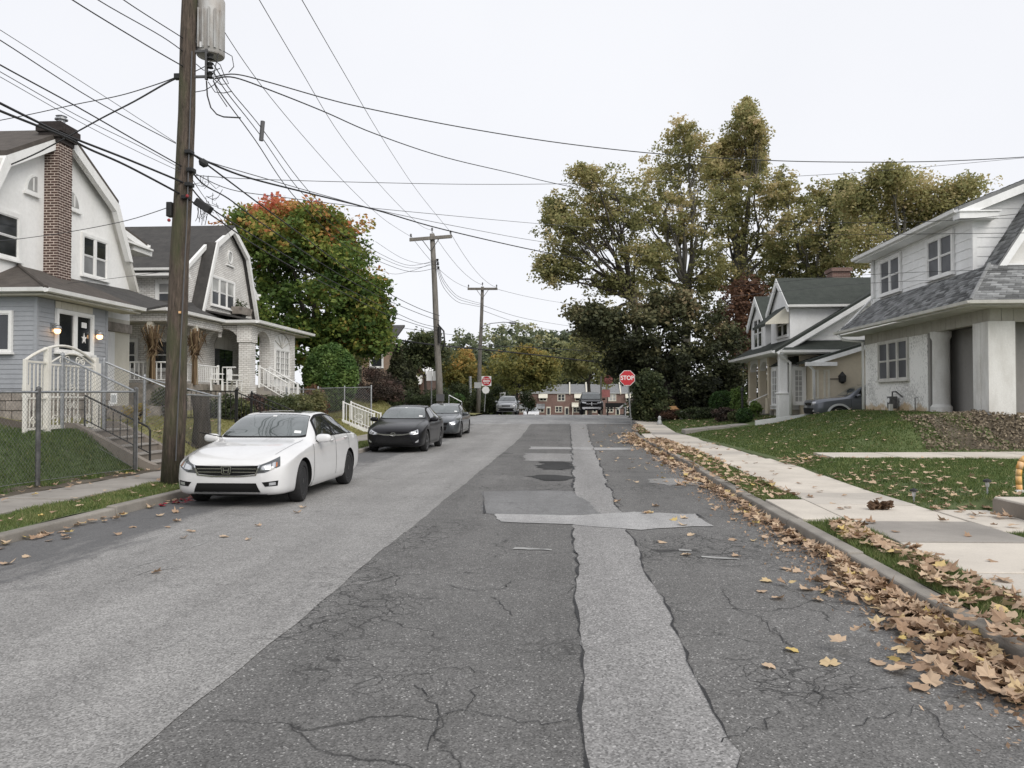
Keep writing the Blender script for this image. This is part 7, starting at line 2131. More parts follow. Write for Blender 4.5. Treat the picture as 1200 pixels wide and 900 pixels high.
vzz = lambda x, y: roadz(y) + .145
scatter(110, vg(3.6, 6.2, -.1, .4), 'verge', vzz, .09, .17, .05)
scatter(40, vg(3.6, 7, .3, 1.0), 'verge', vzz, .09, .16, .02)
def vclump():
 while True:
  x, y = vg(5.8, 10.0)()
  t = (x - float(kx(y))) / (float(sl(y)) - float(kx(y)))
  if abs(t - .62 + .12 * math.sin(y * 3)) < .26: return x, y
scatter(230, vclump, 'verge', vzz, .09, .16, .05)
scatter(240, vg(12.5, 24), 'verge', vzz, .1, .18, .04)
scatter(520, vg(23, 31), 'verge', vzz, .11, .19, .05)
scatter(110, vg(35, 42), 'verge', vzz, .1, .18, .04)
def lw(y0, y1, x0, x1):
 return lambda: (lerp(float(sr(0)) if x0 is None else x0, x1, g_r() ** 1.3), rng.uniform(y0, y1))
rzz = lambda x, y: right_z(x, y) + .035
scatter(120, lambda: (float(sr(11)) + abs(rng.gauss(0, .9)), rng.uniform(11.2, 16)), 'lawn', rzz, .08, .15, .02, (.5, .95))
scatter(95, lambda: (rng.uniform(5.1, 10.5), rng.uniform(12, 18.6)), 'lawn', rzz, .08, .14, .02, (.5, .95))
scatter(170, lambda: (rng.uniform(5.6, 11), rng.uniform(20.5, 33)), 'lawn', rzz, .09, .15, .02, (.5, .95))
scatter(130, lambda: (rng.uniform(5.3, 9.5), rng.uniform(36, 44)), 'lawn', rzz, .1, .18, .02, (.4, 1.0))
scatter(60, lambda: (float(sr(19)) + rng.uniform(-.2, .7), rng.uniform(18.2, 20.0)), 'lawn', rzz, .1, .17, .05)
scatter(70, lambda: (rng.uniform(3.5, 5.2), rng.uniform(6, 30)), 'pavement', lambda x, y: roadz(y) + .15, .1, .17, .0, (.1, .8))
scatter(24, lambda: (rng.uniform(4.9, 5.7), rng.uniform(9.3, 11.6)), 'pavement', lambda x, y: roadz(y) + .16, .1, .18, .02, (.1, .8))
scatter(34, lambda: (float(kx(6)) - abs(rng.gauss(0, .7)) - .3, rng.uniform(4.2, 14)), 'road', z0, .1, .16, 0, (.5, 1.0))
scatter(90, lambda: (rng.uniform(.9, 3.1), rng.uniform(14, 45)), 'road', lambda x, y: roadz(y) + .012, .09, .15, 0, (.5, 1))
scatter(60, lambda: (-6.2 + abs(rng.gauss(0, .12)), rng.uniform(6, 13)), 'left gutter', z0, .08, .15, .03, (.3, 1.0))
scatter(26, lambda: (rng.uniform(-6.0, -3.4), rng.uniform(7.2, 12)), 'road', lambda x, y: .009, .09, .15, 0, (.4, .9))
scatter(46, lambda: (rng.uniform(-7.3, -6.3), rng.uniform(6, 16)), 'left verge', lambda x, y: .16, .08, .14, .02, (.3, 1.0))
scatter(90, lambda: (rng.uniform(-8.9, -8.0), rng.uniform(8, 18.5)), 'left verge', lambda x, y: .17, .08, .15, .03, (.3, 1.0))
scatter(120, lambda: (rng.uniform(-10.5, -8.4), rng.uniform(19, 44)), 'left lawn', lambda x, y: left_z(x, y) + .05, .08, .16, .0, (.3, 1.0))
leaves_red = [(-6.1 + abs(rng.gauss(0, .14)), rng.uniform(11.9, 13.6)) for _ in range(46)]
LEAF_LABEL = {
 'drift': ('dry tan maple leaf in the deep drift along the right kerb', 'leaves drifted along the right kerb'),
 'verge': ('curled brown maple leaf on the grass strip between right kerb and pavement', 'leaves on the right grass strip'),
 'lawn': ('pale fallen maple leaf on the right-hand lawn', 'leaves on the right lawn'),
 'pavement': ('brown fallen leaf lying on the pale right pavement', 'leaves on the right pavement'),
 'road': ('single yellow-tan maple leaf lying flat on the asphalt', 'leaves on the carriageway'),
 'left gutter': ('small tan leaf in the gutter along the left kerb', 'leaves in the left gutter'),
 'left verge': ('small tan leaf beside the left pavement', 'leaves beside the left pavement'),
 'left lawn': ('small pale leaf on the dry left lawn', 'leaves on the left lawn')}
_ease = sorted(range(len(leaves)), key=lambda i: -leaves[i][3] / math.hypot(leaves[i][0], leaves[i][1]) * (1.0 if leaves[i][1] > 4.3 else .2) * (1 if leaves[i][0] / leaves[i][1] < .60 else 0.05))
solo = set(_ease[:300])
tints_ = [0.05, .2, .35, .5, .65, .8, .95]
LM = {}
def leaf_data(k, ti):
 if (k, ti) not in LM:
  v, f = LV[k]
  me = bpy.data.meshes.new('fallen_leaf')
  me.from_pydata([tuple(p) for p in v], [], [tuple(q) for q in f])
  a = me.attributes.new('tint', 'FLOAT', 'FACE')
  a.data.foreach_set('value', np.full(len(f), tints_[ti], dtype=np.float32))
  me.materials.append(M['dead_leaf'])
  LM[k, ti] = me
 return LM[k, ti]
bv, bf, bt = [], [], []
nb = 0
for i, (x, y, z, s, t, zone) in enumerate(leaves):
 k = rng.randrange(len(LV))
 piled = zone in ('drift', 'verge')
 rx, ry, rz_ = rng.gauss(0, .26 if piled else .1), rng.gauss(0, .26 if piled else .1), rng.uniform(0, 6.283)
 if i in solo:
  o = bpy.data.objects.new('fallen_leaf', leaf_data(k, min(6, int(t * 7))))
  C.objects.link(o)
  o.location = (x, y, z); o.scale = (s, s, s); o.rotation_euler = (rx, ry, rz_)
  lb, gp = LEAF_LABEL[zone]
  tag(o, lb, 'leaf', gp)
 else:
  v, f = LV[k]
  m3 = np.array(Matrix.Rotation(rz_, 3, 'Z') @ Matrix.Rotation(ry, 3, 'Y') @ Matrix.Rotation(rx, 3, 'X'))
  bv.append((v * s) @ m3.T + np.array([x, y, z])); bf.append(f + nb); bt.append(np.full(len(f), t)); nb += len(v)
np_mesh('fallen_leaves', np.concatenate(bv), np.concatenate(bf), M['dead_leaf'], np.concatenate(bt), kind='stuff')
M['red_leaf'] = tinted('red_leaf', [(0, (.20, .015, .03)), (.6, (.36, .03, .05)), (1, (.42, .16, .12))], .7, .2)
bv, bf, bt, nb = [], [], [], 0
for (x, y) in leaves_red:
 v, f = LV[rng.randrange(8)]
 m3 = np.array(Matrix.Rotation(rng.uniform(0, 6), 3, 'Z'))
 bv.append((v * rng.uniform(.07, .12)) @ m3.T + np.array([x, y, .008 + rng.random() * .03])); bf.append(f + nb); bt.append(np.full(len(f), rng.random())); nb += len(v)
np_mesh('red_leaves', np.concatenate(bv), np.concatenate(bf), M['red_leaf'], np.concatenate(bt), kind='stuff')
sheet('dirt_bank', 9.4, 13.5, ysp((20.5, 22.2, .2)), lambda X, Y: right_z(X, Y) + .012 + .02 * np.sin(X * 4 + Y * 3), 14, M['dirt'])
n = 6500
xx = 8.9 + 4.2 * nrg.random(n) ** .8; yy = 20.4 + 1.9 * nrg.random(n)
pp_ = np.stack([xx, yy, right_z(xx, yy) + .01 + .10 * nrg.random(n) * (.5 + .5 * np.sin(xx * 3))], 1)
v, f, t = leaf_cloud(pp_, .03, 1, .075, lambda p, d: .3 + .35 * nrg.random(len(p)), up=.1)
M['brush'] = tinted('brush', [(0, (.07, .058, .042)), (.35, (.22, .18, .13)), (.75, (.36, .30, .22)), (.82, (.10, .14, .05)), (1, (.08, .12, .05))], .9, .1)
np_mesh('dead_brush', v, f, M['brush'], t, kind='stuff')
n = 5200
yy = 3.6 + 30 * nrg.random(n) ** 1.7
ed = np.array([float(kx(y)) for y in yy])
xx = ed - np.abs(nrg.normal(size=n)) * .26 - .01
pp_ = np.stack([xx, yy, roadz(yy) + .006 + .02 * nrg.random(n)], 1)
v, f, t = leaf_cloud(pp_, .01, 1, .035, lambda p, d: .15 + .5 * nrg.random(len(p)), up=1.2)
np_mesh('leaf_litter', v, f, M['dead_leaf'], t, kind='stuff')
# ================================================================== utility poles
M['sign_dull_red'] = plain('sign_dull_red', (.28, .03, .035), .6)
def pole_path(base, top, n=8, wob=.02):
 b, t = Vector(base), Vector(top)
 return [b.lerp(t, i / n) + Vector((math.sin(i * 1.7) * wob, 0, 0)) for i in range(n + 1)]
P1b, P1t = Vector((-7.03, 14.2, .05)), Vector((-6.70, 14.2, 10.9))
def on_pole1(z): return P1b.lerp(P1t, (z - P1b.z) / (P1t.z - P1b.z))
T = thing('utility_pole', 'tall leaning mossy wooden pole with a transformer, beside the white car', 'utility pole', P1b)
MB().tube(pole_path(P1b, P1t), [.195 - .075 * i / 8 for i in range(9)], 20).build('pole_shaft', M['pole_wood'], T, smooth=True)
c = atY(247, 30, 14.45)
tr = MB().lathe([(.02, 7.90), (.235, 7.95), (.25, 7.97), (.25, 8.98), (.235, 9.02), (.06, 9.12)], (c.x, 14.45, 0), n=28).build('transformer', M['transformer'], T, angle=40)
for k in range(5):
 a = -.5 + k * .42
 MB().box(c.x + .25 * math.sin(a) - .012, c.x + .25 * math.sin(a) + .012, 14.45 - .27 * math.cos(a) - .03, 14.45 - .25 * math.cos(a) + .02, 8.03, 8.75).build('cooling_fin', M['transformer'], tr)
MB().box(c.x - .09, c.x - .01, 14.19, 14.195, 8.02, 8.12).build('number_plate', M['sign_white'], tr)
for z_ in (8.05, 8.85):
 MB().box(on_pole1(z_).x + .05, c.x - .2, 14.3, 14.4, z_, z_ + .09).build('bracket', M['galv_dark'], T)
for k in (-.1, .08):
 MB().lathe([(.03, 9.05), (.055, 9.12), (.03, 9.18), (.055, 9.24), (.02, 9.32)], (c.x + k, 14.4, 0), n=10).build('bushing', M['galv'], tr)
rk = Vector((atY(242, 75, 14.2).x, 14.2, 0))
R_ = MB().box(rk.x - .02, rk.x + .02, 14.17, 14.23, 7.42, 7.98).box(on_pole1(7.5).x, rk.x, 14.18, 14.22, 7.46, 7.50).box(on_pole1(7.95).x, rk.x, 14.181, 14.221, 7.92, 7.96).build('rack', M['galv_dark'], T)
SP = []
for z_ in (7.84, 7.68, 7.5):
 MB().lathe([(.035, z_ - .055), (.06, z_ - .045), (.035, z_), (.06, z_ + .045), (.035, z_ + .055)], (rk.x + .07, 14.2, 0), n=12).build('spool_insulator', M['iron'], R_)
 SP.append(Vector((rk.x + .09, 14.2, z_)))
lp = [atY(x, y, 14.2) for x, y in ((242, 95), (243, 112), (247, 126), (254, 134), (262, 137), (282, 138))]
MB().tube(lp, .013, 6).build('drip_loop', M['cable'], T, smooth=True)
for pts in (((256, 62), (252, 80), (250, 95), (256, 110), (266, 125)), ((262, 60), (272, 66), (274, 78), (268, 85)), ((244, 96), (252, 108), (262, 109), (272, 107)), ((248, 68), (258, 76), (262, 86), (268, 98), (258, 99), (250, 92)), ((228, 84), (240, 78), (250, 74)), ((228, 108), (240, 106), (250, 100), (258, 92)), ((230, 75), (238, 82), (248, 84), (258, 80))):
 MB().tube([atY(x, y, 14.22) for x, y in pts], .008, 5).build('jumper', M['cable'], T, smooth=True)
p = atY(208, 90, 14.15); MB().box(p.x - .05, p.x + .08, 14.1, 14.2, p.z - .05, p.z + .05).build('clamp', M['iron'], T, bevel=.01)
for (x, y) in ((222, 179), (224, 200), (222, 217), (218, 232)):
 p = atY(x, y, 14.1); MB().box(p.x - .05, p.x + .07, 14.0, 14.16, p.z - .035, p.z + .035).build('clamp', M['iron'], T, bevel=.01)
p = atY(200, 246, 14.1); MB().box(p.x - .05, p.x + .05, 14.02, 14.16, p.z - .13, p.z + .13).build('terminal_box', M['iron'], T, bevel=.01)
p = atY(198, 258, 14.05); MB().lathe([(.01, -.03), (.028, -.015), (.03, .01), (.01, .03)], (p.x, 14.05, p.z), n=10).build('red_tag', M['sign_dull_red'], T)
p = atY(220, 230, 14.02); MB().lathe([(.01, -.03), (.028, -.015), (.03, .01), (.01, .03)], (p.x, 14.0, p.z), n=10).build('red_tag', M['sign_dull_red'], T)
p = atY(211, 366, 14.02); MB().box(p.x - .02, p.x + .02, 14.0, 14.02, p.z - .02, p.z + .02).build('yellow_tag', M['orange'], T)
MB().tube([atY(225, 60, 14.05), atY(222, 160, 14.05), atY(219, 260, 14.03), atY(212, 400, 14.01), atY(206, 540, 13.98)], .012, 5).build('ground_wire', M['cable_grey'], T)
T2 = thing('splice_case', 'black splice case with hanging cable tails right of the near pole', 'splice case', atY(238, 241, 14.2), 'fittings on the near cables')
a, b = atY(230, 236, 14.2), atY(247, 247, 14.2)
d_ = (b - a).normalized(); up_ = Vector((0, 0, 1)); nn_ = Vector((0, 1, 0))
w1 = d_.cross(nn_).normalized()
MB().hexa([a - w1 * .07 - nn_ * .08, b - w1 * .07 - nn_ * .08, b - w1 * .07 + nn_ * .08, a - w1 * .07 + nn_ * .08], [a + w1 * .07 - nn_ * .08, b + w1 * .07 - nn_ * .08, b + w1 * .07 + nn_ * .08, a + w1 * .07 + nn_ * .08]).build('case', M['cable'], T2, bevel=.02)
for i in range(9):
 x0 = 231 + i * 1.5
 q = [atY(x0, 243, 14.2)] + [atY(x0 + rng.uniform(-2, 2), 243 + k * rng.uniform(4, 7), 14.2) for k in range(1, 4)]
 MB().tube(q, .006, 4).build('cable_tail', M['cable'], T2)
for i in range(14):
 s = (rng.uniform(232, 262), rng.uniform(205, 240)); e = (s[0] + rng.uniform(-14, 18), s[1] + rng.uniform(-10, 16))
 q = [atY(s[0], s[1], 14.2), atY((s[0] + e[0]) / 2 + rng.uniform(-5, 5), max(s[1], e[1]) + rng.uniform(2, 9), 14.2), atY(e[0], e[1], 14.2)]
 MB().tube([q[0].lerp(q[1], .5) if k == 1 else q[k] for k in (0, 1, 2)], .005, 4).build('cable_tail', M['cable'], T2)
T2 = thing('splice_case', 'small black splice case on the upper cable just right of the near pole', 'splice case', atY(238, 191, 14.2), 'fittings on the near cables')
a, b = atY(234, 188, 14.2), atY(243, 194, 14.2)
MB().tube([a, a.lerp(b, .3), a.lerp(b, .7), b], [.03, .075, .075, .03], 10).build('case', M['cable'], T2)
T2 = thing('line_spacer', 'grey spacer hanging on the three secondary wires', 'spacer', atY(307, 153, 18.2))
a, b = atY(308, 142, 18.2), atY(306, 165, 18.2)
MB().tube([a, b], .05, 6).build('spacer_bar', M['cable_grey'], T2)
def far_pole(label, Y, base_px, top_px, r, arm, gz, group):
 b = atY(base_px[0], base_px[1], Y); b.z = gz
 t = atY(top_px[0], top_px[1], Y)
 T = thing('utility_pole', label, 'utility pole', b, group)
 MB().tube(pole_path(b - Vector((0, 0, .3)), t, 6, .01), [r * (1 - .3 * i / 6) for i in range(7)], 12).build('pole_shaft', M['pole_far'], T, smooth=True)
 a0, a1 = atY(arm[0], arm[1], Y - .2), atY(arm[2], arm[3], Y - .2)
 MB().hexa([a0 + Vector((0, -.07, -.09)), a1 + Vector((0, -.07, -.09)), a1 + Vector((0, .07, -.09)), a0 + Vector((0, .07, -.09))], [a0 + Vector((0, -.07, .09)), a1 + Vector((0, -.07, .09)), a1 + Vector((0, .07, .09)), a0 + Vector((0, .07, .09))]).build('crossarm', M['pole_far'], T)
 m_ = a0.lerp(a1, .5)
 for q in (a0.lerp(a1, .28), a0.lerp(a1, .72)):
  MB().tube([q, Vector((m_.x, Y - .2, m_.z - .75))], .022, 5).build('arm_brace', M['galv_dark'], T)
 pins = []
 for q in (a0.lerp(a1, .03), Vector((t.x, Y - .05, t.z)), a0.lerp(a1, .97)):
  MB().lathe([(.02, 0), (.02, .12), (.07, .14), (.04, .2), (.07, .22), (.02, .3)], (q.x, q.y, q.z + .05), n=10).build('insulator', M['galv_dark'], T)
  pins.append(q + Vector((0, 0, .33)))
 return T, b, t, pins
PG2 = 'crossarm utility poles further up the left side'
T2p, b2, t2, pins2 = far_pole('grey wooden pole with a long crossarm standing behind the black and grey cars', 46, (516, 473), (506.5, 274), .20, (480, 281, 529.5, 277), 1.4, PG2)
for (x, y) in ((510.5, 305), (511, 309), (511.5, 314)):
 p = atY(x, y, 45.8); MB().lathe([(.05, -.08), (.09, -.06), (.05, 0), (.09, .06), (.05, .08)], (p.x + .1, 45.8, p.z), n=10).build('spool_insulator', M['iron'], T2p)
MB().tube([atY(513, 380, 45.7), atY(520, 388, 45.7), atY(521, 400, 45.7), atY(518.5, 410, 45.7)], .05, 6).build('cable_loop', M['cable'], T2p, smooth=True)
MB().tube([atY(515, 383, 45.75), atY(515.5, 402, 45.75)], .1, 8).build('terminal_box', M['cable'], T2p)
MB().box(atY(516, 465, 45.7).x - .22, atY(516, 465, 45.7).x + .22, 45.6, 45.75, atY(516, 470, 45.7).z, atY(516, 462, 45.7).z).build('ground_guard', M['cable_grey'], T2p)
T3p, b3, t3, pins3 = far_pole('thinner wooden pole with a short crossarm and street light at the far corner', 65, (560, 482), (565.5, 336), .18, (548, 338.5, 583, 338.5), .75, PG2)
MB().tube([atY(563.5, 383, 64.8), atY(575, 379, 64.8), atY(590, 377.5, 64.8), atY(597, 378, 64.8)], .035, 6).build('lamp_arm', M['galv'], T3p, smooth=True)
a, b = atY(596, 378, 64.8), atY(605, 378.5, 64.8)
MB().tube([a, a.lerp(b, .3), a.lerp(b, .7), b], [.05, .11, .12, .05], 10).build('lamp_head', M['galv'], T3p, smooth=True)
p4 = atY(602, 480, 84)
T4 = thing('street_lamp_pole', 'thin dark pole standing inside the yellow autumn tree', 'pole', (p4.x, 84, -.3))
MB().tube([(p4.x, 84, -.5), (p4.x, 84, atY(602, 426, 84).z)], [.16, .12], 8).build('pole_shaft', M['pole_far'], T4, smooth=True)
p4 = atY(551, 484, 66)
T4 = thing('short_post', 'short weathered post left of the thin crossarm pole', 'post', (p4.x, 66, .8))
MB().tube([(p4.x, 66, .6), (p4.x, 66, atY(551, 441, 66).z)], [.12, .11], 8).build('post_shaft', M['sign_grey'], T4)
# ================================================================== overhead wires
def sagged(a, b, sag, n=22):
 a, b = Vector(a), Vector(b)
 return [a.lerp(b, i / n) - Vector((0, 0, 4 * sag * (i / n) * (1 - i / n))) for i in range(n + 1)]
def wire(label, pts, r, mat='cable', group='overhead wires', cat_='wire', n=5):
 o = MB().tube(pts, r, n).build('overhead_wire', M[mat], None, smooth=True)
 return tag(o, label, cat_, group)
def smooth_path(P, n=6):
 out = []
 for i in range(len(P) - 1):
  for k in range(n): out.append(Vector(cat([np.array(q) for q in P], i + k / n)) if False else catv(P, i + k / n))
 out.append(P[-1])
 return out
def catv(P, t):
 n = len(P) - 1
 i = min(int(t), n - 1); u = t - i
 p0, p1, p2, p3 = P[max(i - 1, 0)], P[i], P[i + 1], P[min(i + 2, n)]
 m1, m2 = (p2 - p0) * .5, (p3 - p1) * .5
 return p1 * (2 * u ** 3 - 3 * u ** 2 + 1) + m1 * (u ** 3 - 2 * u ** 2 + u) + p2 * (-2 * u ** 3 + 3 * u ** 2) + m2 * (u ** 3 - u ** 2)
def pw(label, pix, r, **k):
 """a wire through measured points (px, py, Y)"""
 P = [atY(*q) for q in pix]
 out = lambda q: q[0] < 0 or q[1] < 0 or q[0] > 1200
 P = smooth_path(P)
 if out(pix[0]): P.insert(0, P[0] + (P[0] - P[1]).normalized() * 16)
 if out(pix[-1]): P.append(P[-1] + (P[-1] - P[-2]).normalized() * 10)
 return wire(label, P, r, **k)
pw('thin wire from the top edge to the near pole, rightmost of three', [(95, -40, 10.8), (145, 0, 12.0), (215, 45, 14.1), (226, 53, 14.2)], .009)
pw('thin wire from the top edge to the near pole, middle of three', [(60, -40, 10.8), (115, 0, 12.0), (190, 43, 13.6), (222, 66, 14.2)], .009)
pw('thin wire from the top edge to the near pole, leftmost of three', [(25, -42, 10.6), (85, 0, 12), (170, 52, 13.3), (222, 82, 14.2)], .011)
pw('faint thin line from the left edge, topmost of the slanting bundle over the chimney', [(-40, 10, 9.5), (0, 35, 10.2), (110, 105, 12.3), (206, 167, 14.1)], .005, mat='cable_grey')
pw('dark line from the left edge just below the faint topmost one', [(-40, 24, 9.5), (0, 47, 10.2), (110, 117, 12.3), (206, 168, 14.1)], .008)
pw('dark line with splices crossing high over the chimney to the pole', [(-40, 52, 9.5), (0, 76, 10.2), (90, 125, 12), (158, 164, 13.2), (222, 200, 14.2)], .011)
pw('thin grey line just below the spliced line over the chimney', [(-40, 62, 9.5), (0, 84, 10.2), (90, 135, 12), (165, 172, 13.3), (222, 203, 14.2)], .006, mat='cable_grey')
pw('thin grey line, lowest of the four above the thick cables', [(-40, 68, 9.5), (0, 90, 10.2), (90, 141, 12), (160, 177, 13.3), (222, 206, 14.2)], .005, mat='cable_grey')
pw('thick black cable in front of the chimney top, upper one of the pair', [(-50, 96, 9.4), (0, 121, 10.2), (40, 141, 11), (76, 158, 11.8), (150, 187, 13), (222, 217, 14.2)], .019)
pw('thick black cable in front of the chimney top, lower one of the pair', [(-50, 108, 9.4), (0, 130, 10.2), (40, 146, 11), (80, 162, 11.8), (105, 175, 12.3), (150, 195, 13), (218, 231, 14.2)], .019)
pw('thick twisted service cable slanting from the pole down to the chimney house', [(208, 91, 14.1), (192, 99, 14.8), (157, 119, 16.3), (120, 138, 17.6), (80, 160, 18.6), (40, 181, 19.2), (0, 198, 19.4)], .018)
pw('slack service wire from the pole crossing left above the chimney to the left edge', [(208, 90, 14.1), (180, 100, 14.8), (140, 112, 15.8), (90, 122, 16.8), (40, 133, 17.6), (0, 141, 18)], .010)
pw('thin drop wire from the pole across the white gable to the left edge', [(203, 241, 14.15), (150, 258, 15.4), (85, 271, 16.8), (30, 279, 17.6), (0, 282, 18)], .008, mat='cable_grey')
pw('thin drop wire crossing the gable window of the chimney house', [(218, 315, 14.15), (150, 324, 18), (90, 331, 20.5), (60, 333, 21.2)], .006, mat='cable_grey')
pw('thin drop wire from the pole to the gable of the porch house', [(222, 205, 14.2), (240, 232, 18), (262, 262, 25), (276, 290, 32)], .007, mat='cable_grey')
pw('primary wire falling from the top edge, leftmost of the three', [(240, -8, 14.2), (266, 42, 17), (310, 105, 20.5), (360, 165, 25.5), (410, 220, 32), (450, 257, 39), (481, 277, 45.8)], .009, mat='cable_grey')
pw('primary wire falling from the top edge, middle of the three', [(290, -25, 14.2), (304, 0, 15.5), (350, 78, 20), (400, 160, 27), (450, 222, 35), (490, 262, 43), (506, 270, 45.9)], .009, mat='cable_grey')
pw('primary wire falling from the top edge, rightmost of the three', [(340, -25, 14.2), (354, 0, 15.5), (400, 80, 21), (450, 165, 29), (490, 225, 38), (528, 272, 45.8)], .009, mat='cable_grey')
for (y0, ym, ye, l, rr) in ((75, 0, 305, 'secondary wire from the near pole rack to the second pole, upper of three', .010), (84, 5, 309, 'secondary wire from the near pole rack to the second pole, middle of three', .010), (95, 12, 314, 'secondary wire from the near pole rack to the second pole, lower of three', .012)):
 dx = {75: 8, 84: 0, 95: -10}[y0]
 pw(l, [(250, y0, 14.2), (268 + dx * .5, 108 + ym * .6, 15.6), (304 + dx * .5, 152 + ym, 18.4), (352 + dx, 222 + ym * .4, 23.5), (404 + dx, 274 + ym * .5, 31), (440 + dx * .6, 297 + ym * .4, 37), (480, 311 + ym * .6, 42.5), (511, ye, 45.8)], rr)
pw('thick cable passing the red-topped tree between near and second pole, upper of four', [(222, 178, 14.2), (236, 188, 14.8), (268, 212, 16.6), (300, 236, 18.8), (350, 273, 23), (400, 310, 29.5), (450, 341, 37.5), (490, 361, 43), (515, 370, 45.8)], .017)
pw('thick cable passing the red-topped tree between near and second pole, second of four', [(224, 200, 14.2), (240, 217, 15), (268, 233, 16.6), (300, 257, 18.8), (350, 291, 23), (400, 323, 29.5), (450, 350, 37.5), (490, 367, 43), (515, 376, 45.8)], .015)
pw('cable passing the red-topped tree between near and second pole, third of four', [(222, 217, 14.2), (240, 238, 15), (268, 258, 16.6), (300, 278, 18.8), (350, 308, 23), (400, 335, 29.5), (450, 360, 37.5), (490, 378, 43), (515, 384, 45.8)], .014)
pw('cable passing the red-topped tree between near and second pole, lowest of four', [(219, 232, 14.2), (236, 244, 15), (268, 266, 16.6), (300, 288, 18.8), (350, 317, 23), (400, 342, 29.5), (450, 367, 37.5), (490, 381, 43), (515, 388, 45.8)], .015)
pw('twisted service wire from the near pole sagging across the sky to the right edge', [(252, 90, 14.2), (275, 87, 14.6), (310, 95, 15), (380, 115, 15.8), (430, 127, 16.4), (540, 149, 17.6), (660, 168, 19), (780, 181, 20.2), (900, 188, 21.3), (1000, 190, 22), (1100, 189, 22.8), (1200, 184, 23.6), (1290, 176, 24.4)], .012)
pw('twisted service wire from the near pole falling through the sycamore crown', [(252, 92, 14.2), (275, 91, 14.8), (320, 107, 16), (380, 131, 18), (440, 157, 20.5), (520, 184, 24), (600, 203, 28.5), (660, 217, 33), (740, 232, 40), (820, 246, 48)], .014)
pw('fine straight wire crossing the sky at mid height behind the sycamores', [(222, 205, 14.2), (300, 210, 16), (440, 214, 18.5), (560, 216, 20.5), (680, 215, 22.5), (820, 211, 24.5), (960, 205, 26.5), (1080, 196, 28), (1200, 185, 29.5), (1280, 178, 30.5)], .007, mat='cable')
pw('heavy cable from the near pole falling to the edge of the sycamore crown', [(224, 180, 14.2), (246, 191, 15.2), (290, 208, 17), (360, 226, 20), (440, 246, 24), (520, 269, 29), (630, 294, 37), (700, 306, 43), (780, 318, 52)], .022)
pw('thin wire just above the heavy cable, falling to the sycamores', [(224, 179, 14.2), (246, 190, 15.2), (300, 206, 17), (380, 229, 21), (460, 250, 25.5), (560, 270, 32), (640, 284, 38), (760, 300, 48)], .010, mat='cable_grey')
pw('thin wire from the near pole passing above the crossarm toward the sycamores', [(224, 201, 14.2), (270, 222, 16.5), (330, 231, 19), (420, 242, 23), (500, 250, 27), (630, 262, 34), (760, 272, 44)], .009, mat='cable_grey')
pw('thin wire crossing the sycamores to the upper storey of the stucco house', [(780, 246, 26), (900, 258, 25), (1000, 261, 24), (1100, 259, 23), (1200, 250, 22.3), (1280, 240, 22)], .008)
pw('thin dark wire passing in front of the upper windows of the stucco house', [(880, 275, 23), (1000, 275, 22), (1100, 274, 21), (1200, 273, 20), (1280, 272, 19.5)], .007)
pw('fine wire crossing the skirt roof of the stucco house', [(860, 336, 30), (920, 330, 28), (1000, 323, 25), (1100, 318, 22), (1200, 316, 20), (1280, 314, 19)], .006)
pw('fine wire just below, crossing the hip of the stucco house roof', [(850, 348, 30), (920, 341, 28), (1000, 333, 25), (1100, 328, 22), (1200, 324, 20), (1280, 320, 19)], .006, mat='cable_grey')
for i, (y0, y1, l) in enumerate(((306, 356, 'sagging far wire between the two crossarm poles, uppermost of the low three'), (310, 358, 'sagging far wire between the two crossarm poles, middle of the low three'), (315, 360, 'sagging far wire between the two crossarm poles, lowest of the low three'))):
 pw(l, [(512, y0, 46), (520, y0 + 22, 50), (535, y0 + 40 - i, 56), (550, y1 - 4 + i * .5, 61), (565, y1, 65)], .014, mat='cable_grey', group='far wires between the crossarm poles')
for i, (a, b, l) in enumerate((((482, 277), (549, 337), 'far primary wire joining the left ends of the crossarms'), ((507, 272), (566, 334), 'far primary wire joining the tops of the two crossarm poles'), ((528, 273), (582, 337), 'far primary wire joining the right ends of the crossarms'))):
 A, B_ = atY(a[0], a[1], 45.8), atY(b[0], b[1], 64.8)
 wire(l, sagged(A, B_, .55), .012, 'cable_grey', 'far wires between the crossarm poles')
for (pix, r, l) in (([(583, 339, 65), (620, 348, 75), (660, 355, 88), (700, 360, 105)], .014, 'far wire from the right end of the short crossarm toward the sycamores'), ([(566, 358, 65), (610, 372, 80), (660, 381, 100), (700, 386, 118)], .018, 'far wire leaving the thin pole to the right, upper one'), ([(566, 364, 65), (610, 379, 80), (660, 389, 100), (700, 394, 118)], .018, 'far wire leaving the thin pole to the right, lower one')):
 pw(l, pix, r, mat='cable_grey', group='far wires right of the thin pole')
pw('thick cable crossing the street low before the far trees', [(400, 388, 52), (440, 394, 50), (500, 403, 47), (560, 409, 55), (620, 415, 56), (690, 423, 56), (760, 429, 55), (840, 431, 53)], .045)
pw('thin wire crossing the street above the low thick cable', [(560, 405, 64), (620, 407, 62), (700, 412, 60), (760, 416, 58)], .025, mat='cable_grey')
pw('slack far wire from the left edge of the maple to the second pole, upper one', [(440, 283, 44), (470, 302, 44.5), (495, 309, 45.3), (508, 306, 45.9)], .010, mat='cable_grey')
pw('slack far wire from the left edge of the maple to the second pole, lower one', [(420, 300, 42), (455, 320, 44), (480, 318, 45), (508, 308, 45.9)], .010, mat='cable_grey')
pw('far pair wire left of the second pole just above the dark trees', [(430, 377, 48), (470, 384, 50), (520, 391, 54), (560, 396, 60)], .014, mat='cable_grey')
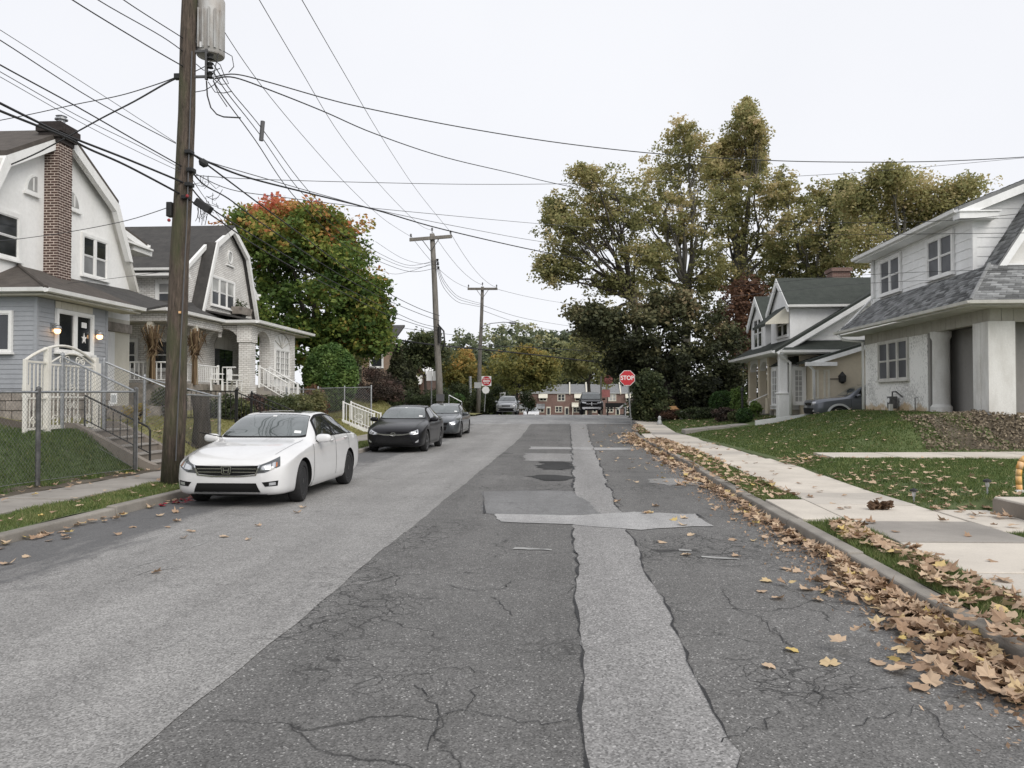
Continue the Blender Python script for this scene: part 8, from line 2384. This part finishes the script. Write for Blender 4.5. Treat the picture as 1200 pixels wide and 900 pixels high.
# ================================================================== signs
def text_mesh(txt, size, mat, parent, loc, name='lettering', sx=1.0):
 cu = bpy.data.curves.new('t', 'FONT')
 cu.body = txt; cu.size = size; cu.align_x = 'CENTER'; cu.align_y = 'CENTER'; cu.extrude = .003; cu.offset = size * .018
 to = bpy.data.objects.new('t', cu); C.objects.link(to)
 me = bpy.data.meshes.new_from_object(to.evaluated_get(bpy.context.evaluated_depsgraph_get()))
 bpy.data.objects.remove(to)
 me.name = name
 for v in me.vertices: v.co = Vector((v.co.x * sx, -v.co.z, v.co.y))
 me.materials.clear(); me.materials.append(M[mat])
 o = bpy.data.objects.new(name, me); C.objects.link(o); o.parent = parent; o.location = loc
 return o
def octagon(r): return [(r * math.cos(R(22.5 + 45 * k)), r * math.sin(R(22.5 + 45 * k))) for k in range(8)]
Y = 41.0
s = atY(735, 443, Y); g = atY(740, 497.5, Y)
T = thing('stop_sign', 'red octagonal stop sign on a leaning steel post at the right corner', 'stop sign', (g.x, Y, g.z), rz=R(4))
dx = s.x - g.x; dz = s.z - g.z
MB().tube([(0, .02, -.1), (dx, .02, dz + .35)], .035, 6).build('post', M['galv'], T, local=True)
pl = MB().prism([(dx + x, -.018, dz + z) for x, z in octagon(.41)], (0, .012, 0)).build('sign_face', M['sign_white'], T, local=True)
MB().prism([(dx + x, -.024, dz + z) for x, z in octagon(.385)], (0, .005, 0)).build('red_field', M['sign_red'], pl, local=True)
text_mesh('STOP', .30, 'sign_white', pl, (dx, -.027, dz), sx=.92)
Y = 63.0
s = atY(570, 446.5, Y); g = atY(567.5, 481, Y)
T = thing('no_entry_sign', 'white square no-entry sign with red disc on the far left corner', 'road sign', (g.x, Y, g.z))
MB().tube([(0, .03, -.1), (s.x - g.x, .03, s.z - g.z + .4)], .035, 6).build('post', M['galv'], T, local=True)
dx, dz = s.x - g.x, s.z - g.z
pl = MB().box(dx - .38, dx + .38, -.01, .005, dz - .38, dz + .38).build('sign_face', M['sign_white'], T, local=True)
MB().lathe([(.36, -.02), (.36, -.012)], (dx, 0, dz), axis='y', n=28).build('red_disc', M['sign_red'], pl, local=True)
MB().box(dx - .27, dx + .27, -.026, -.021, dz - .05, dz + .05).build('white_bar', M['sign_white'], pl, local=True)
text_mesh('DO NOT', .14, 'sign_white', pl, (dx, -.024, dz + .17))
text_mesh('ENTER', .14, 'sign_white', pl, (dx, -.024, dz - .17))
MB().lathe([(.30, -.01), (.30, .004)], (dx - .05, 0, dz - .70), axis='y', n=8).build('lower_plate', M['sign_white'], T, local=True)
MB().box(dx - .95, dx - .42, .01, .02, dz - .55, dz - .1).build('side_plate', M['sign_grey'], T, local=True)
Y = 46.5
s = atY(507, 440.5, Y); g = atY(505.5, 472, Y)
T = thing('road_sign', 'small white two-panel parking sign left of the first crossarm pole', 'road sign', (g.x, Y, g.z - .1))
MB().tube([(0, .03, -.1), (0, .03, s.z - g.z + .4)], .04, 6).build('post', M['galv'], T, local=True)
dx, dz = s.x - g.x, s.z - g.z + .1
MB().box(dx - .36, dx - .01, -.01, .005, dz - .28, dz + .28).build('sign_face', M['sign_white'], T, local=True)
MB().box(dx + .01, dx + .36, -.012, .003, dz - .28, dz + .28).build('sign_face', M['sign_white'], T, local=True)
Y = 70
s = atY(589, 464, Y)
T = thing('road_sign', 'small blank white square sign above the silver sport utility', 'road sign', (s.x, Y, .6))
MB().tube([(s.x, Y, .4), (s.x, Y, s.z + .2)], .035, 6).build('post', M['galv'], T)
MB().box(s.x - .25, s.x + .25, Y - .05, Y - .036, s.z - .32, s.z + .32).build('sign_face', M['sign_white'], T)
Y = 64
s = atY(713, 445, Y); g = atY(711.5, 488, Y)
T = thing('stop_sign', 'dull red stop sign seen edge-shadowed beyond the crossing, above a faded red notice', 'stop sign', (g.x, Y, .45))
dx, dz = s.x - g.x, s.z - .45
MB().tube([(0, .03, -.1), (dx, .03, dz + .4)], .04, 6).build('post', M['galv_dark'], T, local=True)
M['sign_dull'] = plain('sign_dull', (.16, .045, .035), .6, var=.2)  # sign red darkened, the shade on it put into the colour
M['sign_faded'] = plain('sign_faded', (.42, .16, .15), .6, var=.2)
pl = MB().prism([(dx + x, -.02, dz + z) for x, z in octagon(.38)], (0, .012, 0)).build('sign_face', M['sign_dull'], T, local=True)
text_mesh('STOP', .28, 'sign_faded', pl, (dx, -.025, dz), sx=.92)
q = atY(710, 461, Y)
MB().box(q.x - g.x - .32, q.x - g.x + .32, -.02, -.005, q.z - .45 - .3, q.z - .45 + .3).build('notice_plate', M['sign_faded'], T, local=True)
p5 = atY(704.5, 486, 66)
T = thing('dark_pole', 'dark slender pole just right of the pickup truck', 'pole', (p5.x, 66.2, .4))
MB().tube([(p5.x, 66.2, .2), (p5.x, 66.2, atY(704.5, 441, 66).z)], .07, 8).build('pole_shaft', M['pole_far'], T)
a = atY(722, 482, 62)
T = thing('park_bench', 'dark bench on the far right corner beneath the stop sign', 'bench', (a.x, 62, .6))
MB().box(-.8, .8, -.2, .25, .40, .46).build('seat', M['iron'], T, local=True)
MB().box(-.8, .8, .25, .30, .5, .85).build('backrest', M['iron'], T, local=True)
for x in (-.65, .65): MB().box(x - .05, x + .05, -.2, .28, -.2, .40).build('leg', M['iron'], T, local=True)
a, b = atY(738, 487, 60), atY(752, 487, 60)
T = thing('board_fence', 'grey-green board fence behind the stop sign post', 'fence', (a.x, 60, .5))
n_ = 7
for i in range(n_):
 x0, x1 = lerp(a.x, b.x, i / n_), lerp(a.x, b.x, (i + 1) / n_) - .015
 MB().box(x0, x1, 60, 60.03, .45, 1.75 + rng.uniform(-.02, .02)).build('board', M['stone'], T)
a, b = atY(724, 480, 58), atY(733, 473, 58)
T = thing('stair_rail', 'short white slanting handrail near the far bench', 'handrail', (a.x, 58, .5))
MB().tube([a, b], .07, 6).build('rail', M['white_paint'], T)
MB().tube([b, Vector((b.x, b.y, .5))], .05, 6).build('post', M['white_paint'], T)
# ================================================================== near left: steps, gate, fences
ST = thing('garden_steps', 'concrete garden steps with sloping side walls up to the white gate', 'steps', (-9.4, 17.35, .1))
sx0, sx1 = -10.35, -8.62
n_ = 5
for k in range(n_):
 xa = lerp(sx1, sx0, k / n_); xb = lerp(sx1, sx0, (k + 1) / n_)
 zt_ = .15 + (k + 1) * .165
 MB().box(xb - .02, xa, 16.68, 18.12, -.1, zt_ - .035).build('riser', M['concrete_old'], ST)
 MB().box(xb - .021, xa + .03, 16.685, 18.115, zt_ - .034, zt_).build('tread', M['concrete_grey'], ST, bevel=.008)
MB().box(-13.0, -10.33, 16.55, 18.24, .3, .975).build('landing', M['concrete_grey'], ST)
for yy in (16.50, 18.13):
 MB().prism([(-8.55, yy, -.2), (-8.55, yy, .26), (-8.75, yy, .34), (-10.3, yy, 1.13), (-10.6, yy, 1.14), (-10.6, yy, -.2)], (0, .17, 0)).build('cheek_wall', M['concrete_old'], ST)
hr = MB().tube([(-10.25, 16.8, 1.0), (-10.25, 16.8, 1.72), (-8.85, 16.8, 1.05), (-8.80, 16.8, .98), (-8.80, 16.8, .2)], .022, 6).build('iron_handrail', M['iron'], ST)
MB().tube([(-10.25, 16.8, 1.2), (-8.83, 16.8, .5)], .014, 5).build('lower_rail', M['iron'], hr)
pr = MB().tube([(0, 0, 0), (0, 0, .48)], .010, 5).mesh('baluster', M['iron'])
for i in range(1, 9):
 o = bpy.data.objects.new('baluster', pr); C.objects.link(o); o.parent = hr
 x = lerp(-10.25, -8.83, i / 9); o.location = Vector((x, 16.8, lerp(1.2, .5, i / 9))) - origin(ST)
GX = -10.52
GT = thing('iron_gate', 'white arched wrought-iron gate with scrolls and side panel at the top of the steps', 'gate', (GX, 16.7, .97))
def gx(y, z): return (GX, y, z)
M['gate_white'] = weathered('gate_white', (.76, .74, .68), (.5, .44, .33), .4, 3, .6, .05)
for (yy, h, wd) in ((15.25, 2.42, .035), (15.93, 2.70, .055), (17.62, 2.58, .055), (17.74, 2.45, .045)):
 MB().box(GX - wd, GX + wd, yy - wd, yy + wd, .6, h).build('gate_post', M['gate_white'], GT, bevel=.006)
fr = MB().box(GX - .02, GX + .02, 15.99, 17.56, 1.02, 1.10).box(GX - .021, GX + .021, 15.99, 17.56, 1.66, 1.70).box(GX - .019, GX + .019, 15.99, 17.56, 2.33, 2.37).box(GX - .022, GX + .022, 15.99, 16.03, 1.02, 2.37).box(GX - .023, GX + .023, 17.52, 17.56, 1.02, 2.37).build('gate_leaf', M['gate_white'], GT)
MB().box(GX - .02, GX + .02, 15.29, 15.87, 1.02, 1.07).box(GX - .0205, GX + .0205, 15.29, 15.87, 2.36, 2.40).box(GX - .0215, GX + .0215, 15.29, 15.87, 1.64, 1.67).box(GX - .06, GX + .03, 15.24, 15.36, 1.68, 1.92).build('side_panel', M['gate_white'], GT)
arc = [gx(15.25 + 2.48 * t, 2.40 + .36 * math.sin(math.pi * min(1, t * 1.0)) ** .9) for t in np.linspace(0, 1, 19)]
MB().tube(arc, .03, 6).build('arch_bar', M['gate_white'], GT)
arc2 = [gx(15.99 + 1.57 * t, 2.37 + .24 * math.sin(math.pi * t)) for t in np.linspace(0, 1, 15)]
MB().tube(arc2, .018, 6).build('inner_arch', M['gate_white'], fr)
br = MB().box(-.011, .011, -.011, .011, 0, 1.26).mesh('bar', M['gate_white'])
for i in range(1, 11):
 if i in (3, 8): continue
 o = bpy.data.objects.new('bar', br); C.objects.link(o); o.parent = fr
 o.location = Vector((GX, lerp(16.0, 17.55, i / 11), 1.08)) - origin(GT)
for i in range(1, 5):
 o = bpy.data.objects.new('bar', br); C.objects.link(o); o.parent = GT
 o.location = Vector((GX, lerp(15.27, 15.87, i / 5), 1.08)) - origin(GT)
def scroll(cy, cz, r, s=1, turns=1.4, start=0.0):
 return [gx(cy + s * r * (1 - .75 * t) * math.cos(start + turns * 2 * math.pi * t), cz + r * (1 - .75 * t) * math.sin(start + turns * 2 * math.pi * t)) for t in np.linspace(0, 1, 22)]
for (cy, cz, r, s, st_) in ((16.55, 1.22, .12, 1, -.6), (17.0, 1.22, .12, -1, -.6), (16.2, 1.22, .10, -1, 0), (17.38, 1.22, .10, 1, 0), (16.68, 1.5, .09, -1, 1), (16.88, 1.5, .09, 1, 1), (16.4, 2.44, .08, 1, 0), (16.6, 2.47, .09, -1, 0), (16.97, 2.47, .09, 1, 0), (17.15, 2.44, .08, -1, 0), (15.5, 1.2, .1, 1, 0), (15.7, 1.35, .1, -1, 0), (16.78, 1.85, .11, 1, 0), (16.78, 1.78, .06, -1, 2)):
 MB().tube(scroll(cy, cz, r, s, 1.4, st_), .011, 5).build('scroll', M['gate_white'], fr)
def chain_link(label, pts, hs, group, mesh_step=.085, post_every=2.6, wr=.0015, top=True, post_r=.03, post_m='galv'):
 """posts, a top pipe and a woven wire net; pts base points, hs heights"""
 pts = [Vector(p) for p in pts]
 T = thing('chain_link_fence', label, 'fence', pts[0], group)
 net = MB()
 for (a, b), (ha, hb) in zip(zip(pts, pts[1:]), zip(hs, hs[1:])):
  L = (b - a).length
  n = max(1, round(L / post_every))
  for i in range(n + 1):
   p = a.lerp(b, i / n); h = lerp(ha, hb, i / n)
   if i == 0 and a != pts[0]: continue
   big = 1.35 if (i == 0 or i == n) else 1.0
   MB().tube([p - Vector((0, 0, .15)), p + Vector((0, 0, h + .05))], post_r * big, 8).lathe([(post_r * big * 1.15, 0), (post_r * big, .03), (.005, .05)], p + Vector((0, 0, h + .05)), n=8).build('fence_post', M[post_m], T, smooth=False)
  MB().tube([a + Vector((0, 0, ha)), b + Vector((0, 0, hb))], .021, 8).build('top_rail', M['galv'], T)
  MB().tube([a + Vector((0, 0, .06)), b + Vector((0, 0, .06))], .005, 4).build('tension_wire', M['wire_mesh'], T)
  d = (b - a) / L
  nn = Vector((-d.y, d.x, 0)) * wr
  hmax = max(ha, hb)
  u = -hmax
  while u < L:
   for sgn in (1, -1):
    s0, s1 = (u, u + hmax) if sgn > 0 else (u + hmax, u)
    P = []
    for k in range(5):
     s = lerp(s0, s1, k / 4); z = .06 + hmax * k / 4
     if 0 <= s <= L and z <= lerp(ha, hb, s / L): P.append((s, z))
    if len(P) >= 2 or (len(P) == 1):
     Q = [(lerp(s0, s1, q / 40), .06 + hmax * q / 40) for q in range(41)]
     Q = [(s, z) for s, z in Q if 0 <= s <= L and z <= lerp(ha, hb, s / L)]
     if len(Q) >= 2:
      (sa, za), (sb, zb) = Q[0], Q[-1]
      A = a + d * sa; A.z = lerp(a.z, b.z, sa / L) + za
      B_ = a + d * sb; B_.z = lerp(a.z, b.z, sb / L) + zb
      w_ = Vector((0, 0, wr * 1.3)) + d * wr * sgn * -1
      net.quad(A - w_, A + w_, B_ + w_, B_ - w_)
   u += mesh_step
 if net.f: net.build('wire_net', M['wire_mesh'], T, kind='stuff')
 return T
FG = 'chain-link fences of the left gardens'
chain_link('chain-link fence along the left pavement in front of the dark lawn', [(-8.8, 16.2, .15), (-8.8, 13.1, .2), (-8.8, 10.2, .2), (-8.8, 7.0, .2)], [1.64, 1.55, 1.52, 1.5], FG, post_m='galv_dark')
chain_link('sloping chain-link fence on the near side of the garden steps', [(-8.8, 16.22, .15), (-10.5, 16.4, 1.0)], [1.64, 1.52], FG)
chain_link('sloping chain-link fence on the far side of the garden steps', [(-10.5, 17.95, 1.0), (-8.8, 18.3, .2), (-8.8, 20.3, .2)], [1.5, 1.55, 1.52], FG)
chain_link('chain-link fence dividing the two left lawns behind the utility pole', [(-10.9, 20.5, 1.05), (-8.82, 20.32, .2)], [1.15, 1.5], FG)
chain_link('taller chain-link fence at the far end of the dry lawn below the clipped bush', [(-11.6, 37.8, .75), (-9.0, 37.6, .5)], [1.45, 1.75], FG, mesh_step=.12, wr=.004, post_every=1.3)
chain_link('long low chain-link fence before the porch planting', [(-11.6, 33.4, .85), (-11.6, 37.8, .75)], [1.25, 1.4], FG, mesh_step=.14, wr=.004, post_every=2.2)
T = thing('warning_sign', 'small white notice wired to the fence beside the garden steps', 'sign', (-9.2, 16.24, 1.2))
a = atY(134, 467, 16.15)
MB().box(a.x - .07, a.x + .07, 16.13, 16.135, a.z - .11, a.z + .11).build('plate', M['sign_white'], T)
MB().box(a.x - .05, a.x + .05, 16.125, 16.129, a.z - .08, a.z + .07).build('faded_print', M['sign_grey'], T)
ST = thing('garden_steps', 'concrete steps with black iron railings on the dry lawn behind the white car', 'steps', (-9.2, 25.4, .3))
for k in range(5):
 xa = -8.6 - k * .32
 MB().box(xa - .34, xa, 25.0, 26.1, .0, .25 + .16 * k).build('tread', M['concrete_grey'], ST)
MB().box(-11.8, -10.22, 25.0, 26.1, .3, .95).build('landing', M['concrete_grey'], ST)
baluster_rail(ST, (-10.25, 24.95, .95), (-8.7, 24.95, .3), .92, 'iron', gap=.15, r=.012, rail=.02, post_r=.025)
baluster_rail(ST, (-10.25, 26.15, .95), (-8.7, 26.15, .3), .92, 'iron', gap=.15, r=.012, rail=.02, post_r=.025)
baluster_rail(ST, (-11.9, 24.95, .98), (-10.3, 24.95, .95), .95, 'iron', gap=.15, r=.012, rail=.02, post_r=.025)
MB().lathe([(.03, 0), (.06, .04), (.02, .12)], (-10.25, 24.95, 1.92), n=8).build('finial', M['iron'], ST)
ST = thing('garden_steps', 'concrete steps with white railings rising beside the black car', 'steps', (-9.2, 36.8, .3))
for k in range(5):
 xa = -8.5 - k * .30
 MB().box(xa - .32, xa, 36.1, 37.35, -.2, .20 + .105 * k).build('tread', M['concrete_grey'], ST)
MB().prism([(-8.45, 36.0, -.1), (-8.45, 36.0, .2), (-9.95, 36.0, .78), (-9.95, 36.0, -.1)], (0, .09, 0)).build('cheek_wall', M['white_paint'], ST)
baluster_rail(ST, (-9.9, 36.05, .62), (-8.5, 36.05, .08), .92, 'white_paint', gap=.14, r=.016, rail=.03, post_r=.035)
baluster_rail(ST, (-9.9, 37.4, .62), (-8.5, 37.4, .08), .92, 'white_paint', gap=.14, r=.016, rail=.03, post_r=.035)
for (y, z) in ((36.05, .9), (36.05, .62)):
 MB().tube([(-9.2 + .18 * math.cos(a), y, z + .12 * math.sin(a)) for a in np.linspace(0, 6.28, 16)], .012, 5).build('scroll', M['white_paint'], ST)
ST = thing('stair_rail', 'grey pipe handrail rising behind the dark grey sedan', 'handrail', (-8.6, 50, .8))
a, b = atY(526, 463, 50), atY(541, 471, 50)
MB().tube([a, b], .035, 6).build('rail', M['galv'], ST)
for p in (a, b): MB().tube([p, p - Vector((0, 0, .9))], .03, 6).build('post', M['galv'], ST)
# ================================================================== small things on the right
M['candy_orange'] = weathered('candy_orange', (.72, .36, .05), (.78, .66, .46), .9, 9, .6, .1)
a = atY(1193, 577, 11.9)
T = thing('garden_ornament', 'curved orange and white garden ornament at the right edge of the lawn', 'ornament', (a.x + .02, 11.9, .3))
P = [(0, 0, 0), (-.005, 0, .12), (-.01, 0, .24), (.0, 0, .34), (.03, 0, .44), (.09, 0, .50), (.16, 0, .48), (.19, 0, .40)]
for i, (p, q) in enumerate(zip(P, P[1:])):
 MB().tube([p, q], .04 if i < 3 else .045, 10).build('band', M['orange'] if i in (0, 3) else M['candy_orange'], T, local=True, smooth=True)
MB().lathe([(.02, 0), (.09, .0), (.07, .04), (.03, .08)], (0, 0, -.02), n=10).build('foot', M['sign_white'], T, local=True)
def solar_light(px_, py_, Y, label):
 p = atY(px_, py_, Y)
 z = float(right_z(p.x, Y))
 T = thing('solar_light', label, 'garden light', (p.x, Y, z), 'small solar garden lights')
 MB().tube([(0, 0, 0), (0, 0, .13)], .012, 6).build('stake', M['galv'], T, local=True)
 MB().lathe([(.022, .10), (.028, .15), (.028, .17)], n=10).build('lens', M['lamp_clear'], T, local=True)
 MB().lathe([(.02, .172), (.055, .175), (.05, .20), (.01, .22)], n=12).build('cap', M['iron'], T, local=True)
solar_light(1071, 588, 12.0, 'small black solar garden light left of the raised walkway block')
solar_light(1157, 577, 11.8, 'small black solar garden light just behind the raised walkway block')
p = atY(870, 490, 36.6)
T = thing('lamp_post', 'short black lamp post in front of the cottage porch', 'lamp post', (p.x, 36.6, .75))
MB().tube([(0, 0, -.1), (0, 0, 1.25)], .05, 8).build('post', M['iron'], T, local=True)
MB().lathe([(.04, 1.25), (.08, 1.28), (.07, 1.42), (.03, 1.47)], n=8).build('lantern', M['iron'], T, local=True)
for (px_, py_, l) in ((866, 484, 'terracotta pot left of the cottage stair'),):
 p = atY(px_, py_, 38.8)
 T = thing('plant_pot', l, 'plant pot', (p.x, 38.8, .8))
 M['terracotta'] = plain('terracotta', (.30, .11, .05), .8)
 MB().lathe([(.10, 0), (.15, .28), (.17, .28), (.17, .33), (.12, .33)], n=14).build('pot', M['terracotta'], T, local=True)
p = atY(788, 487, 45)
T = thing('garden_lantern', 'small orange house-shaped ornament in the corner bed under the dark tree', 'ornament', (p.x, 45, .75))
M['peach'] = plain('peach', (.60, .33, .15), .6, var=.15)
MB().box(-.28, .28, -.15, .15, .05, .35).prism([(-.38, -.2, .35), (.38, -.2, .35), (.15, -.2, .58), (-.22, -.2, .55)], (0, .4, 0)).build('shell', M['peach'], T, local=True)
MB().box(-.05, .05, -.03, .03, -.3, .05).build('stake', M['iron'], T, local=True)
for (px_, py_, Y_, l) in ((773, 493, 42, 'small pale garden figure at the lawn edge beside the pavement'), (799, 492, 43.5, 'small grey-green garden figure in the corner bed right of the orange ornament')):
 p = atY(px_, py_, Y_)
 T = thing('garden_figure', l, 'ornament', (p.x, Y_, float(right_z(p.x, Y_))))
 MB().lathe([(.13, 0), (.15, .06), (.10, .2), (.07, .28), (.09, .36), (.06, .44), (.01, .47)], n=12).build('body', M['sign_grey'], T, local=True, smooth=True)
 MB().lathe([(.17, -.03), (.17, .0), (.1, .01)], n=12).build('base', M['concrete_pale'], T, local=True)
T = thing('dead_leaf_clump', 'brown curled dead leaf clump lying on the pale pavement beside the kerb walkway', 'leaf clump', (4.25, 11.2, .15))
v, f, t = leaf_cloud(np.array([[4.25 + .09 * k, 11.2, .19] for k in range(-1, 2)]), .07, 24, .11, lambda p, d: .1 + 0 * p[:, 0])
np_mesh('leaves', v - np.array(origin(T)), f, M['dead_leaf'], t, parent=T, kind='stuff')
